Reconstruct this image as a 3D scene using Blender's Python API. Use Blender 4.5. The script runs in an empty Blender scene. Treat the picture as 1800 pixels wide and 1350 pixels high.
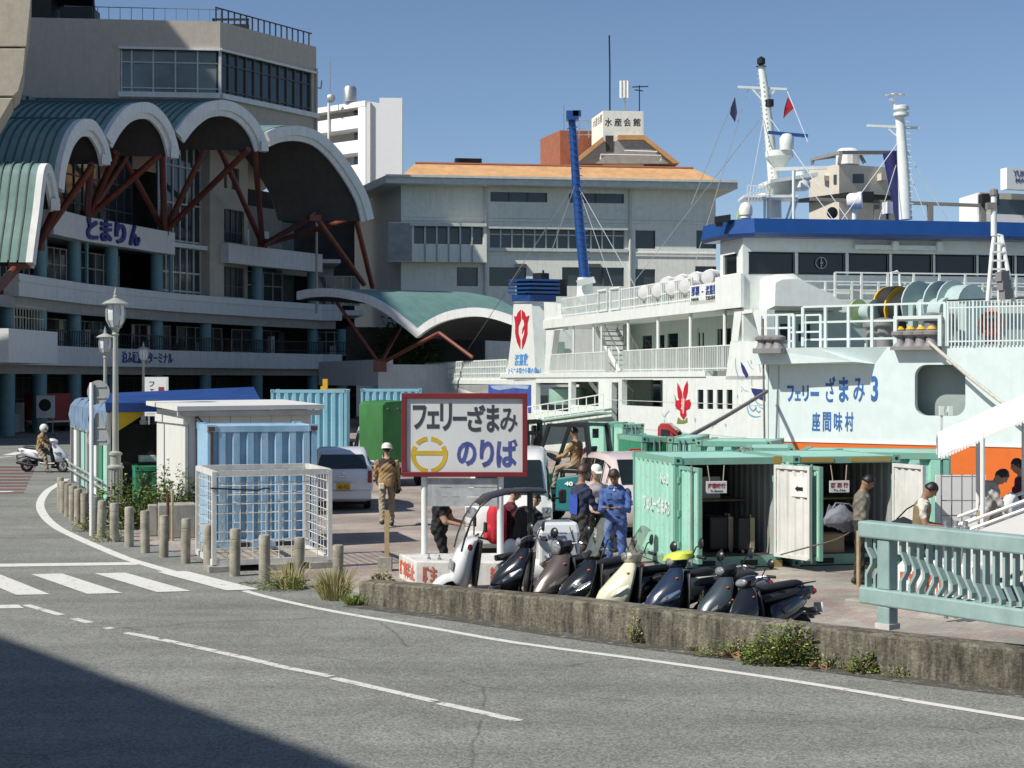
import bpy, bmesh, math, random
import numpy as np
from mathutils import Vector, Matrix, Quaternion
random.seed(7)
SC = bpy.context.scene
COL = SC.collection
R = math.radians
PI = math.pi
# ---------------------------------------------------------------- camera, sky, sun, exposure
FPX, CX, HY, CAMH = 2700.0, 900.0, 668.0, 3.1        # focal length and horizon read off the photograph (1800 px wide)
cam_d = bpy.data.cameras.new('camera'); cam = bpy.data.objects.new('camera', cam_d); COL.objects.link(cam)
cam.location = (0, 0, CAMH); cam.rotation_euler = (R(90), 0, 0)
cam_d.sensor_width = 36; cam_d.lens = FPX/1800*36; cam_d.shift_y = -(675-HY)/1800
cam_d.clip_start = 0.1; cam_d.clip_end = 4000
SC.camera = cam
SUN = Vector((-.86, -.50, 0)).normalized()*math.cos(R(47)) + Vector((0, 0, math.sin(R(47))))
world = bpy.data.worlds.new('World'); SC.world = world; world.use_nodes = True
nt = world.node_tree; nt.nodes.clear()
sky = nt.nodes.new('ShaderNodeTexSky'); sky.sky_type = 'NISHITA'; sky.sun_disc = False
sky.sun_elevation = R(47); sky.sun_rotation = math.atan2(SUN.x, SUN.y)
sky.air_density = .8; sky.dust_density = .35; sky.ozone_density = 3.0; sky.altitude = 0
bg = nt.nodes.new('ShaderNodeBackground'); bg.inputs[1].default_value = .088
wo = nt.nodes.new('ShaderNodeOutputWorld')
nt.links.new(sky.outputs[0], bg.inputs[0]); nt.links.new(bg.outputs[0], wo.inputs[0])
sun_d = bpy.data.lights.new('sun', 'SUN'); sun_d.energy = 4.3; sun_d.angle = R(.5); sun_d.color = (1, .955, .88)
sun_o = bpy.data.objects.new('sun', sun_d); COL.objects.link(sun_o); sun_o.location = SUN*80
sun_o.rotation_euler = SUN.to_track_quat('Z', 'Y').to_euler()
SC.view_settings.view_transform = 'Standard'; SC.view_settings.look = 'None'
SC.view_settings.exposure = 0.30; SC.view_settings.gamma = 1; SC.view_settings.use_curve_mapping = False
SC.render.engine = 'CYCLES'
SC.cycles.max_bounces = 6; SC.cycles.diffuse_bounces = 3; SC.cycles.glossy_bounces = 3
SC.cycles.transmission_bounces = 4; SC.cycles.transparent_max_bounces = 8
SC.cycles.caustics_reflective = False; SC.cycles.caustics_refractive = False
SC.cycles.use_denoising = True

def W(px, py, Y):                                       # a point of the photograph at a real distance Y
    return Vector(((px-CX)/FPX*Y, Y, CAMH-(py-HY)/FPX*Y))
def G(px, py, z=0.0):                                   # a point of the photograph on the ground
    Y = FPX*(CAMH-z)/(py-HY)
    return Vector(((px-CX)/FPX*Y, Y, z))
def XY(px, Y): return ((px-CX)/FPX*Y, Y)

# ---------------------------------------------------------------- materials
MATS = {}
def mat(name, col, rough=.6, metal=0., var=.12, scale=2.5, bump=0., bscale=40., dirt=0., dcol=(.12,.10,.08), streak=0., spec=.5, coat=0., grime=0., gcol=None):
    if name in MATS: return MATS[name]
    m = bpy.data.materials.new(name); m.use_nodes = True; t = m.node_tree; N = t.nodes; L = t.links
    b = N['Principled BSDF']
    c = tuple(col)+(1,)
    b.inputs['Base Color'].default_value = c; b.inputs['Roughness'].default_value = rough; b.inputs['Metallic'].default_value = metal
    b.inputs['Specular IOR Level'].default_value = spec
    if coat: b.inputs['Coat Weight'].default_value = coat; b.inputs['Coat Roughness'].default_value = .06
    MATS[name] = m
    geo = N.new('ShaderNodeNewGeometry'); out = None
    def noise(sc, det=4, sq=None, rgh=.6):
        n = N.new('ShaderNodeTexNoise'); n.inputs['Scale'].default_value = sc; n.inputs['Detail'].default_value = det; n.inputs['Roughness'].default_value = rgh
        if sq:
            mp = N.new('ShaderNodeMapping'); mp.inputs['Scale'].default_value = sq
            L.new(geo.outputs['Position'], mp.inputs[0]); L.new(mp.outputs[0], n.inputs[0])
        else: L.new(geo.outputs['Position'], n.inputs[0])
        return n.outputs['Fac']
    def rng(s, a, b_, c0, c1):
        r = N.new('ShaderNodeMapRange'); r.inputs[1].default_value = a; r.inputs[2].default_value = b_; r.inputs[3].default_value = c0; r.inputs[4].default_value = c1
        L.new(s, r.inputs[0]); return r.outputs[0]
    def mix(f, a, b_):
        x = N.new('ShaderNodeMix'); x.data_type = 'RGBA'
        if isinstance(f, float): x.inputs[0].default_value = f
        else: L.new(f, x.inputs[0])
        for i, s in ((6, a), (7, b_)):
            if isinstance(s, tuple): x.inputs[i].default_value = s
            else: L.new(s, x.inputs[i])
        return x.outputs[2]
    if var:
        lo = tuple(max(0, v*(1-var)) for v in col)+(1,); hi = tuple(min(1, v*(1+var)) for v in col)+(1,)
        out = mix(rng(noise(scale), .3, .7, 0, 1), lo, hi)
    if dirt:
        out = mix(rng(noise(scale*.7+.3, 6, None, .7), .48, .72, 0, dirt), out or c, tuple(dcol)+(1,))
    if streak:
        out = mix(rng(noise(1.0, 5, (6, 6, .35), .7), .5, .75, 0, streak), out or c, tuple(dcol)+(1,))
    if grime:
        out = mix(rng(noise(scale*9, 3, None, .6), .55, .75, 0, grime), out or c, tuple(gcol or dcol)+(1,))
    if out is not None: L.new(out, b.inputs['Base Color'])
    if bump:
        bp = N.new('ShaderNodeBump'); bp.inputs['Strength'].default_value = bump; bp.inputs['Distance'].default_value = .02
        L.new(noise(bscale, 3), bp.inputs['Height']); L.new(bp.outputs[0], b.inputs['Normal'])
    return m
def glassmat(name, col, alpha, rough=.03):
    if name in MATS: return MATS[name]
    m = bpy.data.materials.new(name); m.use_nodes = True; t = m.node_tree; N = t.nodes; L = t.links
    N.clear(); o = N.new('ShaderNodeOutputMaterial'); mx = N.new('ShaderNodeMixShader'); tr = N.new('ShaderNodeBsdfTransparent'); g = N.new('ShaderNodeBsdfPrincipled')
    tr.inputs[0].default_value = tuple(1-(1-c)*.5 for c in col)+(1,)
    g.inputs['Base Color'].default_value = tuple(col)+(1,); g.inputs['Roughness'].default_value = rough
    mx.inputs[0].default_value = alpha
    L.new(tr.outputs[0], mx.inputs[1]); L.new(g.outputs[0], mx.inputs[2]); L.new(mx.outputs[0], o.inputs[0])
    MATS[name] = m; return m

# ---------------------------------------------------------------- mesh builder
FR = {}
class MB:
    def __init__(s): s.V = []; s.F = []; s.M = []
    def add(s, vs, fs, mi=0):
        o = len(s.V); s.V += [tuple(v) for v in vs]
        for f in fs: s.F.append(tuple(i+o for i in f)); s.M.append(mi)
        return s
    def box(s, x0, x1, y0, y1, z0, z1, mi=0):
        return s.add([(x0,y0,z0),(x1,y0,z0),(x1,y1,z0),(x0,y1,z0),(x0,y0,z1),(x1,y0,z1),(x1,y1,z1),(x0,y1,z1)],
                     [(0,3,2,1),(4,5,6,7),(0,1,5,4),(1,2,6,5),(2,3,7,6),(3,0,4,7)], mi)
    def obox(s, c, a, b, d, mi=0):                      # centre and three half vectors
        c = Vector(c); a = Vector(a); b = Vector(b); d = Vector(d)
        return s.add([c-a-b-d, c+a-b-d, c+a+b-d, c-a+b-d, c-a-b+d, c+a-b+d, c+a+b+d, c-a+b+d],
                     [(0,3,2,1),(4,5,6,7),(0,1,5,4),(1,2,6,5),(2,3,7,6),(3,0,4,7)], mi)
    def bar(s, p, q, w, h=None, up=(0,0,1), mi=0):      # rectangular bar from p to q
        p = Vector(p); q = Vector(q); d = q-p; h = h or w
        u = Vector(up)
        if abs(d.normalized().dot(u)) > .98: u = Vector((1, 0, 0))
        a = d.cross(u).normalized(); b = a.cross(d).normalized()
        return s.obox((p+q)/2, d/2, a*w/2, b*h/2, mi)
    def prism(s, pts, ext, mi=0):
        n = len(pts); e = Vector(ext); p = [Vector(x) for x in pts]
        return s.add(p+[x+e for x in p], [tuple(range(n))[::-1], tuple(range(n, 2*n))]+[(i, (i+1) % n, n+(i+1) % n, n+i) for i in range(n)], mi)
    def loft(s, rings, caps=True, mi=0, closed=True):
        n = len(rings[0]); vs = [p for r in rings for p in r]; fs = []
        for k in range(len(rings)-1):
            for i in range(n if closed else n-1):
                j = (i+1) % n; fs.append((k*n+i, k*n+j, (k+1)*n+j, (k+1)*n+i))
        if caps: fs.append(tuple(range(n))[::-1]); fs.append(tuple(range((len(rings)-1)*n, len(rings)*n)))
        return s.add(vs, fs, mi)
    def tube(s, path, r, n=6, mi=0, caps=True):
        P = [Vector(p) for p in path]; rings = []; u = None
        for i, p in enumerate(P):
            d = (P[min(i+1, len(P)-1)]-P[max(i-1, 0)]).normalized()
            if u is None:
                u = Vector((0, 0, 1)) if abs(d.z) < .9 else Vector((1, 0, 0))
            a = d.cross(u).normalized(); b = a.cross(d).normalized(); u = b
            rr = r[i] if isinstance(r, (list, tuple)) else r
            rings.append([p+a*math.cos(2*PI*k/n)*rr+b*math.sin(2*PI*k/n)*rr for k in range(n)])
        return s.loft(rings, caps, mi)
    def lathe(s, c, prof, n=16, mi=0, axis=None):
        c = Vector(c); q = Vector((0, 0, 1)).rotation_difference(Vector(axis)) if axis else Quaternion()
        return s.loft([[c+q@Vector((r*math.cos(2*PI*k/n), r*math.sin(2*PI*k/n), z)) for k in range(n)] for r, z in prof], True, mi)
    def ball(s, c, r, n=12, m=8, mi=0, rot=None):
        c = Vector(c); r = (r, r, r) if not isinstance(r, (tuple, list)) else r
        rings = []
        for j in range(m+1):
            t = -PI/2+PI*j/m; t = max(-PI/2+.02, min(PI/2-.02, t))
            ring = [Vector((r[0]*math.cos(t)*math.cos(2*PI*k/n), r[1]*math.cos(t)*math.sin(2*PI*k/n), r[2]*math.sin(t))) for k in range(n)]
            rings.append([c+(rot@v if rot else v) for v in ring])
        return s.loft(rings, True, mi)
    def quad(s, *p, mi=0): return s.add(p, [tuple(range(len(p)))], mi)
    def build(s, name, mats, parent=None, smooth=None, world=False, bevel=0, kind=None, label=None, recalc=True):
        if not isinstance(mats, (list, tuple)): mats = [mats]
        V = s.V
        if world and parent is not None:
            loc, rz = FR[parent.name]; cs, sn = math.cos(-rz), math.sin(-rz)
            V = [((x-loc[0])*cs-(y-loc[1])*sn, (x-loc[0])*sn+(y-loc[1])*cs, z-loc[2]) for x, y, z in V]
        me = bpy.data.meshes.new(name); me.from_pydata(V, [], s.F)
        for m in mats: me.materials.append(m)
        if len(mats) > 1: me.polygons.foreach_set('material_index', s.M)
        if recalc:
            bm = bmesh.new(); bm.from_mesh(me); bmesh.ops.recalc_face_normals(bm, faces=bm.faces); bm.to_mesh(me); bm.free()
        if smooth:
            me.polygons.foreach_set('use_smooth', [True]*len(me.polygons)); me.set_sharp_from_angle(angle=R(smooth))
        o = bpy.data.objects.new(name, me); COL.objects.link(o)
        if parent is not None:
            o.parent = parent; FR[o.name] = FR.get(parent.name, ((0,0,0), 0.))
        if bevel:
            bv = o.modifiers.new('bevel', 'BEVEL'); bv.width = bevel; bv.segments = 2; bv.limit_method = 'ANGLE'; bv.angle_limit = R(35)
        if kind: o['kind'] = kind
        if label: o['label'] = label
        return o
def tag(o, label, cat, group=None):
    o['label'] = label; o['category'] = cat
    if group: o['group'] = group
    return o
def struct(o): o['kind'] = 'structure'; return o
def stuff(o): o['kind'] = 'stuff'; return o
def thing(name, label, cat, loc=(0, 0, 0), rz=0., group=None):
    o = bpy.data.objects.new(name, None); COL.objects.link(o); o.empty_display_size = .2
    o.location = loc; o.rotation_euler = (0, 0, rz); FR[o.name] = (tuple(loc), rz)
    return tag(o, label, cat, group)
def dup(root, loc, rz, label, group=None, mats=None):
    kids = {}
    for ch in root.children: kids[ch] = list(ch.children)
    r = root.copy(); COL.objects.link(r); r.location = loc; r.rotation_euler = (0, 0, rz); r['label'] = label
    if group: r['group'] = group
    FR[r.name] = (tuple(loc), rz)
    for ch, gs in kids.items():
        c = ch.copy(); COL.objects.link(c); c.parent = r
        for g in gs:
            d = g.copy(); COL.objects.link(d); d.parent = c
    return r
def inst(o, parent, loc=None, mtx=None):                 # another child that shares its mesh
    c = o.copy(); COL.objects.link(c); c.parent = parent
    if loc is not None: c.location = loc
    if mtx is not None: c.matrix_local = mtx
    return c
def text(s, m, parent, origin, ux, uz, w, h, name='lettering', ext=.004, bold=0., world=True, font_sp=1.0, label=None, offset_n=0):
    cu = bpy.data.curves.new('t', 'FONT'); cu.body = s; cu.size = 1; cu.extrude = 0; cu.offset = bold; cu.space_character = font_sp; cu.resolution_u = 3
    t = bpy.data.objects.new('t', cu); COL.objects.link(t)
    me = bpy.data.meshes.new_from_object(t.evaluated_get(bpy.context.evaluated_depsgraph_get()))
    bpy.data.objects.remove(t); bpy.data.curves.remove(cu)
    n = len(me.vertices); co = np.empty(n*3); me.vertices.foreach_get('co', co); co = co.reshape(-1, 3)
    lo = co.min(0); hi = co.max(0)
    ux = Vector(ux).normalized(); uz = Vector(uz).normalized(); nn = ux.cross(uz)
    a = (co[:, 0]-lo[0])/(hi[0]-lo[0])*w; b = (co[:, 1]-lo[1])/(hi[1]-lo[1])*h
    P = np.array(origin)[None]+a[:, None]*np.array(ux)[None]+b[:, None]*np.array(uz)[None]+np.array(nn)[None]*(ext+offset_n)
    mb = MB(); mb.V = [tuple(p) for p in P]; mb.F = [tuple(p.vertices) for p in me.polygons]; mb.M = [0]*len(mb.F)
    bpy.data.meshes.remove(me)
    # give the strokes a real thickness
    edges = {}
    for f in mb.F:
        for i in range(len(f)):
            e = (f[i], f[(i+1) % len(f)]); k = (min(e), max(e)); edges.setdefault(k, []).append(e)
    k0 = len(mb.V); back = np.array(nn)*ext
    mb.V += [tuple(p-back*1.5) for p in P]
    for es in edges.values():
        if len(es) == 1: x, y = es[0]; mb.F.append((y, x, x+k0, y+k0)); mb.M.append(0)
    return mb.build(name, m, parent, world=world, recalc=False, label=label)
class VP:                                               # a real vertical wall through two ground points; pixels are read onto it
    def __init__(s, p, q):
        s.p = Vector((p[0], p[1], 0)); d = Vector((q[0]-p[0], q[1]-p[1], 0)); s.L = d.length; s.u = d.normalized()
        s.n = Vector((s.u.y, -s.u.x, 0))
        if s.n.dot(-s.p) < 0: s.n = -s.n
    def U(s, px):
        a = (px-CX)/FPX                                 # (p.x+u*d.x) = a (p.y+u*d.y)
        return (a*s.p.y-s.p.x)/(s.u.x-a*s.u.y)
    def pt(s, px, py, off=0):
        g = s.p+s.u*s.U(px); z = CAMH-(py-HY)/FPX*g.y
        return Vector((g.x, g.y, z))+s.n*off
    def Z(s, px, py): return s.pt(px, py).z
    def at(s, u, z, off=0): return s.p+s.u*u+s.n*off+Vector((0, 0, z))
    def box(s, mb, u0, u1, z0, z1, o0, o1, mi=0):
        return mb.obox(s.at((u0+u1)/2, (z0+z1)/2, (o0+o1)/2), s.u*(u1-u0)/2, s.n*(o1-o0)/2, (0, 0, (z1-z0)/2), mi)
    def pbox(s, mb, x0, x1, z0, z1, o0, o1, mi=0): return s.box(mb, s.U(x0), s.U(x1), z0, z1, o0, o1, mi)
    def poly(s, mb, pts, o0, o1, mi=0): return mb.prism([s.pt(x, y, o0) for x, y in pts], s.n*(o1-o0), mi)
    def path(s, pts, off=0): return [s.pt(x, y, off) for x, y in pts]
    def holed(s, mb, u0, u1, z0, z1, holes, o0, o1, mi=0):   # a wall slab with rectangular openings, by a grid of cells
        us = sorted(set([u0, u1]+[h for q in holes for h in q[:2]])); zs = sorted(set([z0, z1]+[h for q in holes for h in q[2:]]))
        us = [x for x in us if u0 <= x <= u1]; zs = [x for x in zs if z0 <= x <= z1]
        for j in range(len(zs)-1):
            run = None
            for i in range(len(us)-1):
                uc = (us[i]+us[i+1])/2; zc = (zs[j]+zs[j+1])/2
                solid = not any(h[0] < uc < h[1] and h[2] < zc < h[3] for h in holes)
                if solid and run is None: run = us[i]
                if (not solid or i == len(us)-2) and run is not None:
                    s.box(mb, run, us[i+1] if solid else us[i], zs[j], zs[j+1], o0, o1, mi); run = None
        return mb
# material shorthands
white = mat('white_paint', (.78,.78,.75), .45, var=.05, dirt=.10, streak=.10, dcol=(.45,.40,.33))
shipw = mat('ship_white', (.75,.79,.745), .38, var=.05, dirt=.10, streak=.24, dcol=(.50,.40,.28))
mint = mat('pale_mint_hull', (.63,.73,.71), .35, var=.05, dirt=.14, streak=.2, dcol=(.50,.54,.47))
blackr = mat('black_rubber', (.012,.012,.013), .7, var=.2)
blackp = mat('black_plastic', (.016,.016,.018), .35, var=.2)
darkm = mat('dark_metal', (.03,.032,.035), .5, .6)
chrome = mat('chrome', (.75,.75,.75), .12, 1., var=0)
steel = mat('galvanised_steel', (.42,.43,.43), .45, .7, var=.2)
concrete = mat('concrete', (.34,.32,.28), .85, var=.2, scale=3, bump=.25, bscale=60, dirt=.35, dcol=(.13,.12,.10), streak=.3)
glassd = mat('dark_glass', (.012,.016,.018), .04, var=0, spec=.6)
lens = mat('lamp_lens', (.30,.31,.31), .06, .35, var=.5, scale=30, coat=1.)
# ---------------------------------------------------------------- the ground, the basin, the road
WALL = [G(629,1062), G(839,1089.5), G(994,1113), G(1150,1134.5), G(1400,1166), G(1595,1191), G(1800,1216)]
dW = (WALL[-1]-WALL[-3]).normalized()
WALL += [WALL[-1]+dW*3, WALL[-1]+dW*9]
def wallY(x):
    for a, b in zip(WALL, WALL[1:]):
        if a.x <= x <= b.x: return a.y+(b.y-a.y)*(x-a.x)/(b.x-a.x)
    return WALL[0].y if x < WALL[0].x else WALL[-1].y
def zg(x, y):                                           # the apron falls a little towards the back of the parapet
    if x < -1.8 or y > 22.8 or y < wallY(x)+.2: return 0.
    return -.20*min(1, (22.8-y)/3.6)*min(1, (x+1.8)/2)
def pave_mat():
    m = bpy.data.materials.new('apron_paving'); m.use_nodes = True; t = m.node_tree; N = t.nodes; L = t.links; b = N['Principled BSDF']
    geo = N.new('ShaderNodeNewGeometry'); mp = N.new('ShaderNodeMapping'); mp.inputs['Rotation'].default_value = (0, 0, R(-14)); L.new(geo.outputs['Position'], mp.inputs[0])
    def brick(sc, w, h, c1, c2, mo, ms, off=.5):
        n = N.new('ShaderNodeTexBrick'); n.offset = off; n.inputs['Scale'].default_value = sc; n.inputs['Brick Width'].default_value = w; n.inputs['Row Height'].default_value = h
        n.inputs['Color1'].default_value = c1+(1,); n.inputs['Color2'].default_value = c2+(1,); n.inputs['Mortar'].default_value = mo+(1,); n.inputs['Mortar Size'].default_value = ms; n.inputs['Mortar Smooth'].default_value = .2
        L.new(mp.outputs[0], n.inputs[0]); return n
    red = brick(1, .20, .10, (.33,.26,.22), (.27,.21,.18), (.40,.37,.33), .006)
    gry = brick(1, .20, .10, (.38,.35,.30), (.30,.275,.24), (.24,.22,.19), .006)
    band = brick(1, 3.2, 1.6, (0,0,0), (0,0,0), (1,1,1), .16, 0.)
    nz = N.new('ShaderNodeTexNoise'); nz.inputs['Scale'].default_value = .6; nz.inputs['Detail'].default_value = 6; L.new(geo.outputs['Position'], nz.inputs[0])
    r = N.new('ShaderNodeMapRange'); r.inputs[1].default_value = .35; r.inputs[2].default_value = .7; r.inputs[3].default_value = .72; r.inputs[4].default_value = 1.25; L.new(nz.outputs[0], r.inputs[0])
    # greyer concrete pavers near the stores, reddish elsewhere
    sx = N.new('ShaderNodeSeparateXYZ'); L.new(geo.outputs['Position'], sx.inputs[0])
    rr = N.new('ShaderNodeMapRange'); rr.inputs[1].default_value = 1.0; rr.inputs[2].default_value = 4.0; L.new(sx.outputs[0], rr.inputs[0])
    mx0 = N.new('ShaderNodeMix'); mx0.data_type = 'RGBA'; L.new(rr.outputs[0], mx0.inputs[0]); L.new(red.outputs[0], mx0.inputs[6]); L.new(gry.outputs[0], mx0.inputs[7])
    mx1 = N.new('ShaderNodeMix'); mx1.data_type = 'RGBA'; L.new(gry.outputs[0], mx1.inputs[6]); L.new(red.outputs[0], mx1.inputs[7]); L.new(rr.outputs[0], mx1.inputs[0])
    mx = N.new('ShaderNodeMix'); mx.data_type = 'RGBA'; L.new(band.outputs[0], mx.inputs[0]); L.new(mx0.outputs[2], mx.inputs[6]); L.new(mx1.outputs[2], mx.inputs[7])
    ml = N.new('ShaderNodeMix'); ml.data_type = 'RGBA'; ml.blend_type = 'MULTIPLY'; ml.inputs[0].default_value = 1; L.new(mx.outputs[2], ml.inputs[6]); L.new(r.outputs[0], ml.inputs[7])
    L.new(ml.outputs[2], b.inputs['Base Color']); b.inputs['Roughness'].default_value = .85
    bp = N.new('ShaderNodeBump'); bp.inputs['Strength'].default_value = .3; bp.inputs['Distance'].default_value = .01; L.new(red.outputs['Fac'], bp.inputs['Height']); bp.invert = True; L.new(bp.outputs[0], b.inputs['Normal'])
    return m
paving = pave_mat()
def asphalt_mat(name, base, paint=None, wear=.5):
    m = bpy.data.materials.new(name); m.use_nodes = True; t = m.node_tree; N = t.nodes; L = t.links; b = N['Principled BSDF']
    geo = N.new('ShaderNodeNewGeometry')
    def noise(sc, det=3, rg=.6):
        n = N.new('ShaderNodeTexNoise'); n.inputs['Scale'].default_value = sc; n.inputs['Detail'].default_value = det; n.inputs['Roughness'].default_value = rg; L.new(geo.outputs['Position'], n.inputs[0]); return n.outputs[0]
    def rng(s, a, b_, c, d):
        r = N.new('ShaderNodeMapRange'); r.inputs[1].default_value = a; r.inputs[2].default_value = b_; r.inputs[3].default_value = c; r.inputs[4].default_value = d; L.new(s, r.inputs[0]); return r.outputs[0]
    def math_(op, a, b_):
        n = N.new('ShaderNodeMath'); n.operation = op
        for i, x in enumerate((a, b_)):
            if isinstance(x, float): n.inputs[i].default_value = x
            else: L.new(x, n.inputs[i])
        return n.outputs[0]
    vo = N.new('ShaderNodeTexVoronoi'); vo.inputs['Scale'].default_value = 52; L.new(geo.outputs['Position'], vo.inputs[0])
    sp = N.new('ShaderNodeSeparateColor'); L.new(vo.outputs['Color'], sp.inputs[0])
    speck = rng(sp.outputs[0], 0, 1, .66, 1.34); fine = rng(noise(38, 3, .75), .28, .72, .72, 1.28); big = rng(noise(.35, 6), .3, .7, .86, 1.13); mid = rng(noise(2.2, 5), .3, .7, .9, 1.1)
    f = math_('MULTIPLY', math_('MULTIPLY', speck, fine), math_('MULTIPLY', big, mid))
    # thin wandering cracks
    v2 = N.new('ShaderNodeTexVoronoi'); v2.feature = 'DISTANCE_TO_EDGE'; v2.inputs['Scale'].default_value = .22; 
    ad = N.new('ShaderNodeMix'); ad.data_type = 'RGBA'; ad.inputs[0].default_value = .12; L.new(geo.outputs['Position'], ad.inputs[6])
    nn = N.new('ShaderNodeTexNoise'); nn.inputs['Scale'].default_value = 1.2; nn.inputs['Detail'].default_value = 5; L.new(geo.outputs['Position'], nn.inputs[0]); L.new(nn.outputs['Color'], ad.inputs[7]); L.new(ad.outputs[2], v2.inputs[0])
    crack = math_('MAXIMUM', rng(v2.outputs[0], .0, .004, .62, 1.), rng(noise(.5, 2), .50, .56, 1., 0.))
    f = math_('MULTIPLY', f, crack)
    mp = N.new('ShaderNodeMapping'); mp.inputs['Rotation'].default_value = (0, 0, R(47)); mp.inputs['Scale'].default_value = (.12, 1.3, 1); L.new(geo.outputs['Position'], mp.inputs[0])
    tn = N.new('ShaderNodeTexNoise'); tn.inputs['Scale'].default_value = 1.; tn.inputs['Detail'].default_value = 4; L.new(mp.outputs[0], tn.inputs[0])
    f = math_('MULTIPLY', f, math_('MULTIPLY', rng(tn.outputs[0], .35, .65, .87, 1.10), rng(noise(1.1, 3), .66, .74, 1., .80)))
    cm = N.new('ShaderNodeMix'); cm.data_type = 'RGBA'; cm.blend_type = 'MULTIPLY'; cm.inputs[0].default_value = 1; cm.inputs[6].default_value = base+(1,); L.new(f, cm.inputs[7])
    col = cm.outputs[2]
    if paint:
        pm = N.new('ShaderNodeMix'); pm.data_type = 'RGBA'; L.new(math_('MULTIPLY', rng(noise(7, 6, .75), wear, wear+.10, 1., 0.), rng(noise(45, 3, .7), .60, .72, 1., .35)), pm.inputs[0]); L.new(col, pm.inputs[6])
        pc = N.new('ShaderNodeMix'); pc.data_type = 'RGBA'; L.new(noise(5, 5), pc.inputs[0]); pc.inputs[6].default_value = tuple(x*.86 for x in paint)+(1,); pc.inputs[7].default_value = paint+(1,)
        L.new(pc.outputs[2], pm.inputs[7]); col = pm.outputs[2]
    L.new(col, b.inputs['Base Color']); b.inputs['Roughness'].default_value = .9; b.inputs['Specular IOR Level'].default_value = .3
    bp = N.new('ShaderNodeBump'); bp.inputs['Strength'].default_value = .25 if paint else .55; bp.inputs['Distance'].default_value = .012; L.new(fine, bp.inputs['Height']); L.new(bp.outputs[0], b.inputs['Normal'])
    return m
asph = asphalt_mat('asphalt', (.208,.212,.192))
roadpaint = asphalt_mat('road_paint', (.20,.198,.19), (.68,.67,.62), .575)
wornpaint = asphalt_mat('worn_road_paint', (.20,.198,.19), (.66,.65,.60), .52)
brownpaint = asphalt_mat('brown_road_paint', (.20,.198,.19), (.17,.095,.08), .62)
# basin edges: (point, point) with the water on the far right side
BAS = [(-11., 114.), (3.2, 62.), (6.4, 47.), (6.6, 45.3), (30., 28.6), (95., -10.), (120., 114.)]
xs = [-900, -300, -120, -60] + [x for x in np.arange(-40, -4, 6)] + list(np.arange(-4, 14.01, .6)) + [18, 24, 30, 45, 70, 120, 300, 900]
ys = [-300, -100, -40, -15, 0, 6] + list(np.arange(9, 24.01, .6)) + [26, 30, 36, 44, 55, 70, 90, 120, 160, 260, 500, 1200, 2500]
bm = bmesh.new(); grid = [[bm.verts.new((x, y, zg(x, y))) for x in xs] for y in ys]
for j in range(len(ys)-1):
    for i in range(len(xs)-1): bm.faces.new((grid[j][i], grid[j][i+1], grid[j+1][i+1], grid[j+1][i]))
for a, b in zip(BAS, BAS[1:]+BAS[:1]):
    d = Vector((b[0]-a[0], b[1]-a[1], 0)); n = Vector((d.y, -d.x, 0))
    bmesh.ops.bisect_plane(bm, geom=bm.verts[:]+bm.edges[:]+bm.faces[:], plane_co=(a[0], a[1], 0), plane_no=n)
def inbasin(p):
    c = False
    for a, b in zip(BAS, BAS[1:]+BAS[:1]):
        if (a[1] > p.y) != (b[1] > p.y) and p.x < (b[0]-a[0])*(p.y-a[1])/(b[1]-a[1])+a[0]: c = not c
    return c
bmesh.ops.delete(bm, geom=[f for f in bm.faces if inbasin(f.calc_center_median())], context='FACES')
me = bpy.data.meshes.new('ground'); bm.to_mesh(me); bm.free(); me.materials.append(paving)
ground = bpy.data.objects.new('ground', me); COL.objects.link(ground); struct(ground)
watm = mat('harbour_water', (.01,.035,.04), .08, var=.2, bump=.6, bscale=1.5)
struct(MB().quad((-40,-20,-1.6), (160,-20,-1.6), (160,130,-1.6), (-40,130,-1.6)).build('water', watm))
qm = MB()
for a, b in zip(BAS, BAS[1:]+BAS[:1]):
    a3, b3 = Vector((a[0], a[1], 0)), Vector((b[0], b[1], 0)); qm.quad(a3-Vector((0,0,3)), b3-Vector((0,0,3)), b3, a3)
struct(qm.build('quay_wall', concrete))

BOLL = [(593,958),(525,944),(465,938),(412.5,929),(366.7,921),(326,912),(288,904),(255.5,898),(227,890),(201,883.5),(178,878.5),(166,873),(149,867),(137,860),(128,855),(119,850),(112,845),(106,839)]
BPOS = []
for px, pt in BOLL:
    yb = (pt-HY*.755/CAMH)/(1-.755/CAMH); BPOS.append(G(px, yb))
edge = [tuple(p) for p in reversed(WALL)] + [tuple(p+Vector((.35, .35, 0))) for p in BPOS]
edge += [(-12.0, 44, 0), (-13.2, 52, 0), (-14.6, 60, 0), (-17.5, 74, 0), (-22, 84, 0), (-70, 84, 0), (-70, -30, 0), (40, -30, 0)]
from mathutils.geometry import tessellate_polygon
tri = tessellate_polygon([[Vector((p[0], p[1], 0)) for p in edge]])
rm = MB(); rm.add([(p[0], p[1], .004) for p in edge], [tuple(t) for t in tri]); struct(rm.build('road', asph))
def strip(mb, pts, w, z=.008):
    P = [Vector((p[0], p[1], z)) for p in pts]
    L_, R_ = [], []
    for i, p in enumerate(P):
        d = (P[min(i+1, len(P)-1)]-P[max(0, i-1)]).normalized(); n = Vector((-d.y, d.x, 0))*w/2; L_.append(p+n); R_.append(p-n)
    for i in range(len(P)-1): mb.quad(R_[i], R_[i+1], L_[i+1], L_[i])
    return mb
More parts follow.
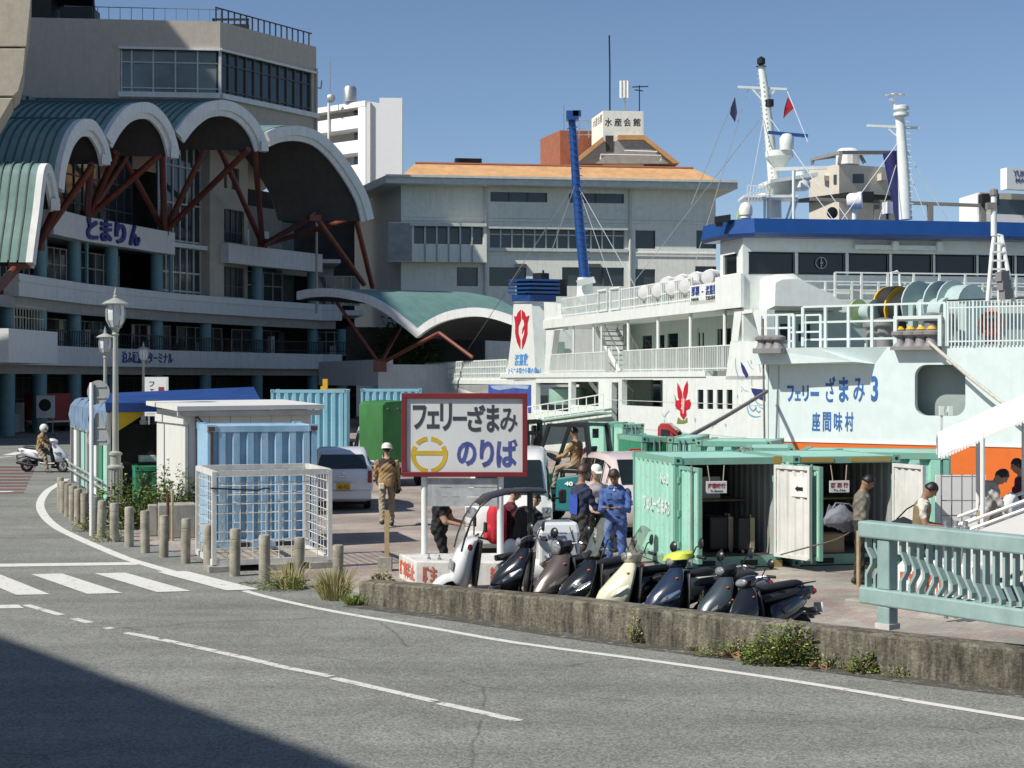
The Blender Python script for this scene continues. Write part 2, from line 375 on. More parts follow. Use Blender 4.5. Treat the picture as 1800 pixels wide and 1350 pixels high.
def smooth(pts, k=4):
    out = []
    for i in range(len(pts)-1):
        p0, p1, p2, p3 = pts[max(0, i-1)], pts[i], pts[i+1], pts[min(len(pts)-1, i+2)]
        for j in range(k):
            t = j/k; out.append(.5*((2*p1)+(p2-p0)*t+(2*p0-5*p1+4*p2-p3)*t*t+(3*p1-p0-3*p2+p3)*t**3))
    return out+[pts[-1]]
el = [G(*p) for p in [(118,842),(99,853.6),(84,863),(73,878),(71,893),(81,911),(101,928),(124,940),(152,953),(219,981),(261,994),(300,1005.5)]]
struct(strip(MB(), smooth(el), .2).build('edge_line', roadpaint))
el2 = [G(*p) for p in [(430,1039),(483,1053.5),(594,1077),(765,1106),(909,1131),(1150,1163),(1400,1199),(1619,1235.5),(1800,1265)]]
el2 += [el2[-1]+(el2[-1]-el2[-3])*.6, el2[-1]+(el2[-1]-el2[-3])*2.]
struct(strip(MB(), smooth(el2, 3), .12).build('edge_line', roadpaint))
cl = MB()
for seg in ([(45.6,1064),(76,1073),(108,1082)], [(129,1088),(158,1095.5)], [(185,1104),(198,1106)], [(222,1113),(298,1128),(425,1156),(500,1174),(582,1190)], [(586,1193),(660,1210),(765,1234)], [(773,1237),(845,1253),(913,1268.6)]):
    strip(cl, [G(*p) for p in seg], .12)
struct(cl.build('centre_line', wornpaint))
mk = MB()
s_ = 3.292
for k in ([(-180,238),(5,235),(290,349),(95,352)], [(180,232),(360,228),(710,342),(505,346)], [(545,227),(725,223),(1105,330),(910,336)], [(905,218),(1080,214),(1500,320),(1310,326)], [(-550,242),(-365,239),(-115,354),(-310,357)], [(-920,247),(-735,244),(-520,359),(-715,362)]):
    mk.quad(*[G(x/s_, 940+y/s_)+Vector((0,0,.012)) for x, y in k])
struct(mk.build('crosswalk', roadpaint))
struct(MB().quad(*[G(x, y)+Vector((0,0,.010)) for x, y in [(-200,1000),(-200,994.5),(235,989),(246,992.6),(238,994)]]).build('stop_line', roadpaint))
struct(MB().quad(*[G(x, y)+Vector((0,0,.010)) for x, y in [(-150,1073),(-150,1067),(32,1064),(42,1070)]]).build('stop_line', roadpaint))
br = MB()
for i in range(9):
    y = 820+i*5.6; br.quad(*[G(x, yy)+Vector((0,0,.010)) for x, yy in [(-260,y+2.9),(62-i*2.6,y+2.9),(63-i*2.6,y),(-260,y)]])
struct(br.build('rumble_stripes', brownpaint))
wl = MB(); strip(wl, [G(-200,868), G(10,865), G(22,864.4)], .35, .014); strip(wl, [G(-100,812), G(20,803), G(44,803.5)], .3, .014); strip(wl, [G(14,801), G(38,795)], .5, .018)
struct(wl.build('lane_marking', roadpaint))

# ---------------------------------------------------------------- parapet wall along the road
def wall_mat():
    m = mat('old_parapet_concrete', (.15,.135,.10), .92, var=.3, scale=1.3, bump=.7, bscale=40, dirt=.8, dcol=(.045,.042,.03), streak=.95, grime=.75, gcol=(.06,.055,.042)); t = m.node_tree; N = t.nodes; L = t.links; b = N['Principled BSDF']
    src = b.inputs['Base Color'].links[0].from_socket; geo = N.new('ShaderNodeNewGeometry'); mp = N.new('ShaderNodeMapping'); mp.inputs['Scale'].default_value = (5.5, 5.5, .8); L.new(geo.outputs['Position'], mp.inputs[0])
    n = N.new('ShaderNodeTexNoise'); n.inputs['Scale'].default_value = 1.6; n.inputs['Detail'].default_value = 7; n.inputs['Roughness'].default_value = .72; L.new(mp.outputs[0], n.inputs[0])
    n2 = N.new('ShaderNodeTexNoise'); n2.inputs['Scale'].default_value = 26; n2.inputs['Detail'].default_value = 4; n2.inputs['Roughness'].default_value = .8; L.new(geo.outputs['Position'], n2.inputs[0])
    ra = N.new('ShaderNodeMapRange'); rb_ = N.new('ShaderNodeMapRange'); mu = N.new('ShaderNodeMath'); mu.operation = 'MULTIPLY'
    for r, s_, a in ((ra, n, (.36,.66,1.55,.35)), (rb_, n2, (.3,.7,.45,1.55))):
        for i, v in enumerate(a): r.inputs[i+1].default_value = v
        L.new(s_.outputs[0], r.inputs[0])
    L.new(ra.outputs[0], mu.inputs[0]); L.new(rb_.outputs[0], mu.inputs[1])
    mx = N.new('ShaderNodeMix'); mx.data_type = 'RGBA'; mx.blend_type = 'MULTIPLY'; mx.inputs[0].default_value = 1; L.new(src, mx.inputs[6]); L.new(mu.outputs[0], mx.inputs[7]); L.new(mx.outputs[2], b.inputs['Base Color'])
    return m
pw = thing('parapet_wall', 'low stained concrete parapet wall running along the road edge', 'wall', tuple(WALL[0]))
def offs(pts, d):
    out = []
    for i, p in enumerate(pts):
        t = (pts[min(i+1, len(pts)-1)]-pts[max(0, i-1)]).normalized(); out.append(p+Vector((-t.y, t.x, 0))*d)
    return out
WF = smooth(WALL, 3)
hs = [.31+.10*min(1, i/6) for i in range(len(WF))]
rings = []
WB = offs(WF, .36)
WFt = offs(WF, .03)
for p, pt_, q, h in zip(WF, WFt, WB, hs):
    n = (q-p).normalized()
    rings.append([p+Vector((0,0,-.45)), pt_+Vector((0,0,h-.025)), pt_+n*.03+Vector((0,0,h)), q-n*.02+Vector((0,0,h)), q+Vector((0,0,h-.02)), q+Vector((0,0,-.45))])
MB().loft(rings).build('wall_body', wall_mat(), pw, world=True)
gritm = asphalt_mat('gutter_grit', (.20,.20,.185), (.085,.08,.065), .52)
struct(strip(MB(), [p+Vector((-.09,-.12,0)) for p in WF], .32, .007).build('gutter', gritm))
def wall_top(px): # back-of-wall ground helper
    return wallY((px-CX)/FPX*18)

# ---------------------------------------------------------------- concrete bollards
bollm = mat('bollard_concrete', (.36,.33,.26), .9, var=.28, scale=5, bump=.4, bscale=70, dirt=.55, dcol=(.10,.09,.07), streak=.5, grime=.25)
prof = [(.082,-.05),(.084,.1),(.083,.5),(.083,.575),(.078,.58),(.078,.590),(.083,.595),(.083,.735),(.074,.755),(.03,.76)]
ordn = ['first','second','third','fourth','fifth','sixth','seventh','eighth','ninth','tenth','eleventh','twelfth','thirteenth','fourteenth','fifteenth','sixteenth','seventeenth','eighteenth']
extra = ['half hidden in dry grass','with weeds at its foot','in front of the mesh cage, nearest the crosswalk end','in front of the cage base block','at the left half of the cage front','beside the cage corner','in front of the grey concrete block','beside the grey concrete block','in front of the leafy plant','next to the white sign pole','just behind the white sign pole','behind the sign pole','by the stall railing','below the stall window','near the stall corner post','almost lined up with the next','close behind its neighbours','last before the stall hides the row']
b0 = None
for i, p in enumerate(BPOS):
    lab = f'weathered concrete bollard, {ordn[i]} from the parapet wall end, {extra[i]}'
    lab = ' '.join(lab.split()[:16])
    if b0 is None:
        b0 = MB().lathe((0,0,0), prof, 14).build('bollard', bollm, smooth=40); o = b0
    else: o = b0.copy(); COL.objects.link(o)
    o.location = p; o.rotation_euler = (R(random.uniform(-1.2,1.2)), R(random.uniform(-1.2,1.2)), random.uniform(0, 6))
    o.scale = (random.uniform(.95,1.06),)*2+(random.uniform(.97,1.03),)
    tag(o, lab, 'bollard', 'concrete bollards along the road edge')

# ---------------------------------------------------------------- weeds and plants
lf = [mat('leaf_green', (.125,.19,.035), .6, var=.35, scale=9), mat('leaf_yellow_green', (.27,.30,.06), .6, var=.3, scale=9), mat('dry_grass', (.42,.35,.17), .8, var=.25, scale=7), mat('leaf_dark', (.045,.095,.025), .6, var=.3, scale=9)]
stemm = mat('plant_stem', (.14,.12,.05), .8)
def plant(name, label, cat, loc, rx, ry, h, n, leaf, ms, wts, tall=0, seed=1, group=None, flat=.5):
    rnd = random.Random(seed); t = thing(name, label, cat, tuple(loc), 0, group); mb = MB(); sb = MB()
    for k in range(max(6, n//40)):
        a = rnd.uniform(0, 2*PI); r = rnd.random()**.5; tip = Vector((rx*r*math.cos(a), ry*r*math.sin(a), h*(1-.5*r)*rnd.uniform(.6, 1)))
        sb.tube([tip*.1, tip*.55+Vector((0,0,h*.08)), tip], [.008, .006, .003], 3, caps=False)
    for k in range(n):
        a = rnd.uniform(0, 2*PI); r = rnd.random()**.5
        hh = h*(1-r*r*.75)*rnd.uniform(.05, 1)*(.7+.5*math.sin(a*3+seed)**2)
        c = Vector((rx*r*math.cos(a), ry*r*math.sin(a), hh)); s = leaf*rnd.uniform(.5, 1.3)
        d = Vector((math.cos(a)+rnd.uniform(-.8,.8), math.sin(a)+rnd.uniform(-.8,.8), rnd.uniform(-.3, .9))).normalized()
        w = d.cross(Vector((rnd.uniform(-.5,.5), rnd.uniform(-.5,.5), 1))).normalized()*s*flat*.5
        mi = rnd.choices(range(len(ms)), wts)[0]
        m_ = c+d*s*.5+Vector((0,0,s*.12))
        mb.add([c, m_-w, c+d*s, m_+w], [(0,1,2,3)], mi)
    mb.build('foliage', ms, t, recalc=False); sb.build('stem', stemm, t)
    return t
def grass(name, label, loc, rx, ry, h, n, ms, wts, seed=1):
    rnd = random.Random(seed); t = thing(name, label, 'grass tuft', tuple(loc)); mb = MB()
    for k in range(n):
        a = rnd.uniform(0, 2*PI); r = rnd.random()**.6; b = Vector((rx*.5*r*math.cos(a), ry*.5*r*math.sin(a), 0)); hh = h*rnd.uniform(.35, 1)
        o = Vector((rx*r*math.cos(a)*rnd.uniform(.5,1.3), ry*r*math.sin(a)*rnd.uniform(.5,1.3), 0)); w = Vector((rnd.uniform(-1,1), rnd.uniform(-.4,.4), 0)).normalized()*.007
        m1 = b+o*.35+Vector((0,0,hh*.6)); tp = b+o+Vector((0,0,hh)); mi = rnd.choices(range(len(ms)), wts)[0]
        mb.add([b-w, b+w, m1+w*.8, m1-w*.8, tp], [(0,1,2,3),(3,2,4)], mi)
    mb.build('blades', ms, t, recalc=False); return t
def wf(px): # point on wall foot at pixel column
    for a, b in zip(WALL, WALL[1:]):
        xa, xb = a.x/a.y*FPX+CX, b.x/b.y*FPX+CX
        if xa <= px <= xb: f = (px-xa)/(xb-xa); return a+(b-a)*f
plant('weed_bush', 'large leafy weed bush growing at the foot of the parapet', 'weed', wf(1385)+Vector((-.06,-.12,0)), .46, .18, .46, 2100, .05, lf, (5,4,.5,2), seed=3)
plant('weed_bush', 'low spreading weeds with dry flowers just left of the large weed bush', 'weed', wf(1295)+Vector((-.04,-.08,0)), .42, .11, .22, 620, .04, lf, (3,4,2,1), seed=4)
plant('weed_bush', 'small green weed clump at the parapet foot below the railing post', 'weed', wf(1520)+Vector((-.03,-.07,0)), .16, .09, .26, 330, .045, lf, (5,4,.5,1), seed=5)
plant('weed_bush', 'thin dry weeds between the large bush and the railing post', 'weed', wf(1460)+Vector((-.03,-.07,0)), .2, .08, .20, 200, .035, lf, (2,3,2,1), seed=6)
plant('weed_bush', 'sparse little weed at the parapet foot farthest toward the railing', 'weed', wf(1580)+Vector((-.03,-.06,0)), .14, .06, .14, 120, .03, lf, (3,3,1,1), seed=7)
plant('weed_bush', 'yellowish weed climbing the parapet face in front of the navy scooter', 'weed', wf(1118)+Vector((-.02,-.05,0)), .09, .05, .34, 190, .04, lf, (2,5,1,1), seed=8)
plant('weed_bush', 'tiny weed in the gutter beside the low spreading weeds', 'weed', wf(1222)+Vector((-.02,-.05,0)), .12, .05, .09, 70, .03, lf, (3,3,1,1), seed=9)
plant('weed_bush', 'bright green weed sprouting beside the painted sign base', 'weed', G(672,1026), .14, .12, .24, 160, .07, lf, (5,4,0,1), seed=10)
plant('weed_bush', 'bushy green weed at the foot of the second bollard', 'weed', BPOS[1]+Vector((-.22,-.22,0)), .34, .24, .24, 480, .05, lf, (5,4,1,2), seed=11)
plant('weed_bush', 'flat moss-like weed patch at the foot of the third bollard', 'weed', BPOS[2]+Vector((-.15,-.12,0)), .22, .1, .06, 150, .03, lf, (5,2,0,2), seed=12)
grass('dry_grass', 'tall dry grass tuft around the end bollard and the parapet end', BPOS[0]+Vector((-.02,-.2,0)), .34, .24, .52, 420, [lf[2], lf[1]], (4,1.3), seed=13)
grass('dry_grass', 'thin dry grass stalks standing out of the second bollard weed', BPOS[1]+Vector((-.1,-.15,0)), .34, .2, .5, 120, [lf[2], lf[1]], (3,2), seed=14)
grass('dry_grass', 'short green grass tuft where the parapet wall begins', WALL[0]+Vector((-.05,-.1,0)), .2, .15, .2, 120, [lf[0], lf[1]], (3,2), seed=15)
plant('shrub', 'scraggly dark green shrub behind the bollards at the lamp post foot', 'shrub', G(226,936)+Vector((0,1.0,0)), 1.15, .5, 1.05, 3200, .11, lf, (5,2.5,.3,3), seed=16)
plant('shrub', 'lower shrub against the stall front beside the white hut', 'shrub', G(258,930)+Vector((.1,2.0,0)), .7, .4, 1.15, 1500, .11, lf, (5,2.5,.3,3), seed=17)
plant('weed_bush', 'yellow green weeds around the foot of the white sign pole', 'weed', G(152,934), .3, .22, .42, 320, .06, lf, (3,4,2,1), seed=18)
plant('weed_bush', 'weeds spilling between the bollards below the dark shrub', 'weed', G(192,952), .32, .2, .42, 320, .06, lf, (3,4,2,1), seed=19)
drym = mat('dry_leaf', (.26,.15,.07), .8, var=.3)
for px, d, lab in ((1302, .16, 'curled brown dry leaf lying in front of the low spreading weeds'), (1452, .17, 'curled brown dry leaf lying at the edge of the large weed bush')):
    p = wf(px)+Vector((-.1, -d, .02)); mb = MB(); r_ = []
    for i in range(7):
        x = -.09+.18*i/6; w = .045*math.sin(PI*(i+.4)/6.8); r_.append([p+Vector((x, -w, .05*math.sin(i)+.01)), p+Vector((x, 0, .012)), p+Vector((x, w, .045+.02*math.cos(i)))])
    mb.loft(r_, caps=False, closed=False); tag(mb.build('dry_leaf', drym, smooth=60), lab, 'leaf')
# ---------------------------------------------------------------- materials for buildings
teal = mat('teal_column_paint', (.13,.27,.30), .5, var=.08, streak=.15)
tomw = mat('terminal_white', (.70,.71,.70), .6, var=.05, dirt=.12, streak=.35, dcol=(.30,.29,.26))
beige = mat('beige_render', (.49,.44,.37), .8, var=.07, bump=.2, bscale=14, streak=.3, dcol=(.28,.24,.19))
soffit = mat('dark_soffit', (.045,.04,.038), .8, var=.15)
rustred = mat('red_oxide_steel', (.175,.05,.032), .5, var=.15, dirt=.2, dcol=(.12,.035,.022))
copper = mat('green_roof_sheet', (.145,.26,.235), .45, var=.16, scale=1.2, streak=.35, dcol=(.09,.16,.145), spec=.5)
seamm = mat('dark_roof_seam', (.06,.10,.095), .6, var=.1)
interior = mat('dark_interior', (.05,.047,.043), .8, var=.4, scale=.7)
frame_w = mat('window_frame_white', (.55,.55,.53), .5)
frame_d = mat('window_frame_dark', (.10,.10,.10), .5)
winb = mat('tinted_window_glass', (.035,.05,.055), .06, var=.3, scale=.4, spec=.7)
wing = mat('grey_window_glass', (.06,.085,.085), .08, var=.5, scale=.35, spec=.7)
railb = mat('black_railing', (.02,.02,.022), .5)
bluel = mat('blue_lettering', (.025,.05,.23), .5, var=.1)
tomb = thing('terminal_building', 'large ferry terminal with curved white tiers and green vaulted roofs', 'building', (-26, 100, 0))
# facade line in plan, from points on the third floor parapet (top at 9.0 m)
FA = [XY(-70,79), XY(28,85.6), XY(141,94.3), XY(300,104.8), XY(451,113.8), XY(560,120.2), XY(700,121.5)]
FV = [VP(a, b) for a, b in zip(FA, FA[1:])]
FPXS = [-70, 28, 141, 300, 451, 560, 700]
def fseg(px):
    for i in range(len(FV)):
        if px <= FPXS[i+1]: return FV[i]
    return FV[-1]
def band(mb, x0, x1, z0, z1, o0, o1, mi=0):
    xs_ = [x0]+[x for x in FPXS if x0 < x < x1]+[x1]
    # mitred: loft along the polyline
    rings = []
    for k, x in enumerate(xs_):
        ns = [fseg(x-.5).n, fseg(x+.5).n]; n = (ns[0]+ns[1]).normalized(); n = n/max(.5, n.dot(ns[0]))
        b = fseg(x-.001).p+fseg(x-.001).u*fseg(x-.001).U(x)
        rings.append([b+n*o0+Vector((0,0,z0)), b+n*o1+Vector((0,0,z0)), b+n*o1+Vector((0,0,z1)), b+n*o0+Vector((0,0,z1))])
    mb.loft(rings, mi=mi); return mb
def fpart(name, m, *bands, kind=None):
    mb = MB()
    for b in bands: band(mb, *b)
    return mb.build(name, m, tomb, world=True, kind=kind)
fpart('parapet', tomw, (-70, 600, 3.95, 5.1, -.4, .6))
fpart('parapet', tomw, (18, 600, 7.75, 9.0, -.4, .5))
fpart('parapet', tomw, (18, 600, 8.55, 8.62, .5, .56))
fpart('parapet', tomw, (80, 296, 11.6, 13.1, -.4, .5))
fpart('parapet', tomw, (392, 566, 11.5, 12.9, -.4, .5))
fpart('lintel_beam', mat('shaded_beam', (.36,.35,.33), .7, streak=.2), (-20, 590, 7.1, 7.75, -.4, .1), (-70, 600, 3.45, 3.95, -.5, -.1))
fpart('floor_slab', tomw, (-70, 640, 3.5, 3.9, -7, -.4), (-70, 640, 8.2, 8.6, -7, -.4), (70, 600, 12.3, 12.6, -7, -.4))
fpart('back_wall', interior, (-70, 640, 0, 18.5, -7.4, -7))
# railings: posts and rails joined, too fine to pick apart
rb = MB(); band(rb, 18, 640, 6.0, 6.06, .38, .44); band(rb, 18, 640, 5.32, 5.36, .38, .44)
x = 19.
while x < 640:
    v = fseg(x); u = v.U(x); v.box(rb, u-.02, u+.02, 5.1, 6.0, .39, .43); x += 4.2
rb.build('balcony_railing', railb, tomb, world=True, kind='stuff')
# columns
colpx = [(-30,0), (28,0), (84,0), (143,1), (208,0), (287,1), (371,0), (461,1), (558,1), (602,0)]
for px, tall in colpx:
    v = fseg(px); u = v.U(px); wv = .33
    for z0, z1 in ((0, 3.45), (5.0, 7.1)) + (((8.9, 11.6),) if 70 < px < 300 or tall and px > 400 else ()):
        MB().lathe(v.at(u, 0, -.5), [(.42, z0), (.42, z1)], 16).build('column', teal, tomb, smooth=40, world=True)
for px in (148, 295):
    v = fseg(px); u = v.U(px); v.box(mb := MB(), u-.08, u+.08, 8.9, 13.0 if px > 200 else 11.6, .1, .25); mb.build('drain_pipe', teal, tomb, world=True)
# windows of each bay, set back
bays = [(-60,22),(34,80),(90,138),(150,203),(214,282),(300,366),(378,455),(468,552),(565,640)]
for (a, b) in bays:
    v = fseg((a+b)/2)
    for z0, z1, o in ((.1, 3.3, -6), (5.2, 7.0, -3.4), (9.1, 11.5, -3.2)):
        if z0 > 8 and not (80 < a < 290 or a > 375): continue
        if a < 0 and z0 > 8: continue
        mb = MB(); v.pbox(mb, a, b, z0, z1, o-.1, o)
        w = mb.build('window', winb if z0 > 1 else interior, tomb, world=True)
        mm = MB(); n = 5
        for k in range(n+1):
            uu = v.U(a)+(v.U(b)-v.U(a))*k/n; v.box(mm, uu-.035, uu+.035, z0, z1, o, o+.06)
        for zz in (z0+.05, z0+(z1-z0)*.55, z1-.05): v.pbox(mm, a, b, zz-.03, zz+.03, o+.003, o+.055)
        mm.build('mullion', frame_w if z0 > 1 else frame_d, w, world=True)
        # blinds and things behind the glass
    # furniture hints on the open galleries
rn = random.Random(5)
for k in range(34):
    px = rn.uniform(40, 620); v = fseg(px); u = v.U(px); z0 = rn.choice((5.0, 5.0, .02, 9.0 if 90 < px < 280 else 5.0)); h = rn.uniform(.7, 1.9); w = rn.uniform(.3, .9)
    v.box(mb := MB(), u-w/2, u+w/2, z0+.004, z0+h, -2.6, -2.2); mb.build('gallery_cabinet', rn.choice([tomw, frame_w, interior, beige, frame_d]), tomb, world=True)
# atrium glass wall between the tiers
v = fseg(330); mb = MB(); v.pbox(mb, 299, 372, 9.0, 20.8, -1.2, -1.05); gw = mb.build('glass_wall', winb, tomb, world=True); mm = MB()
ua, ub = v.U(299), v.U(372)
for k in range(7): uu = ua+(ub-ua)*k/6; v.box(mm, uu-.05, uu+.05, 9, 20.8, -1.05, -.95)
for zz in (9.3, 10.6, 12.8, 15.4, 18): v.box(mm, ua, ub, zz-.06, zz+.06, -1.047, -.96)
mm.build('mullion', frame_w, gw, world=True)
v = fseg(220); mb = MB(); v.pbox(mb, 90, 299, 13.1, 20.5, -3.2, -3.0); gw = mb.build('glass_wall', winb, tomb, world=True); mm = MB()
ua, ub = v.U(90), v.U(299)
for k in range(15): uu = ua+(ub-ua)*k/14; v.box(mm, uu-.04, uu+.04, 13.1, 20.5, -3, -2.92)
for zz in (14.5, 16.3): v.box(mm, ua, ub, zz-.05, zz+.05, -2.997, -2.93)
mm.build('mullion', frame_d, gw, world=True)
# beige pier and wall right of the atrium with windows
v = fseg(420); mb = MB(); v.pbox(mb, 373, 398, 9.0, 20, -1.4, -.2); mb.build('wall_pier', beige, tomb, world=True)
hol = [(v.U(400), v.U(449), 13.2, 15.6), (v.U(407), v.U(419), 17.1, 18.7), (v.U(427), v.U(440), 17.1, 18.7), (v.U(400), v.U(450), 9.2, 11.4)]
mb = MB(); v.holed(mb, v.U(398), v.U(455), 9.0, 21.5, hol, -1.3, -1.0); mb.build('wall', beige, tomb, world=True)
for (a, b, z0, z1) in hol:
    w = MB(); v.box(w, a, b, z0, z1, -1.35, -1.25); w = w.build('window', wing if z1 < 16 else winb, tomb, world=True); mm = MB()
    for k in range(6): uu = a+(b-a)*k/5; v.box(mm, uu-.04, uu+.04, z0, z1, -1.25, -1.18)
    v.box(mm, a, b, z0+.75, z0+.82, -1.247, -1.19); mm.build('mullion', frame_d, w, world=True)
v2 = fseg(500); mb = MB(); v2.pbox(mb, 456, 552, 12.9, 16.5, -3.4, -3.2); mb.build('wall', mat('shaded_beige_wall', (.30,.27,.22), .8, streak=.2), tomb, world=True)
mb = MB(); v2.pbox(mb, 552, 640, 9, 16.0, -6, -5.8); mb.build('wall', mat('grey_green_wall', (.25,.28,.27), .8, streak=.4), tomb, world=True)
mb = MB(); v2.pbox(mb, 556, 652, 11.5, 12.6, -4, -3.4); mb.build('parapet', tomw, tomb, world=True)
for px in (478, 512):
    v2.pbox(mb := MB(), px, px+9, 13.2, 14.6, -3.2, -2.7); mb.build('air_conditioner', tomw, tomb, world=True)
# lettering on the tiers
v = fseg(190); A_, B_ = v.pt(138, 392, .5), v.pt(231, 410, .5)
Lg = (Vector((B_.x, B_.y, 0))-Vector((A_.x, A_.y, 0))).length
bl3 = mat('blue_channel_letters', (.02,.035,.20), .4)
uw = v.u if v.u.x > 0 else -v.u
for i, ch in enumerate('とまりん'):
    text(ch, bl3, tomb, v.at(v.U(137+i*25.5), 11.75, .5), uw, (0,0,1), Lg*.20, 1.35, 'letter', .18, bold=.035)
v = fseg(250); uw = v.u if v.u.x > 0 else -v.u
text('泊ふ頭旅客ターミナル', bluel, tomb, v.at(v.U(199), 4.17, .6), uw, (0,0,1), abs(v.U(289)-v.U(199)), .78, 'lettering', .04, bold=.02)
# the white pier block at the left end of the first tier
v = FV[0]; mb = MB(); v.pbox(mb, -70, 22, 4.0, 5.75, .62, 2.6); mb.build('balcony_block', white, tomb, world=True)
rb = MB(); 
for k in range(12):
    u = v.U(-40)+(v.U(18)-v.U(-40))*k/11; v.box(rb, u-.02, u+.02, 5.75, 7.0, 2.0, 2.05)
v.pbox(rb, -40, 18, 7.0, 7.06, 2.0, 2.05); v.pbox(rb, -40, 18, 6.4, 6.44, 2.0, 2.05); rb.build('balcony_railing', mat('cream_railing', (.5,.46,.36), .6), tomb, world=True, kind='stuff')

# ---- vaulted roofs: fascia outlines traced from the picture, each on its own vertical plane
SP = [(-24.66,78), (-24.5,82), (-23.3,88), (-20.6,94), (-15.95,99), (-9.72,105)]
arcs = [
 ([(45,461),(50,420),(57,370),(62,325),(66,298),(71,288),(78,290),(85,310),(92,345),(95,362)], 1),
 ([(93,330),(97,290),(105,258),(115,232),(130,213),(143,209),(157,213),(170,230),(180,252),(187,283)], 1),
 ([(178,240),(190,218),(205,198),(222,185),(243,180),(262,184),(280,200),(294,222),(303,248),(308,272)], 1),
 ([(303,232),(318,212),(335,195),(355,182),(382,177),(405,181),(425,192),(443,210),(457,233),(466,260)], 1),
 ([(463,233),(480,226),(505,222),(530,224),(557,234),(585,258),(610,290),(630,322),(643,350),(652,385)], 1)]
EXT = Vector((-1, -.05, 0))
for i, (pl, _) in enumerate(arcs):
    v = VP(SP[i], SP[i+1]); pts = smooth([Vector((x, y, 0)) for x, y in pl], 3)
    out = [v.pt(p.x, p.y) for p in pts]
    n = len(out); inn = []; inn2 = []
    for k in range(n):
        t = (out[min(k+1, n-1)]-out[max(k-1, 0)]).normalized(); nn = Vector((0,0,1)).cross(v.n); nn = t.cross(v.n).normalized()
        if nn.z > 0 or (abs(nn.z) < .2 and nn.dot(out[n//2]-out[k]) < 0): nn = -nn
        c = Vector((sum(p.x for p in out)/n, sum(p.y for p in out)/n, min(p.z for p in out)))
        if nn.dot(c-out[k]) < 0: nn = -nn
        th = .62 if i else .5
        inn.append(out[k]+nn*th); inn2.append(out[k]+nn*(th+.34))
    fr = v.n*.35
    mb = MB(); rings = [[o, o+fr, q+fr, q] for o, q in zip(out, inn)]; mb.loft(rings); mb.build('roof_fascia', tomw, tomb, world=True, smooth=35)
    mb = MB(); rings = [[q-v.n*.004, q+fr*.45, r+fr*.45, r-v.n*.004] for q, r in zip(inn, inn2)]; mb.loft(rings); mb.build('roof_fascia', tomw, tomb, world=True, smooth=35)
    length = [20, 26, 26, 30, 5.8][i]
    # roof sheets between standing seams
    ns = [26, 44, 44, 48, 30][i]; lift = Vector((0, 0, .02)); first = None
    if i < 4:
        sm_ = MB()
        for k in range(ns):
            a0 = EXT*(.46*k+.0); a1 = EXT*(.46*(k+1)-.08); a2 = EXT*(.46*(k+1))
            mb = MB(); R0 = [p+a0 for p in out]; R1 = [p+a1 for p in out]; R2 = [p+a1+lift*5 for p in out]; R3 = [p+a2+lift*5 for p in out]; R4 = [p+a2 for p in out]
            mb.loft([R0, R1], caps=False, closed=False); sm_.loft([R1, R2, R3, R4], caps=False, closed=False)
            mb.build('roof_sheet', copper, tomb, world=True, recalc=False)
            if .46*(k+1) > length: break
        sm_.build('standing_seam', seamm, tomb, world=True, recalc=False, kind='stuff')
    else:
        mb = MB(); mb.loft([[p-v.n*.0+Vector((0,0,.05)) for p in out], [p+EXT*6.4+Vector((0,0,.05)) for p in out]], caps=False, closed=False); mb.build('roof_sheet', copper, tomb, world=True)
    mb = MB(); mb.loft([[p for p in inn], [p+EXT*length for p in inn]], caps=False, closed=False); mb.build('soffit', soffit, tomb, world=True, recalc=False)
# tie plates at the valleys
for (px, py), (x, y) in zip([(95,360),(184,281),(305,270),(463,258)], [SP[1],SP[2],SP[3],SP[4]]):
    c = W(px, py, y-.5); MB().obox(c, (.2,.15,0), (-.15,.25,0), (0,0,.3)).build('tie_plate', tomw, tomb, world=True)
# raking struts
def strut(a, b, r=.2):
    mb = MB(); mb.tube([a, b], r, 12); mb.build('roof_strut', rustred, tomb, world=True, smooth=50)
def fp(px, py, off=.1): return fseg(px).pt(px, py, off)
N0, N1, N2, N3 = fp(62, 432), fp(150, 384), fp(287, 408), fp(460, 431)
for nd, ends in ((N0, [(163,290,87), (105,350,83)]), (N1, [(205,268,90), (160,290,87), (283,270,93.5), (222,275,97)]), (N2, [(285,272,95), (212,268,97), (360,262,103), (437,262,97.8)]), (N3, [(385,258,105), (447,258,98.8), (553,378,103.5), (625,383,105.5)])):
    for e in ends: strut(nd, W(*e), .2)
    MB().obox(nd+Vector((0,0,.1)), (.35,0,0), (0,.35,0), (0,0,.35)).build('strut_foot', rustred, tomb, world=True)
strut(W(553,378,103.5), W(640,500,109), .19); strut(W(625,383,105.5), W(655,505,110), .19)
strut(W(-40,545,72), W(30,470,78.5), .24); MB().obox(W(34,468,78.5), (.5,.1,0), (-.1,.4,0), (0,0,.12)).build('tie_plate', rustred, tomb, world=True)
for a_, b_, y_ in ((545,565,103.5), (612,640,105.5)): mb = MB(); mb.bar(W(a_,383,y_), W(b_,383,y_), .4); mb.build('tie_plate', rustred, tomb, world=True)
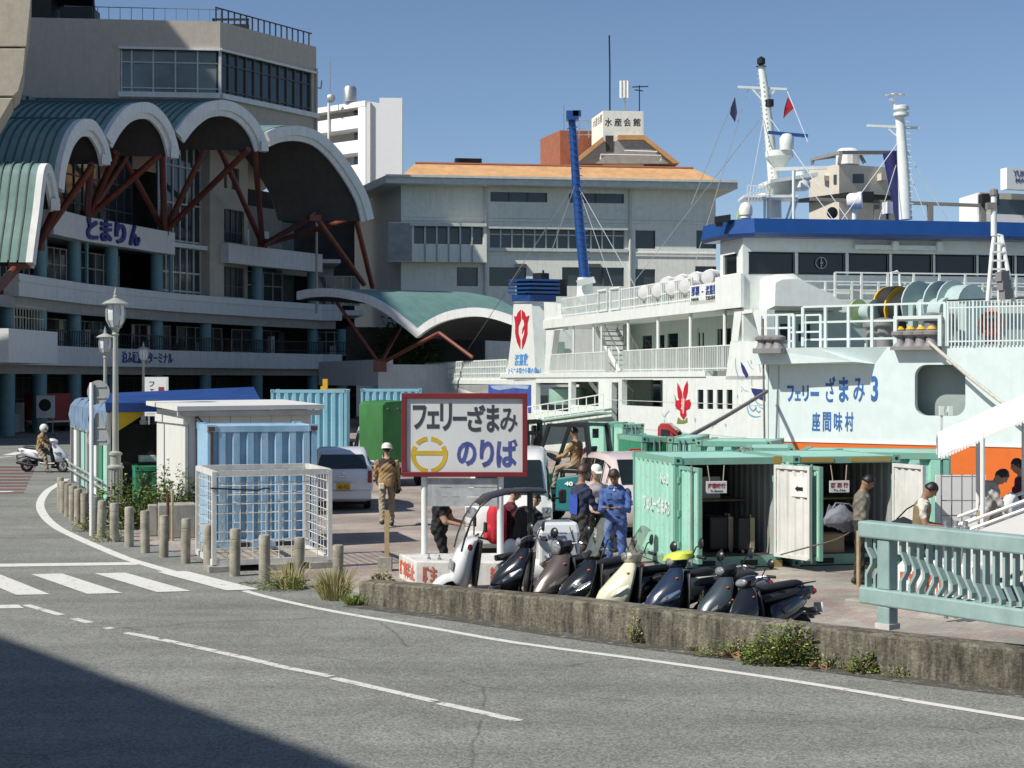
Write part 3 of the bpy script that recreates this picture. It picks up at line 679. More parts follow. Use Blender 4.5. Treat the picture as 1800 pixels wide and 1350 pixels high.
# ---- upper block: frontal wall, oblique right wall, window band
P0, P1, P2 = XY(-160,103), XY(387,105), XY(556,113)
va, vb = VP(P0, P1), VP(P1, P2)
zt = 27.6; vz = [va.Z(387,165), va.Z(387,90)]
def back(p, d=30): return Vector((p[0]-.35*d, p[1]+d, 0))
mb = MB()
def slab(z0, z1):
    q = [Vector(P0+(0,)), Vector(P1+(0,)), Vector(P2+(0,)), back(P2), back(P0)]
    mb.prism([x+Vector((0,0,z0)) for x in q], (0, 0, z1-z0))
slab(vz[1], zt); slab(19.6, vz[0]); mb.build('upper_wall', beige, tomb, world=True)
mb = MB(); va.box(mb, 0, va.U(211), vz[0], vz[1], -12, 0); mb.build('upper_wall', beige, tomb, world=True)
wb = MB(); va.pbox(wb, 211, 387, vz[0], vz[1], -.5, -.25); w = wb.build('window_band', mat('shaded_window_glass', (.15,.185,.18), .12, var=.4, scale=.25), tomb, world=True); mm = MB()
for px in (213, 231, 269, 308, 347, 385): u = va.U(px); va.box(mm, u-.05, u+.05, vz[0], vz[1], -.25, -.12)
for f in (.12, .72): z = vz[0]+(vz[1]-vz[0])*f; va.pbox(mm, 211, 387, z-.04, z+.04, -.247, -.15)
mm.build('mullion', frame_w, w, world=True)
wb = MB(); vb.pbox(wb, 387, 548, vz[0], vz[1], -.5, -.25); w = wb.build('window_band', winb, tomb, world=True); mm = MB()
for k in range(12): u = vb.U(390)+(vb.U(548)-vb.U(390))*k/11; vb.box(mm, u-.05, u+.05, vz[0], vz[1], -.25, -.12)
for f in (.12, .72): z = vz[0]+(vz[1]-vz[0])*f; vb.pbox(mm, 387, 548, z-.04, z+.04, -.247, -.15)
mm.build('mullion', frame_d, w, world=True)
mb = MB(); vb.pbox(mb, 548, 556, vz[0], vz[1], -12, 0); mb.build('upper_wall', beige, tomb, world=True); mb = MB(); va.pbox(mb, 384.5, 389, vz[0], vz[1], -.3, .05); mb.build('corner_mullion', frame_w, tomb, world=True)
mb = MB()
for v, a, b in ((va, 209, 388), (vb, 386.5, 556)):
    v.pbox(mb, a, b, vz[0]-.35, vz[0], -.2, .35); v.pbox(mb, a, b, vz[1], vz[1]+.16, -.2, .2)
mb.build('window_ledge', tomw, tomb, world=True)
mb = MB(); mb.tube([vb.at(vb.L-.1, 8, .12), vb.at(vb.L-.1, 26, .12)], .09, 8); mb.tube([vb.at(vb.L, 24.6, .1), vb.at(vb.L+.4, 24.6, .1), vb.at(vb.L+.5, 25.2, .1)], .06, 6); mb.build('drain_pipe', beige, tomb, world=True)
# roof edge railings (thin ones joined)
rb = MB(); va.pbox(rb, 110, 387, zt+.9, zt+.95, -.5, -.45)
for k in range(14): px = 130+k*19.8; u = va.U(px); va.box(rb, u-.02, u+.02, zt, zt+.9, -.5, -.46)
rb.build('roof_railing', mat('grey_blue_rail', (.16,.20,.26), .5), tomb, world=True, kind='stuff')
rb = MB(); vb.pbox(rb, 387, 556, zt+1.0, zt+1.08, -.5, -.42); vb.pbox(rb, 387, 556, zt+.02, zt+.08, -.5, -.42)
for k in range(17): u = vb.U(388)+(vb.L-vb.U(388)-.3)*k/16; vb.box(rb, u-.04, u+.04, zt, zt+1.0, -.5, -.42)
rb.build('roof_railing', railb, tomb, world=True, kind='stuff')
mb = MB(); c = va.at(va.U(75), zt, -1.2)
mb.obox(c+Vector((-2.5,0,.75)), (3.2,0,0), (0,1.2,0), (0,0,.75)); mb.obox(c+Vector((2.2,.4,.45)), (1.1,0,0), (0,1,0), (0,0,.45)); mb.build('roof_plant_room', darkm, tomb, world=True)
mb = MB(); mb.quad(c+Vector((-1.2,-.6,1.9)), c+Vector((3.4,-.6,1.7)), c+Vector((3.0,1.5,.9)), c+Vector((-.6,1.5,1.25))); mb.bar(c+Vector((3.4,-.6,0)), c+Vector((3.4,-.6,2.1)), .12); mb.build('torn_awning', darkm, tomb, world=True)
mb = MB(); c = vb.at(vb.U(445), zt, -2.2); 
for dx in (-1.2, 1.2): mb.bar(c+Vector((dx,0,0)), c+Vector((dx,0,1.05)), .14)
mb.bar(c+Vector((-1.3,0,1.05)), c+Vector((1.3,0,1.05)), .14); mb.bar(c+Vector((-1.3,0,.55)), c+Vector((1.3,0,.55)), .3); mb.build('roof_gantry', darkm, tomb, world=True)
# ---- lower wavy canopy beside the terminal
lc = thing('wave_canopy', 'low wave shaped canopy with green roof and white edge beside the terminal', 'canopy', (-5, 98, 0))
v = VP(XY(528,102), XY(905,94))
o1 = [(527,513),(545,509),(570,507),(595,508),(625,513),(655,521),(685,538),(710,557),(737,579)]
o2 = [(737,579),(758,563),(785,550),(815,543),(845,541),(875,546),(905,556)]
for pl in (o1, o2):
    pts = smooth([Vector((x, y, 0)) for x, y in pl], 3); a = [v.pt(p.x, p.y) for p in pts]; b = [p-Vector((0,0,.55)) for p in a]
    MB().loft([[p, p+v.n*.35, q+v.n*.35, q] for p, q in zip(a, b)]).build('fascia', tomw, lc, world=True, smooth=35)
    d = -v.n*9+Vector((3.6, 0, 0)); MB().loft([[p+Vector((0,0,-.02)) for p in a], [p+d+Vector((0,0,.25)) for p in a]], caps=False, closed=False).build('roof', copper, lc, world=True, smooth=60)
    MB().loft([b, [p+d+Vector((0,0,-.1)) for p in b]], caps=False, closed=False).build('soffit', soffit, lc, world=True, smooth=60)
for a, b in (((592,532,101), (668,640,98)), ((668,640,98), (772,585,95)), ((668,640,98), (712,560,106)), ((772,585,95),(830,628,93.5))):
    MB().tube([W(*a), W(*b)], .12, 10).build('strut', rustred, lc, world=True, smooth=50)
mb = MB(); mb.obox(W(668,644,98), (.4,0,0), (0,.4,0), (0,0,.35)); mb.build('strut_foot', rustred, lc, world=True)
va2 = VP(XY(560,112), XY(665,99)); vb2 = VP(XY(665,99), XY(900,101))
tw = thing('terrace_wall', 'white walled raised terrace under the wave canopy', 'wall', (-10, 104, 0))
mb = MB(); z0 = CAMH-2/FPX*100; va2.box(mb, 0, va2.L, z0-.3, z0+1.4, -1, 0); mb.build('parapet', tomw, tw, world=True)
mb = MB(); vb2.box(mb, 0, vb2.L, 0, 4.1, -1, 0); mb.build('wall', tomw, tw, world=True)
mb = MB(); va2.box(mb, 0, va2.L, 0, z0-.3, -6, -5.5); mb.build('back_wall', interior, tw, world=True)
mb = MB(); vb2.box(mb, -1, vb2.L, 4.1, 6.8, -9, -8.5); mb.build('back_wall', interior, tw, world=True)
plant('tree', 'dark bushy tree in the shade under the wave canopy', 'tree', W(705,646,108), 2.6, 2, 4.0, 1400, .45, [lf[3], lf[0]], (5,1), seed=33)
# hotel tower beside the terminal (outside the picture, it throws the big shade)
ht = thing('hotel_tower', 'tall beige hotel tower beside the ferry terminal', 'building', (-64, 88, 0))
mb = MB(); mb.box(-78, -50, 66, 122, 0, 60.5); mb.build('tower_wall', beige, ht, world=True)
mb = MB()
for k in range(16): mb.box(-49.99, -49.9, 68, 120, 6+k*3.3, 7.6+k*3.3)
mb.build('window_band', winb, ht, world=True)
# concrete pier at the top left edge and the elevated road that shades the street
bp_ = thing('bridge_pier', 'beige concrete bridge pier head with tapering underside at picture edge', 'pier', (-22, 68, 0))
pc = mat('pier_concrete', (.40,.36,.28), .9, var=.1, bump=.35, bscale=12, streak=.4, dcol=(.25,.22,.17))
Yp = 68.; prof_ = [W(56,-60,Yp), W(55,0,Yp), W(47,82,Yp)]; prof2 = [W(45.5,85,Yp), W(41,130,Yp), W(33,160,Yp), W(24,169,Yp)]; prof3 = [W(23,172,Yp), W(0,212,Yp), W(-60,285,Yp)]
for nm, pr, zt_ in (('pier_block', prof_, None), ('pier_block', prof2, None), ('pier_block', prof3, None)):
    q = pr+[Vector((-40, Yp, pr[-1].z)), Vector((-40, Yp, pr[0].z))]; MB().prism(q, (-1.0, 3.2, 0)).build(nm, pc, bp_, world=True, bevel=.04)
MB().box(-40, -31, 68.2, 72.0, -.2, W(0,280,Yp).z).build('pier_shaft', pc, bp_, world=True)
eb = thing('elevated_road', 'elevated road deck over the street behind the camera', 'bridge', (-18, 12, 0))
d = Vector((.62, -.785, 0)); n = Vector((-.785, -.62, 0))
Hd = 15.0; k_ = Hd/math.tan(R(47)); sh = Vector((.86, .50, 0)).normalized()*k_
e0 = Vector((-6.2-1.28, 18.6-.75, 0))-sh
q = [e0-d*40, e0+d*60, e0+d*60+n*14, e0-d*40+n*14]; MB().prism([p+Vector((0,0,Hd)) for p in q], (0,0,1.6)).build('deck', pc, eb, world=True)
for t in (-24, 10): MB().lathe(e0+d*t+n*7, [(1.3, -.2), (1.3, Hd)], 20).build('deck_column', pc, eb, world=True)
# ---------------------------------------------------------------- buildings behind the harbour
suiw = mat('pale_green_grey_render', (.82,.82,.73), .75, var=.05, streak=.3, dirt=.15, dcol=(.36,.36,.32))
suig = mat('stained_concrete_bay', (.34,.35,.34), .85, var=.15, dirt=.5, dcol=(.2,.2,.2))
tileo = mat('orange_roof_tiles', (.58,.33,.15), .8, var=.14, scale=1.2, dirt=.7, dcol=(.36,.22,.10), bump=.3, bscale=4)
gutter = mat('eave_gutter', (.60,.62,.58), .5, streak=.15)
sb = thing('office_building', 'pale office block with orange tiled roof and rooftop name box', 'building', (0, 125, 0))
v = VP(XY(690,120), XY(1280,123.5))
u = v.U
def Z(px, py): return v.Z(px, py)
zE = Z(980,326)
hol = []
def win(x0, y0, x1, y1): return (u(x0), u(x1), Z((x0+x1)/2, y1), Z((x0+x1)/2, y0))
w_up = [win(862,338,962,355), win(1000,340,1097,357)]
w_r = [win(860,404,1098,437), win(1117,405,1152,437), win(1224,405,1258,437)]
w_l = [win(803,470,840,503), win(860,470,925,503), win(988,470,1097,503), win(1117,473,1152,505), win(1222,468,1258,505)]
hol = w_up+w_r+w_l
mb = MB(); v.holed(mb, u(705), u(1258), 0, zE, hol, -.35, 0)
mb.prism([v.at(u(705), 0, -.35), v.at(u(705), 0, -16)+Vector((-4,0,0)), v.at(u(1258), 0, -16), v.at(u(1258), 0, -.35)], (0,0,zE)); mb.build('wall', suiw, sb, world=True)
for q in hol:
    w = MB(); v.box(w, q[0], q[1], q[2], q[3], -.3, -.22); w = w.build('window', winb, sb, world=True)
    mm = MB(); n = max(2, int((q[1]-q[0])/.85)) if q in w_r[:1] else max(1, int((q[1]-q[0])/1.5))
    for k in range(n+1): uu = q[0]+(q[1]-q[0])*k/n; v.box(mm, uu-.06, uu+.06, q[2], q[3], -.22, -.05)
    if q in w_r[:1]: v.box(mm, q[0], q[1], q[2]+(q[3]-q[2])*.7, q[2]+(q[3]-q[2])*.76, -.217, -.1); v.box(mm, q[0]-.2, q[1]+.2, q[3], q[3]+.2, -.1, .5); v.box(mm, q[0]-.2, q[1]+.2, q[2]-.25, q[2], -.1, .25)
    mm.build('mullion', gutter if q in w_r[:1] else frame_d, w, world=True)
for (x0, y0, x1, y1) in ((905,464,925,470), (1030,464,1055,470)):
    q = win(x0, y0, x1, y1); v.box(mb := MB(), q[0], q[1], q[2], q[3], .0, .25); mb.build('window_hood', frame_d, sb, world=True)
mb = MB()
for y in (384, 390, 443, 448): z = Z(1000, y); v.box(mb, u(705), u(1258), z-.05, z+.04, 0, .08)
mb.build('string_course', suiw, sb, world=True, kind='stuff')
for px in (853, 1107):
    mb = MB(); mb.tube([v.at(u(px), 0, .15), v.at(u(px), zE, .15)], .12, 8); mb.build('drain_pipe', gutter, sb, world=True)
# projecting bay at the left
q = win(682,394,853,462); b = win(725,400,848,431)
mb = MB(); v.holed(mb, q[0], q[1], q[2], q[3], [b], .2, 1.0); v.box(mb, q[0], q[0]+.3, q[2], q[3], -2, .2); v.box(mb, q[1]-.2, q[1], q[2], q[3], 0, .2); v.box(mb, q[0]+.3, q[1]-.2, q[2], q[2]+.2, 0, .2); mb.build('bay', suiw, sb, world=True)
mb = MB(); v.box(mb, q[0]+.02, b[0]-.1, q[2]+.05, q[3]-.05, 1.0, 1.03); mb.build('bay_panel', suig, sb, world=True)
w = MB(); v.box(w, b[0], b[1], b[2], b[3], .3, .4); w = w.build('window', winb, sb, world=True); mm = MB()
for k in range(7): uu = b[0]+(b[1]-b[0])*k/6; v.box(mm, uu-.07, uu+.07, b[2], b[3], .4, .9)
v.box(mm, b[0]-.3, b[1]+.2, b[3], b[3]+.25, 1.003, 1.2); mm.build('mullion', gutter, w, world=True)
mb = MB()
for k in range(1, 6): uu = b[0]+(b[1]-b[0])*k/6; v.box(mb, uu-.04, uu+.04, q[2], b[2], 1.0, 1.06)
mb.build('bay_rib', suig, sb, world=True, kind='stuff')
# left return wall features
for k, (z0, z1) in enumerate(((Z(700,392), Z(700,350)), (Z(700,505), Z(700,470)))):
    MB().box(-1, 1, -1, 1, 0, 1)
# eaves and roof
mb = MB(); e0, e1 = u(676), u(1287); zf0, zf1 = Z(980,331), Z(980,318)
mb.prism([v.at(e0, zf0, 1.6), v.at(e0, zf0, -19)+Vector((-5,0,0)), v.at(e1, zf0, -19), v.at(e1, zf0, 1.6)], (0,0,zf1-zf0)); mb.build('eave', gutter, sb, world=True)
mb = MB(); v.box(mb, e0, e1, zf1-.12, zf1+.06, 1.602, 1.8); mb.build('gutter', gutter, sb, world=True)
zr0, zr1 = zf1+.002, Z(980,285)
mb = MB(); A_ = [v.at(u(700), zf1, .3), v.at(u(1265), zf1, .3), v.at(u(1265), zf1, -17), v.at(u(700), zf1, -17)]
r0 = [v.at(u(708), Z(980,312), .1), v.at(u(1262), Z(980,312), .1), v.at(u(1262), Z(980,312), -15), v.at(u(708), Z(980,312), -15)]
mb.loft([A_, r0]); mb.build('roof_kerb', suiw, sb, world=True)
r1 = [v.at(u(733), zr1, -2.2), v.at(u(1230), zr1, -2.2), v.at(u(1225), zr1, -12), v.at(u(733), zr1, -12)]
mb = MB(); mb.loft([[p+Vector((0,0,.003)) for p in r0], r1]); mb.build('roof', tileo, sb, world=True)
mb = MB(); mb.tube([r1[0], r1[1]], .14, 6); mb.build('ridge_cap', mat('red_ridge', (.30,.10,.06), .7), sb, world=True)
# rooftop things
for px, w_ in ((822,.5), (838,.9), (846,.6)):
    v.box(mb := MB(), u(px)-w_, u(px)+w_, zr1-.3, zr1+.9, -6, -5); mb.build('cooling_unit', darkm, sb, world=True)
vt = VP(XY(1060,127), XY(1131,127.3)); vl = VP(XY(1040,131), XY(1060,127))
zb, ztp = vt.Z(1095,262), vt.Z(1095,195)
mb = MB(); mb.prism([vt.at(0,0,0), vt.at(vt.L,0,0), vt.at(vt.L,0,-5), vl.at(0,0,0)], (0,0,ztp-zr1+1)); mb.V = [(x, y, z+zr1-1) for x, y, z in mb.V]; mb.build('name_box', suiw, sb, world=True)
blk = mat('black_lettering', (.015,.015,.015), .5)
uu_ = vt.u if vt.u.x > 0 else -vt.u
for i, ch in enumerate('水産会館'):
    text(ch, blk, sb, vt.pt(1063+i*16.6, 222, .0), uu_, (0,0,1), .62, .68, 'letter', .012, bold=.012)
ul = vl.u if vl.u.x > 0 else -vl.u
text('水産会館', mat('grey_lettering', (.2,.2,.2), .6), sb, vl.pt(1042.5, 226, .0), ul, (0,0,1), vl.L*.8, .75, 'lettering', .012, bold=.01)
def gp(px, py, d=0): return vt.pt(px, py, d)
mb = MB(); mb.prism([gp(1000,289,.8), gp(1057,243,.8), gp(1060,250,.8), gp(1012,289,.8)], -vt.n*5); mb.build('gable_roof', tileo, sb, world=True)
mb = MB(); mb.prism([gp(1084,240,.8), gp(1130,240,.8), gp(1192,289,.8), gp(1180,289,.8), gp(1129,248,.8), gp(1084,248,.8)], -vt.n*5); mb.build('gable_roof', tileo, sb, world=True)
mb = MB(); mb.prism([gp(1012,289,.5), gp(1060,250,.5), gp(1078,250,.5), gp(1084,248,.5), gp(1129,248,.5), gp(1180,289,.5)], -vt.n*4); mb.build('gable_wall', suig, sb, world=True)
mb = MB(); mb.prism([gp(1064,268,.55), gp(1076,268,.55), gp(1077,240,.55), gp(1063,240,.55)], -vt.n*.3); mb.build('opening', interior, sb, world=True)
mb = MB(); mb.tube([gp(1052,284,1.2), gp(1052,276,1.2), gp(1157,278,1.2), gp(1157,286,1.2)], .09, 5); mb.tube([gp(1094,269,1.2), gp(1150,271,1.2)], .09, 5); mb.build('roof_pipe', gutter, sb, world=True)
mb = MB(); mb.obox(W(1002,268,134), (1.75,.3,0), (-.8,2.4,0), (0,0,1.5)); mb.build('water_tank_box', mat('brick_red_render', (.30,.11,.06), .8, var=.15), sb, world=True)
def ant(name, paths, r, mm=steel):
    mb = MB()
    for p in paths: mb.tube([W(*q) for q in p], r, 5)
    return mb.build(name, mm, sb, world=True)
ant('antenna', [[(1072,196,129),(1072,120,129)],[(1072,120,129),(1071,62,129)]], .07, darkm)
ant('antenna', [[(991,243,134),(991,183,134)]], .05)
ant('antenna', [[(1124,196,129),(1124,150,129)],[(1112,153,128),(1139,152,130)],[(1116,158,128),(1130,160,129)]], .05, darkm)
a_ = ant('cell_antenna', [[(1098,196,129),(1098,165,129)]], .09)
for px in (1092, 1098, 1104):
    mb = MB(); mb.tube([W(px,172,129), W(px,142,129)], .14, 8); mb.build('antenna_panel', white, sb, world=True)
mb = MB()
for px in (1018, 1035): mb.tube([W(px,243,131), W(px,212,131)], .05, 5)
for y in (212, 226, 237): mb.tube([W(1015,y,131), W(1040,y,131)], .04, 5)
mb.build('roof_rail', steel, sb, world=True)

# ---- white apartment block
ab = thing('apartment_block', 'white apartment block with open balconies and blank end wall', 'building', (-10, 172, 0))
v1 = VP(XY(520,177), XY(643,170)); v2 = VP(XY(643,170), XY(707,170.2)); aw = mat('bright_white_render', (.88,.88,.86), .7, var=.02, streak=.06, dcol=(.55,.53,.5))
ztop = v1.Z(643,180)
mb = MB(); v2.box(mb, 0, v2.L, 0, v2.Z(670,181), -5, 0); v2.pbox(mb, 667, 707, v2.Z(670,181), v2.Z(690,172), -5, 0); mb.build('end_wall', aw, ab, world=True)
mb = MB(); v2.pbox(mb, 650.5, 653, 0, v2.Z(670,181), 0, .25); mb.build('wall_seam', suig, ab, world=True)
gv = mat('balcony_back_wall', (.42,.41,.39), .8)
mb = MB(); v1.box(mb, 0, v1.L, 0, ztop-.4, -3, -1.4); mb.build('back_wall', gv, ab, world=True)
mb = MB(); v1.box(mb, -1, v1.L, ztop-.4, ztop+.2, -3, .1); mb.build('roof_slab', aw, ab, world=True)
v1.pbox(mb := MB(), 630, 643, 0, ztop-.4, -1.4, .05); mb.build('corner_pier', aw, ab, world=True)
step = (250-207)/FPX*171
z = v1.Z(600,229)
for k in range(9):
    mb = MB(); v1.box(mb, 0, v1.U(630), z, z+22/FPX*171, -.2, 0); v1.box(mb, 0, v1.U(630), z-.2, z, -1.4, -.2); mb.build('balcony', aw, ab, world=True)
    w = MB(); v1.pbox(w, 608, 621, z+.3, z+2.6, -1.38, -1.3); w.build('window', winb, ab, world=True); z -= step
mb = MB(); mb.tube([v1.pt(580,182,.2), v1.pt(580,252,.2)], .14, 6); mb.build('drain_pipe', aw, ab, world=True)
mb = MB(); mb.lathe(W(615,180,172), [(.75,0),(.75,1.5),(.6,1.75)], 14); mb.build('water_tank', steel, ab, world=True, smooth=40)
mb = MB(); mb.tube([W(580,180,172), W(580,100,172)], .07, 5); mb.ball(W(582,173,171.5), (.5,.2,.5)); mb.build('antenna', steel, ab, world=True)
ob = thing('apartment_block', 'sunlit cream building glimpsed between terminal and office block', 'building', (-14, 150, 0))
vx = VP(XY(600,150), XY(720,150)); mb = MB(); vx.box(mb, 0, vx.L, 0, vx.Z(660,345), -8, 0); mb.build('wall', mat('cream_render', (.62,.56,.40), .8, streak=.2), ob, world=True)
for y in (388, 425, 462, 500, 540): vx.pbox(mb := MB(), 600, 712, vx.Z(660,y+14), vx.Z(660,y), -.3, .05); mb.build('window_band', winb, ob, world=True)
for y in (372, 410, 447, 485): vx.pbox(mb := MB(), 600, 712, vx.Z(660,y+10), vx.Z(660,y), .05, 1.0); mb.build('balcony', aw, ob, world=True)
# ---- cream stair tower with steel roof frame
cb = thing('apartment_block', 'cream block with open steel frame on its flat roof', 'building', (33, 140, 0))
vl, vr = VP(XY(1422,144), XY(1475,140)), VP(XY(1475,140), XY(1582,143)); cm_ = mat('cream_paint', (.60,.55,.45), .75, var=.05, streak=.2)
zt2 = vr.Z(1475,288)
mb = MB(); mb.prism([vl.at(0,0,0), vr.at(0,0,0), vr.at(vr.L,0,0), vr.at(vr.L,0,-8), vl.at(0,0,-8)], (0,0,zt2)); mb.build('wall', cm_, cb, world=True)
mb = MB(); mb.prism([vl.at(-.6,0,1.0), vr.at(0,0,1.2), vr.at(vr.L,0,1.0), vr.at(vr.L,0,0), vl.at(0,0,0)], (0,0,.35)); mb.V = [(x,y,z+vr.Z(1500,349)) for x,y,z in mb.V]; mb.build('ledge', darkm, cb, world=True)
for (a, b, c, d, vv) in ((1466,307,1471,324,vl), (1499,306,1518,322,vr)):
    w = MB(); vv.poly(w, [(a,b),(c,b),(c,d),(a,d)], -.05, .06); w.build('window', winb, cb, world=True)
mb = MB(); vr.poly(mb, [(1542,306),(1551,306),(1551,318),(1542,318)], 0, .6); mb.build('vent_hood', cm_, cb, world=True)
mb = MB(); vl.poly(mb, [(1450,309),(1458,309),(1458,318),(1450,315)], 0, .6); mb.build('vent_hood', cm_, cb, world=True)
mb = MB(); T = [(1428,289,144),(1475,288,140),(1572,290,143),(1520,287,150)]; T2 = [(1428,280,144),(1478,268,140),(1572,268,143),(1510,270,150)]
for a, b in zip(T, T2): mb.bar(W(*a), W(*b), .3)
for i in range(4): mb.bar(W(*T2[i]), W(*T2[(i+1) % 4]), .3)
mb.build('roof_frame', mat('grey_steel_frame', (.25,.25,.24), .6), cb, world=True)
mb = MB(); mb.lathe(W(1490,290,144), [(1.1,0),(1.1,1.2),(.8,1.5)], 14); mb.build('water_tank', white, cb, world=True)
gn = thing('steel_gantry', 'long brown steel gantry beam on posts behind the ferry bridge', 'gantry', (38, 120, 0))
mb = MB(); mb.bar(W(1424,350,118), W(1742,362,118), .3, .24); mb.build('beam', mat('brown_steel_post', (.20,.19,.17), .6), gn, world=True)
for px in (1541, 1635, 1728):
    mb = MB(); p = W(px,360,118); mb.bar(p, Vector((p.x, p.y, 0)), .4); mb.build('post', mat('brown_steel_post', (.20,.19,.17), .6), gn, world=True)
for a_, b_, c_ in ((1522,346,.5), (1738,352,.65)): MB().obox(W(a_,b_,118), (c_,0,0), (0,.5,0), (0,0,c_*.7)).build('motor_housing', darkm, gn, world=True)
hb = thing('hotel_building', 'low hotel block with white rooftop name sign', 'building', (46, 135, 0))
vh = VP(XY(1690,135), XY(1722,131)); vh2 = VP(XY(1722,131), XY(1900,134)); 
mb = MB(); mb.prism([vh.at(0,0,0), vh2.at(0,0,0), vh2.at(vh2.L,0,0), vh2.at(vh2.L,0,-8), vh.at(0,0,-8)], (0,0,vh2.Z(1730,338))); mb.build('wall', cm_, hb, world=True)
mb = MB(); vh2.pbox(mb, 1752, 1900, vh2.Z(1780,377), vh2.Z(1780,351), -.1, .06); mb.build('window_band', winb, hb, world=True)
mb = MB(); vh2.pbox(mb, 1722, 1900, vh2.Z(1780,392), vh2.Z(1780,379), 0, .5); vh.box(mb, 0, vh.L, 0, vh.Z(1706,342)-.1, .05, .2); mb.build('balcony', aw, hb, world=True)
mb = MB(); vh2.pbox(mb, 1755, 1900, vh2.Z(1780,337)+.05, vh2.Z(1780,299), .3, 1.2); sg = mb.build('roof_sign', aw, hb, world=True)
nb = mat('navy_lettering', (.10,.13,.25), .5); uh = vh2.u if vh2.u.x > 0 else -vh2.u
text('YUKUREST', nb, hb, vh2.pt(1766, 313, 1.2), uh, (0,0,1), 2.9, .52, 'lettering', .03, bold=.02)
text('MAEJIMA', nb, hb, vh2.pt(1770, 326, 1.2), uh, (0,0,1), 2.5, .5, 'lettering', .03, bold=.02)
# long low town silhouette beyond the basin is hidden by the ships; a few plain blocks close the gaps
for (x0, x1, y, Y) in ((1560,1700,640,150), (1230,1440,600,160)):
    t = thing('harbour_shed', f'plain grey harbour shed standing behind the ferries, {"far one" if Y > 155 else "near one"}', 'shed', (XY((x0+x1)/2, Y)[0], Y, 0))
    vv = VP(XY(x0,Y), XY(x1,Y)); mb = MB(); vv.box(mb, 0, vv.L, 0, 6, -8, 0); mb.build('wall', suig, t, world=True)
    mb = MB(); vv.box(mb, -.4, vv.L+.4, 6, 6.4, -8.4, .4); mb.build('roof', darkm, t, world=True)
# ---------------------------------------------------------------- ferry A: white ferry with blue bridge roof
shipb = mat('ship_blue', (.012,.065,.24), .32, var=.08, coat=.3)
shipgr = mat('pale_green_deck_paint', (.30,.46,.38), .5, var=.08, streak=.1)
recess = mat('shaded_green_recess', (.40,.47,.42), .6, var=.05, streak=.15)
seamw = mat('weld_seam', (.62,.62,.58), .5)
darkhole = mat('dark_opening', (.02,.02,.02), .7)
redp = mat('flower_red', (.50,.015,.03), .5); pinkp = mat('stamen_pink', (.75,.42,.40), .5); olive = mat('leaf_olive', (.20,.24,.07), .5)
navyp = mat('whale_navy', (.03,.035,.16), .5); skyp = mat('wave_blue', (.18,.38,.50), .5); palep = mat('drawing_grey_blue', (.35,.45,.55), .5)
ftk = thing('ferry', 'white ferry with blue bridge roof, blue funnel top and red flower on its side', 'ferry', (8.2, 57, -1.6))
T = VP((8.2, 57), (1.7, 79.5))
def tu(px): return T.U(px)
def tz(px, py): return T.Z(px, py)
def trect(x0, y0, x1, y1):
    xm = (x0+x1)/2; a, b = sorted((tu(x0), tu(x1))); return (a, b, tz(xm, y1), tz(xm, y0))
def tk(name, m, mb, parent=None, **k): return mb.build(name, m, parent or ftk, world=True, **k)
ZD, ZC, ZU = 3.45, 5.75, 6.2
h1 = [trect(942,673,999,722), trect(1004,671,1052,713), trect(1075,672,1087,760), trect(1093,667,1165,714)] + [trect(x,685,x+10.5,719) for x in (1226,1243,1260,1277)]
uS, uB = tu(735), tu(1420)
mb = MB(); T.holed(mb, uB, uS, -1.7, ZD-.2, h1, -.25, 0)
tk('hull_side', shipw, mb)
mb = MB(); T.box(mb, uB, uS, -1.7, ZD-.25, -11.5, -11.2); T.box(mb, uS-.3, uS, -1.7, 2.0, -11.2, -.25)
a = T.at(uB, -1.7, 0); b = T.at(uB-5, -1.7, -5.7); c = T.at(uB, -1.7, -11.5); mb.prism([a, b, c], (0,0,ZD+1.3)); tk('hull_body', shipw, mb)
for q in h1[:4]:
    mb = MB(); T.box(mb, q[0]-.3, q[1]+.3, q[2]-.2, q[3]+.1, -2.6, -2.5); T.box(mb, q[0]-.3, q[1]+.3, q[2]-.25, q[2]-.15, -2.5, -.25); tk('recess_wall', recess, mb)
for q in h1[4:]:
    mb = MB(); T.box(mb, q[0]-.02, q[1]+.02, q[2]-.02, q[3]+.02, -.10, -.04); tk('window', glassd, mb)
for x in (1116, 1130): 
    mb = MB(); T.box(mb, *trect(x,684,x+4,706), -2.5, -2.45); tk('vent_slot', darkhole, mb)
mb = MB(); T.box(mb, *trect(965,676,1000,720), -2.5, -2.4); tk('dark_doorway', darkhole, mb)
mb = MB(); mb.lathe(T.pt(958,711,-1.2), [(.9,0),(.95,.15),(.95,.8),(.6,.9)], 18); tk('capstan', shipgr, mb, smooth=40)
mb = MB()
for px in (1072, 1090, 1172, 1222, 1296): T.box(mb, tu(px)-.012, tu(px)+.012, -1.5, ZD-.25, 0, .01)
for z in (1.0, 2.2): T.box(mb, uB, tu(1066), z-.012, z+.012, 0, .008)
tk('weld_seam', seamw, mb, kind='stuff')
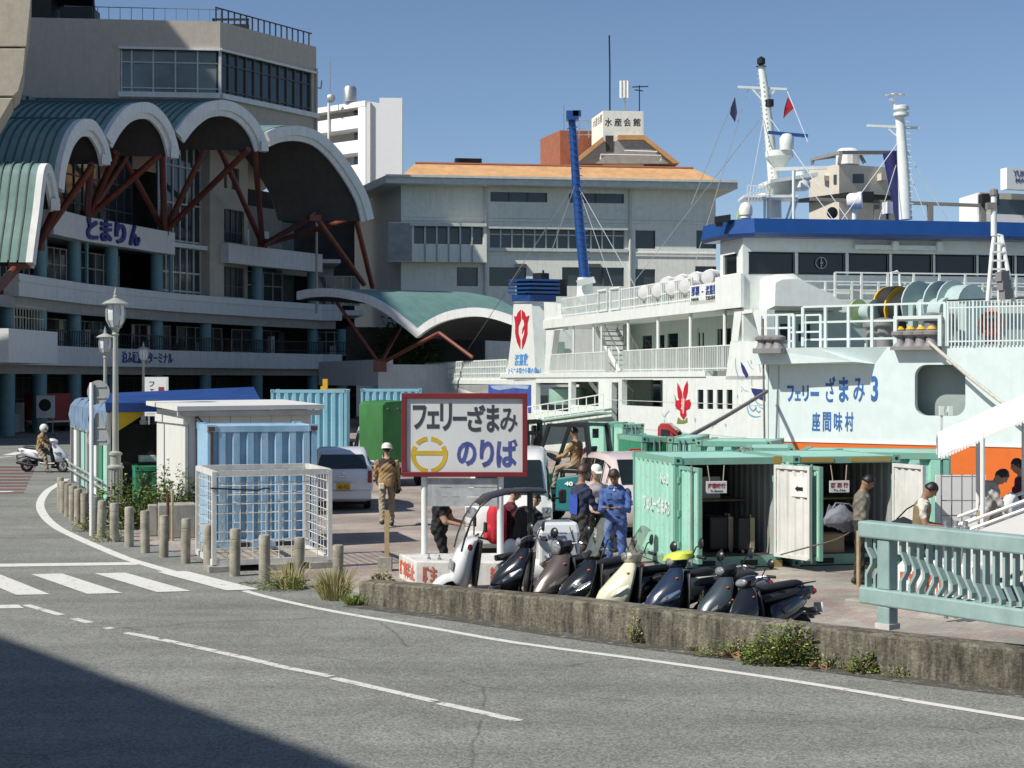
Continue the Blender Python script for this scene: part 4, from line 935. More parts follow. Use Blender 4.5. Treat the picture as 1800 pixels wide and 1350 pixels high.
# deck edges and slabs
mb = MB(); T.box(mb, uB+8.5, tu(880), ZD-.22, ZD, -11, .05); tk('promenade_deck', shipw, mb)
mb = MB(); T.box(mb, tu(1302), tu(957), ZC, ZU, -11, .08); tk('upper_deck', shipw, mb)
mb = MB(); T.box(mb, tu(905), tu(748), 2.85, 3.1, -11, .05); tk('stern_deck', shipw, mb)
mb = MB(); T.poly(mb, [(790,676),(905,676),(905,700),(870,694),(830,690)], -.3, .0); tk('stern_bracket', shipw, mb)
mb = MB(); T.box(mb, *trect(860,676,934,722), .01, .06); tk('painted_panel', mat('painted_sea_picture', (.05,.09,.36), .5, var=.5, scale=.8), mb)
mb = MB(); T.poly(mb, [(864,678),(905,676),(932,678),(930,684),(905,682),(880,686),(868,683)], .062, .07); tk('painted_cloud', palep, mb)
# funnel casing
mb = MB(); T.poly(mb, [(903,532),(934,531),(938,590),(942,668),(876,672),(886,662),(893,640),(899,590)], -2.2, 0); tk('funnel_casing', shipw, mb)
mb = MB(); T.poly(mb, [(903,530),(935,530),(935,518),(903,518)], -1.35, .12); tk('funnel_cap', shipb, mb)
for i in range(4):
    y = 490+i*7.2; mb = MB(); T.poly(mb, [(900-i*.3,y+4.6),(937,y+3.6),(937,y),(900-i*.3,y+1)], -1.5, .2); tk('funnel_louvre', shipb, mb)
mb = MB(); T.poly(mb, [(905,520),(934,520),(934,490),(905,492)], -2.0, -.1); tk('funnel_core', darkm, mb)
mb = MB(); mb.tube([T.pt(920,492,-1), T.pt(920,480,-1)], .45, 12); mb.tube([T.pt(912,494,-1.4), T.pt(912,474,-1.4)], .06, 5); tk('exhaust_pipe', darkm, mb)
K = 3.971
def cr(pts, ox=730, oy=460): return [(ox+x/K, oy+y/K) for x, y in pts]
for pl in ([(738,335),(718,355),(708,385),(692,378),(700,430),(700,500),(712,560),(735,610),(736,548),(722,500),(722,450),(740,405)],
           [(746,335),(765,355),(775,385),(798,375),(785,430),(785,500),(770,560),(748,612),(748,548),(762,505),(768,455),(748,505),(750,470),(764,440),(757,402),(746,400)]):
    mb = MB(); T.poly(mb, cr(pl), .005, .03); tk('funnel_emblem', redp, mb)
lb = mat('ship_light_blue_letters', (.10,.30,.62), .5)
uT = -T.u if T.u.x < 0 else T.u
def ttext(s, m, x0, y0, x1, y1, off=.005, bold=.02, name='lettering'):
    a = T.pt(x0, y1, off); w = abs(tu(x1)-tu(x0)); h = T.pt((x0+x1)/2, y0).z-T.pt((x0+x1)/2, y1).z
    return text(s, m, ftk, a, uT, (0,0,1), w, h, name, .015, bold=bold)
ttext('渡嘉敷', lb, 905, 622, 929, 643, bold=.012); ttext('ようこそ国立公園の島へ!', lb, 893, 646, 951, 661, bold=.008)
mb = MB(); mb.obox(T.pt(942,612,-1.2), T.n*.01+T.u*.02, T.n*.45, (0,0,.32)); 
# green window on the casing front face
c = T.at(tu(940)-.02, T.Z(940,612), -1.1); mb = MB(); mb.obox(c, T.u*.03, T.n*.55, (0,0,.34)); tk('casing_window', shipgr, mb)
# side frames
for pl in ([(958,580),(956,531),(980,533),(989,566),(989,580)], [(960,578),(975,578),(964,660),(957,660)], [(1291,544),(1304,544),(1297,601),(1285,601)], [(1284,600),(1348,600),(1348,668),(1275,668)], [(1322,544),(1348,544),(1348,602),(1337,602)], [(1304,552),(1304,544),(1325,544),(1325,549)]):
    mb = MB(); T.poly(mb, pl, -.3, 0); tk('side_frame', shipw, mb)
TI = VP(tuple((T.p-T.n*2.2)[:2]), tuple((T.p-T.n*2.2+T.u*10)[:2]))
def irect(x0, y0, x1, y1):
    xm = (x0+x1)/2; a, b = sorted((TI.U(x0), TI.U(x1))); return (a, b, TI.Z(xm, y1), TI.Z(xm, y0))
wn = [irect(*q) for q in ((1128,590,1146,614),(1156,589,1168,612),(1173,586,1192,611),(1260,578,1270,608),(1273,577,1285,606),(1300,574,1316,602),(1320,572,1336,600))]
dr = irect(1226,575,1238,640)
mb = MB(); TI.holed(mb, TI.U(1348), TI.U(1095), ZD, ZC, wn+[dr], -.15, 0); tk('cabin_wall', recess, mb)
for q in wn: w = MB(); TI.box(w, q[0]-.05, q[1]+.05, q[2]-.05, q[3]+.05, -.12, -.06); tk('window', glassd, w)
w = MB(); TI.box(w, dr[0], dr[1], dr[2], dr[3], -.12, -.03); d_ = tk('door', recess, w)
w = MB(); TI.box(w, dr[0]+.1, dr[0]+.22, dr[2]+.5, dr[3]-.25, -.027, -.01); TI.box(w, dr[1]-.22, dr[1]-.1, dr[2]+.5, dr[3]-.25, -.027, -.01); tk('door_window', darkhole, w, d_)
mb = MB(); TI.box(mb, TI.U(1095), TI.U(985), ZD, ZC, -4.3, -4.1); tk('cabin_wall', mat('dark_passage', (.05,.05,.05), .7), mb)
for px in (1101, 1153, 1210, 1270):
    mb = MB(); u0 = tu(px); mb.tube([T.at(u0, ZD, -.1), T.at(u0, ZC, -.1)], .075, 10); tk('deck_post', shipw, mb, smooth=50)
for px in (1005, 1040, 1054):
    mb = MB(); u0 = tu(px); mb.tube([T.at(u0, ZD, -.1), T.at(u0, ZC, -.1)], .05, 8); tk('deck_post', shipw, mb, smooth=50)
def rail(v, u0, u1, z0, h, off, sp, r=.02, post=8, rails=(1.,), own=None, m=shipw, name='deck_railing'):
    mb = MB(); a, b = sorted((u0, u1)); n = max(2, int((b-a)/sp))
    for k in range(n+1):
        uu = a+(b-a)*k/n; rr = r*1.7 if k % post == 0 else r; v.box(mb, uu-rr, uu+rr, z0, z0+h*rails[0], off-rr, off+rr)
    for f in rails: v.box(mb, a, b, z0+h*f-r*1.2, z0+h*f+r*1.2, off-r*1.1, off+r*1.1)
    return mb.build(name, m, own, world=True, kind='stuff')
rail(T, tu(1288), tu(1095), ZD, .95, -.02, .17, .018, rails=(1., .1), own=ftk)
rail(T, tu(1062), tu(962), ZD, .95, -.02, .17, .018, rails=(1., .1), own=ftk)
rail(T, tu(1215), tu(985), ZU, .95, -.05, .2, .02, rails=(1., .12, .5), own=ftk)
rail(T, tu(890), tu(748), 3.1, 1.15, -.02, .55, .03, post=1, rails=(1., .66, .33, .03), own=ftk)
TB = VP(tuple(T.at(tu(748), 0, 0)[:2]), tuple(T.at(tu(748), 0, -8)[:2])); rail(TB, 0, 8, 3.1, 1.15, 0, .55, .03, post=1, rails=(1., .66, .33), own=ftk)
rail(T, tu(875), tu(822), 4.25, .75, -3.0, 1.4, .035, post=1, rails=(1., .5), own=ftk)
for px in (1060, 1082):
    mb = MB(); z0 = ZU+.1
    for uu in (tu(px)-.6, tu(px)+.6): T.box(mb, uu-.04, uu+.04, z0, z0+.95, -.02, .05)
    for z_ in (z0, z0+.95): T.box(mb, tu(px)-.64, tu(px)+.64, z_-.04, z_+.04, -.017, .053)
    tk('rail_gate', shipw, mb)
# winch drums on the stern
for i, px in enumerate((790, 800, 813, 826, 842)):
    mb = MB(); c = T.pt(px, 652, -1.6-.25*i); mb.lathe(c-T.u*.1, [(.65,0),(.68,.04),(.68,.12),(.2,.14),(.2,.3)], 18, axis=T.u); tk('winch_drum', shipb if i == 2 else shipgr, mb, smooth=40)
# stairs
for (x0, y0, x1, y1) in ((1018,578,1058,655), (1006,670,1046,722)):
    a = T.pt(x0, y0, -1.4); b = T.pt(x1, y1, -1.4); st = MB(); d = b-a
    for k in range(9):
        p = a+d*(k+.5)/9; st.obox(p, T.u*.17, T.n*.5, (0,0,.025))
    sp = tk('stair_tread', shipgr, st)
    for o in (.52, -.52):
        mb = MB(); mb.bar(a+T.n*o, b+T.n*o, .05, .24); tk('stair_stringer', shipw, mb)
        mb = MB(); mb.bar(a+T.n*o+Vector((0,0,.9)), b+T.n*o+Vector((0,0,.9)), .05); 
        for f in (.05, .35, .65, .95): p = a+d*f+T.n*o; mb.bar(p, p+Vector((0,0,.9)), .04)
        tk('stair_handrail', shipw, mb)
# gangway walk by the side opening
mb = MB(); a, b = T.pt(935,742,.6), T.pt(1083,722,.6)
for z_ in (0, .35, .75): mb.bar(a+Vector((0,0,z_)), b+Vector((0,0,z_)), .05)
for k in range(12): p = a+(b-a)*k/11; mb.bar(p, p+Vector((0,0,.75)), .045)
mb.bar(T.pt(965,740,.6), T.pt(955,712,.6), .08); mb.bar(T.pt(975,738,.6), T.pt(968,712,.6), .08); tk('side_gangway', shipw, mb)
mb = MB(); mb.bar(a-Vector((0,0,.1)), b-Vector((0,0,.1)), .9, .08); tk('gangway_plate', shipgr, mb)
# life rafts
raftm = mat('raft_canister_white', (.60,.60,.58), .35, var=.04)
for row in range(2):
    for k in range(4):
        px = 1128+k*24+row*9; u0 = tu(px); c = T.at(u0, ZU+.62+.34*row, -.35-.75*row); ax = (T.n*.8-T.u*.75).normalized()
        rings = [(.02,-.62),(.26,-.58),(.33,-.48),(.34,-.3),(.365,-.29),(.365,-.22),(.34,-.21),(.34,-.03),(.37,-.03),(.37,.03),(.34,.03),(.34,.21),(.365,.22),(.365,.29),(.34,.3),(.33,.48),(.26,.58),(.02,.62)]
        mb = MB(); mb.lathe(c, rings, 14, axis=ax); tk('life_raft', raftm, mb, smooth=35)
        if row == 0:
            mb = MB()
            for o in (-.3, .3):
                p = c+ax*o; mb.bar(p+T.u*.25-Vector((0,0,.6)), p+T.u*.35+Vector((0,0,-.05)), .045); mb.bar(p-T.u*.25-Vector((0,0,.6)), p-T.u*.35+Vector((0,0,-.05)), .045)
            tk('raft_cradle', shipgr, mb)
mb = MB(); T.box(mb, *trect(1216,499,1265,534), .02, .08); sg = tk('route_board', shipw, mb)
ttext('那覇', bluel, 1219, 505, 1233, 521, .082, .01); ttext('-', bluel, 1237, 512, 1240, 514, .082, .03); ttext('渡嘉敷', bluel, 1244, 502, 1264, 519, .082, .01)
ttext('NAHA', blk, 1219, 524, 1232, 530, .082, .01); ttext('TOKASHIKI', blk, 1244, 521, 1264, 528, .082, .01)
# hull pictures
def pic(m, *pls, name='hull_painting'):
    mb = MB()
    for pl in pls: T.poly(mb, [(1050+x/K, 460+y/K) for x, y in pl], .004, .016)
    return tk(name, m, mb)
for pl in ([(560,845),(575,870),(590,905),(598,960),(585,985),(565,950),(560,900)], [(630,830),(635,860),(633,910),(620,960),(605,975),(599,920),(610,870)], [(548,970),(575,965),(590,1000),(580,1040),(560,1030),(545,1005)], [(615,970),(645,960),(656,990),(648,1025),(615,1040),(605,1000)], [(580,1030),(620,1030),(625,1070),(602,1105),(580,1070)]): pic(redp, pl, name='flower_petal')
mb = MB(); T.poly(mb, [(1050+x/K, 460+y/K) for x, y in [(590,955),(613,955),(607,1060),(598,1060)]], .017, .024); tk('flower_stamen', pinkp, mb)
pic(olive, [(565,1085),(590,1106),(612,1106),(628,1085),(632,1120),(600,1131),(557,1130)], name='flower_leaf'); pic(olive, [(541,925),(554,966),(546,972)], name='flower_leaf')
pic(navyp, [(1075,882),(1120,888),(1178,892),(1178,975),(1140,962),(1100,938),(1082,910)], name='whale_painting'); pic(navyp, [(1003,698),(1030,735),(1056,790),(1042,812),(1018,775),(1006,735)], name='dolphin_painting'); pic(navyp, [(1093,600),(1110,635),(1120,700),(1102,670)], name='dolphin_painting')
def stroke(m, pts, w=3.5, name='wave_painting'):
    q = smooth([Vector((x, y, 0)) for x, y in pts], 4); a, b = [], []
    for i, p in enumerate(q):
        t = (q[min(i+1, len(q)-1)]-q[max(0, i-1)]).normalized(); n = Vector((-t.y, t.x, 0))*w*(.25+.75*math.sin(PI*(i+.5)/len(q))); a.append(p+n); b.append(p-n)
    mb = MB(); A = [T.pt(1050+p.x/K, 460+p.y/K, .012) for p in a]; B = [T.pt(1050+p.x/K, 460+p.y/K, .012) for p in b]; mb.loft([[x, y] for x, y in zip(A, B)], caps=False, closed=False); tk(name, m, mb)
for pts in ([(965,668),(966,730),(985,800),(1020,830)], [(1048,690),(1075,740),(1090,750)], [(1120,680),(1135,740),(1140,770)], [(1005,868),(1025,895),(1055,905)], [(1100,960),(1130,1010),(1170,1030)], [(1095,930),(1120,985),(1170,1005)]): stroke(palep, pts)
for pts in ([(1045,995),(1060,1060),(1100,1082),(1140,1078)], [(1075,950),(1062,1000),(1085,1040),(1110,1020),(1100,1000)], [(1100,1020),(1125,1050),(1140,1040)]): stroke(skyp, pts, 5)
for pts in ([(780,1155),(800,1125),(830,1115),(850,1090),(862,1085)], [(800,1165),(815,1140),(840,1130)], [(455,1060),(470,1085),(480,1065),(505,1040)], [(468,1100),(472,1125)], [(1080,800),(1078,850),(1085,870)]): stroke(palep, pts)
for x, y, s in ((684,1102,1), (743,1222,.9), (897,1138,.8), (980,938,.7), (1076,700,.7), (1008,900,.5), (550,1022,.5)):
    pic(palep, [(x-7*s,y),(x,y-20*s),(x+7*s,y),(x,y+20*s)], name='fish_painting')
# ---- bridge
A0 = T.at(tu(1306), 0, 0); BF = VP(tuple(A0[:2]), (A0.x+14, A0.y+14*.17)); 
zb0, zb1, zr0, zr1 = BF.Z(1360,481), BF.Z(1360,444), BF.Z(1312,418), BF.Z(1312,386)
WX = [(1317,1396),(1404,1485),(1493,1562),(1569,1639),(1645,1715),(1721,1782),(1788,1850)]
hw = [(BF.U(a), BF.U(b), zb0, zb1) for a, b in WX]
mb = MB(); BF.holed(mb, .02, 14, 3.4, zr0+.03, hw, -.2, 0); tk('bridge_front', shipw, mb)
for q in hw:
    w = MB(); BF.box(w, q[0]-.03, q[1]+.03, q[2]-.03, q[3]+.03, -.16, -.1); wo_ = tk('bridge_window', glassd, w)
    w = MB()
    for z_ in (q[2]+.0, q[3]-.0): BF.box(w, q[0]-.04, q[1]+.04, z_-.02, z_+.02, -.02, .015)
    for u_ in (q[0], q[1]): BF.box(w, u_-.018, u_+.018, q[2]+.035, q[3]-.035, -.017, .017)
    tk('window_seal', blackr, w, wo_)
c = BF.pt(1444,462,-.03); mb = MB(); mb.tube([c+BF.u*.21*math.cos(2*PI*k/20)+Vector((0,0,.21*math.sin(2*PI*k/20))) for k in range(21)], .02, 6); tk('clear_view_screen', steel, mb, smooth=30)
mb = MB(); mb.lathe(c, [(.05,0),(.05,.04)], 10, axis=BF.n); mb.bar(c, c+Vector((0,0,.22)), .03); mb.bar(c, c-Vector((0,0,.22)), .03); tk('clear_view_hub', steel, mb)
hs_ = [trect(1271,447,1295,482)]; hs_ = [(min(q[0],q[1]), max(q[0],q[1]), q[2], q[3]) for q in hs_]
mb = MB(); T.holed(mb, tu(1306)+.0, tu(1266), 5.75, zr0+.03, hs_, -.2, 0); T.box(mb, tu(1266)-.2, tu(1266), 5.75, zr0+.03, -3, -.2); tk('bridge_side', shipw, mb)
w = MB(); q = hs_[0]; T.box(w, q[0]-.03, q[1]+.03, q[2]-.03, q[3]+.03, -.15, -.08); tk('bridge_window', glassd, w)
mb = MB(); T.box(mb, tu(1306)-.1, tu(1262), T.Z(1280,543), T.Z(1280,486)+.02, .003, .12); tk('wing_bulwark', shipw, mb)
mb = MB(); T.poly(mb, [(1236,535),(1242,500),(1268,500),(1268,535)], -2, -.6); tk('wing_step', shipw, mb)
mb = MB(); T.poly(mb, [(1243,500),(1246,440),(1258,425),(1268,425),(1268,500)], -1.6, -.9); tk('blue_bulwark', shipb, mb)
# blue roof: flared band with a chamfered corner
def roofring(z, g): return [T.at(tu(1254), z, g), T.at(tu(1301), z, g), BF.at(.25, z, g+.1), BF.at(5, z, g+.25), BF.at(10, z, g+.3), BF.at(16, z, g+.1), BF.at(16, z, -7), T.at(tu(1254), z, -13)]
mb = MB(); mb.loft([roofring(zr0, .42), roofring(zr0+.14, .55), roofring(zr0+.16, .50), roofring(zr1, .42)]); tk('bridge_roof', shipb, mb)
mb = MB(); BF.pbox(mb, 1499, 1648, BF.Z(1570,440), BF.Z(1570,432), .05, .25); tk('wiper_duct', shipw, mb)
for px in (1567, 1645): mb = MB(); BF.pbox(mb, px-5, px+5, BF.Z(1570,442), BF.Z(1570,426), .25, .4); tk('wiper_motor', shipw, mb)
mb = MB(); pl = [(1335,546),(1337,492),(1350,485),(1380,484),(1400,498),(1440,518),(1464,534),(1464,547)]
mb.loft([[BF.pt(x, y, .0) for x, y in pl], [BF.pt(x, y, .9) for x, y in pl], [BF.pt(1400+(x-1400)*.9, 525+(y-525)*.75, 1.25) for x, y in pl]]); tk('wing_fairing', shipw, mb, smooth=35)
mb = MB(); BF.pbox(mb, 1463, 1850, BF.Z(1600,532), BF.Z(1600,512), .3, .42); tk('walkway_bulwark', shipw, mb)
def brail(y0, y1, o, x0=1400, x1=1850):
    za, zb_ = BF.Z(1600,y1), BF.Z(1600,y0); rail(BF, BF.U(x0), BF.U(x1), za, zb_-za, o, .95, .022, post=1, rails=(1., .55), own=ftk)
brail(484, 530, 1.0, 1450); brail(498, 530, .5, 1395)
mb = MB(); p = BF.pt(1546,533,1.1); q = BF.pt(1546,482,1.1); mb.tube([p, q, q+BF.u*.2+Vector((0,0,.03)), q+BF.u*.3-Vector((0,0,.06)), p+BF.u*.35], .05, 8); tk('vent_pipe', shipw, mb)
mb = MB(); BF.pbox(mb, 1345, 1850, 3.4, BF.Z(1400,548), .02, .1); tk('lower_front', recess, mb)
for a, b in ((1370,1395),(1402,1422)):
    w = MB(); BF.pbox(w, a, b, BF.Z(1400,600), BF.Z(1400,570), .1, .13); tk('window', darkhole, w)
# ---- masts and gear on the bridge roof
YM = 60.
def mtube(name, m, pts, r, n=12, par=ftk, sm=50):
    mb = MB(); mb.tube([W(*p) for p in pts], r, n); return mb.build(name, m, par, world=True, smooth=sm)
mtube('mast', shipw, [(1362,384,YM),(1362,335,YM),(1354,250,YM),(1344,155,YM),(1338,116,YM)], [.27,.24,.20,.165,.135], 16)
mb = MB()
for k in range(26):
    f = k/25; x = 1362-24*f-6; y = 335-205*f; mb.bar(W(x-4+3*f, y, YM-.3), W(x+1, y, YM-.3), .025)
tk('mast_rung', shipw, mb, kind='stuff')
mb = MB(); mb.lathe(W(1338,117,YM), [(.22,0),(.1,.03),(.1,.1),(.16,.1),(.16,.3),(.1,.35),(.02,.4)], 12); tk('mast_light', darkm, mb)
mb = MB(); mb.bar(W(1297,153,YM), W(1383,157,YM), .09); mb.bar(W(1320,154,YM), W(1341,178,YM), .07); mb.bar(W(1364,155,YM), W(1347,178,YM), .07); tk('mast_yard', shipw, mb)
mb = MB(); mb.lathe(W(1353,188,YM-.4), [(.1,0),(.16,.02),(.16,.28),(.1,.3)], 10); tk('mast_light', darkm, mb)
mb = MB(); mb.lathe(W(1370,280,YM-.3), [(.15,-.35),(.42,0),(.55,.08),(.55,.30),(.5,.30),(.5,.12),(.1,.12)], 18); tk('radar_platform', shipw, mb, smooth=40)
mb = MB(); mb.lathe(W(1383,264,YM-.8), [(.26,0),(.28,.2),(.28,.45),(.2,.6),(.02,.66)], 14); tk('radar_motor', shipw, mb, smooth=40)
mb = MB(); mb.obox(W(1385,236,YM-.8), (.76,.0,-.07), (0,.07,0), (.005,0,.06)); tk('radar_scanner', shipb, mb)
mb = MB(); mb.obox(W(1385,317,YM-.5), (.95,.2,.16), (-.1,.8,0), (0,0,.07)); mb.loft([[W(1340,322,YM-.7),W(1438,306,YM-.7),W(1438,306,YM+.5),W(1340,322,YM+.5)],[W(1352,352,YM-.3),W(1376,352,YM-.3),W(1376,352,YM+.3),W(1352,352,YM+.3)]]); tk('mast_platform', shipw, mb)
mb = MB(); mb.lathe(W(1408,331,YM-.9), [(.2,-.1),(.36,0),(.36,.2),(.3,.3),(.3,.42),(.2,.5),(.2,.62),(.02,.66)], 14); tk('radar_motor', shipw, mb, smooth=40)
mb = MB(); mb.obox(W(1408,296,YM-.9), (1.0,.0,.03), (0,.07,0), (0,0,.06)); tk('radar_scanner', shipw, mb)
rb = MB()
for k in range(9):
    px = 1313+k*5.5; rb.bar(W(px,352+k*.2,YM-1.2), W(px+1,326+k*.3,YM-1.2), .03)
rb.bar(W(1313,326,YM-1.2), W(1358,328,YM-1.2), .04); rb.bar(W(1312,338,YM-1.2), W(1358,340,YM-1.2), .03); tk('platform_railing', shipw, rb, kind='stuff')
mb = MB(); mb.obox(W(1350,349,YM-.5), (1.05,0,0), (0,.8,0), (0,0,.05)); mb.lathe(W(1340,346,YM-1), [(.32,-.03),(.32,.05),(.2,.13),(.02,.16)], 14); tk('mast_platform', shipw, mb)
for px in (1344, 1350, 1394, 1402): mtube('platform_leg', shipw, [(px,350,YM-.6),(px+(3 if px > 1390 else 0)*-4,386,YM-.8)], .05, 8)
mtube('pole', shipw, [(1395,386,YM-1.5),(1395,300,YM-1.5)], .06, 8)
mb = MB(); mb.lathe(W(1311,384,56.3), [(.2,0),(.2,.12),(.24,.12),(.25,.35),(.2,.5),(.1,.58),(.02,.6)], 16); tk('radome', mat('radome_cream', (.72,.70,.64), .4), mb, smooth=40)
mb = MB(); mb.obox(W(1270,385,56.2), (.28,0,.04), (0,.15,0), (0,0,.12)); mb.obox(W(1264,390,56.2), (.12,0,0), (0,.1,0), (0,0,.18)); tk('searchlight', blackp, mb)
mb = MB(); mb.prism([W(1295,386,57.5), W(1309,386,57.5), W(1309,362,57.5), W(1300,366,57.5)], (0,.3,0)); tk('signal_board', mat('lime_panel', (.45,.60,.25), .5), mb)
mb = MB(); c = W(1503,354,58.3); mb.lathe(c+Vector((-.3,0,0)), [(.22,0),(.3,.1),(.3,.42),(.33,.42),(.33,.55),(.28,.55)], 16, axis=(.95,-.3,.05)); tk('searchlight', white, mb, smooth=40)
mb = MB(); mb.lathe(c+Vector((.2,-.06,.03)), [(.27,0),(.25,.02)], 16, axis=(.95,-.3,.05)); tk('searchlight_glass', blackp, mb)
mtube('searchlight_stand', shipw, [(1502,386,58.3),(1502,366,58.3)], .1, 8)
mb = MB(); mb.lathe(W(1463,374,57.6), [(.05,-.3),(.10,-.1),(.22,0),(.20,.01)], 16, axis=(.15,-.98,-.05)); tk('horn', darkm, mb, smooth=40)
mb = MB(); mb.obox(W(1560,366,58), (.13,.1,0), (-.05,.2,0), (0,0,.22)); tk('camera_housing', white, mb)
mb = MB(); mb.tube([W(1560,386,58), W(1560,374,58)], .05, 6); tk('camera_stand', darkm, mb)
mtube('mast', shipw, [(1592,386,YM-2),(1588,300,YM-2),(1583,225,YM-2),(1580,190,YM-2)], [.25,.215,.175,.16], 16)
mb = MB()
for k in range(17): f = k/16; mb.bar(W(1596-8*f+5, 378-165*f, YM-2.3), W(1596-8*f+11, 379-165*f, YM-2.3), .03)
tk('mast_rung', shipw, mb, kind='stuff')
mb = MB(); mb.lathe(W(1584,205,YM-2.1), [(.18,0),(.29,.03),(.29,.14),(.2,.16),(.2,.24),(.29,.26),(.29,.38),(.2,.42)], 18); tk('mast_drum', shipw, mb, smooth=35)
mb = MB(); mb.bar(W(1524,221,YM-2), W(1615,225,YM-2), .09); mb.bar(W(1555,221,YM-2), W(1579,242,YM-2), .06); tk('mast_yard', shipw, mb)
mb = MB()
for px, py in ((1563,170),(1573,168),(1584,169),(1570,178)): mb.lathe(W(px,py,YM-2), [(.02,0),(.14,.03),(.16,.07),(.02,.1)], 10)
mb.tube([W(1573,190,YM-2), W(1573,176,YM-2)], .05, 6); tk('wind_sensor', white, mb, kind='stuff')
mtube('funnel_post', mat('navy_paint', (.02,.022,.11), .5), [(1584,386,62.5),(1576,330,62.5),(1565,268,62.5)], [.24,.3,.32], 12)
rg = MB()
for a, b in (((1298,155,YM),(1215,360,66)), ((1316,155,YM),(1210,500,68)), ((1340,205,YM),(1115,495,72)), ((1343,205,YM),(1310,385,57)), ((1348,200,YM),(1440,330,58)), ((1579,250,58),(1480,386,57)), ((1592,262,58),(1665,386,57.5)), ((1590,280,58),(1630,386,57.5)), ((1575,290,58),(1545,386,57)), ((1383,158,YM),(1420,250,59)), ((1400,300,58.5),(1475,400,57)), ((1438,310,58.5),(1490,386,57.5))):
    rg.tube([W(*a), W(*b)], .017, 4)
tk('rigging', mat('rigging_wire', (.55,.57,.58), .5), rg, kind='stuff')
# blue crane boom with stays
mtube('boom', shipb, [(1028,490,75),(1020,410,75),(1013,325,75),(1008,245,75),(1004,198,75)], [.25,.24,.22,.19,.17], 14)
mb = MB(); mb.obox(W(1006,204,74.8), (.3,0,0), (0,.3,0), (0,0,.22)); mb.obox(W(1014,200,74.7), (.2,0,0), (0,.2,0), (0,0,.14)); tk('boom_head', shipb, mb)
mb = MB()
for k in range(22): f = k/21; c = W(1030-24*f, 480-255*f, 74.6); mb.obox(c, (.26,0,.05), (0,.04,0), (0,0,.02))
tk('boom_rung', shipb, mb, kind='stuff')
mtube('boom_pedestal', shipw, [(1028,540,75),(1028,488,75)], [.45,.36], 14)
mb = MB(); mb.obox(W(1030,495,74.4), (.42,.1,.1), (0,.2,0), (-.05,0,.14)); tk('boom_bracket', shipw, mb)
rg = MB()
for a, b in (((1011,325,75),(895,500,77)), ((1011,325,75),(970,440,70)), ((1015,325,75),(1140,545,69)), ((1015,325,75),(1090,540,72)), ((915,475,80),(820,618,100))): rg.tube([W(*a), W(*b)], .02, 4)
tk('boom_stay', mat('stay_wire', (.25,.26,.26), .5), rg, kind='stuff')
for px, m_, lab, cd in ((1289, mat('navy_flag', (.012,.016,.06), .8, var=.3), 'dark navy pennant hanging from the mast yard', 0), (1386, mat('red_flag', (.42,.015,.03), .8, var=.3), 'red pennant hanging from the mast yard', 1)):
    pl = [(1292,170),(1285,188),(1283,200),(1292,215),(1296,198)] if cd == 0 else [(1385,170),(1396,190),(1388,197),(1377,208),(1379,190)]
    mb = MB(); c = [W(x, y, YM-.02*i) for i, (x, y) in enumerate(pl)]; mb.prism(c, (0,.02,0)); o = mb.build('pennant', m_); tag(o, lab, 'flag')
# ---------------------------------------------------------------- ferry B: pale hull with orange boot stripe
fz = thing('ferry', 'pale mint ferry stern with orange stripe, blue name lettering and mooring winches', 'ferry', (7.43, 45, -1.6))
Zs = VP((7.43, 45), (11.8, 41.85))
zu = Zs.U
orange = mat('orange_boot_stripe', (.66,.145,.02), .45, var=.05, streak=.15, dcol=(.4,.10,.03))
def zk(name, m, mb, parent=None, **k): return mb.build(name, m, parent or fz, world=True, **k)
ZO, ZDK = Zs.Z(1346,774), Zs.Z(1346,612.5)
hole = (zu(1608), zu(1697), Zs.Z(1652,731), Zs.Z(1652,641))
uE = zu(1990)
mb = MB(); Zs.holed(mb, 0, uE, ZO, ZDK, [hole], -.2, 0)
r_ = .32
for (cx, cz, sx, sz) in ((hole[0], hole[2], 1, 1), (hole[1], hole[2], -1, 1), (hole[0], hole[3], 1, -1), (hole[1], hole[3], -1, -1)):
    pts = [Zs.at(cx, cz, -.2)]+[Zs.at(cx+sx*r_*(1-math.sin(t)), cz+sz*r_*(1-math.cos(t)), -.2) for t in [PI/2*k/5 for k in range(6)]]
    mb.prism(pts, Zs.n*.2)
zk('hull_side', mint, mb)
mb = MB(); Zs.box(mb, 0, uE, -1.7, ZO, -.2, .004); zk('boot_stripe', orange, mb)
mb = MB(); Zs.box(mb, 0, uE, ZO-.02, ZO+.05, .004, .03); zk('rubbing_strip', white, mb)
mb = MB(); Zs.box(mb, 0, .2, -1.7, ZDK, -6, -.2); Zs.box(mb, .2, uE, ZDK-.12, ZDK-.002, -6, -.2); Zs.box(mb, .2, uE, -1.7, ZDK-.12, -6.2, -6); zk('hull_body', mint, mb)
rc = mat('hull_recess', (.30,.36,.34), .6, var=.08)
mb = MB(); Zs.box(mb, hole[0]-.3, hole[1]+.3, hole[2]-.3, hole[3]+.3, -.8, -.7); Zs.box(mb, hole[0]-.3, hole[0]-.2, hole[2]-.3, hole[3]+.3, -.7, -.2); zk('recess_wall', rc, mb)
for px in (1350.5, 1369): mb = MB(); u0 = zu(px); Zs.box(mb, u0-.012, u0+.012, ZO+.06, Zs.Z(px,642), 0, .012); zk('hull_seam', rc, mb)
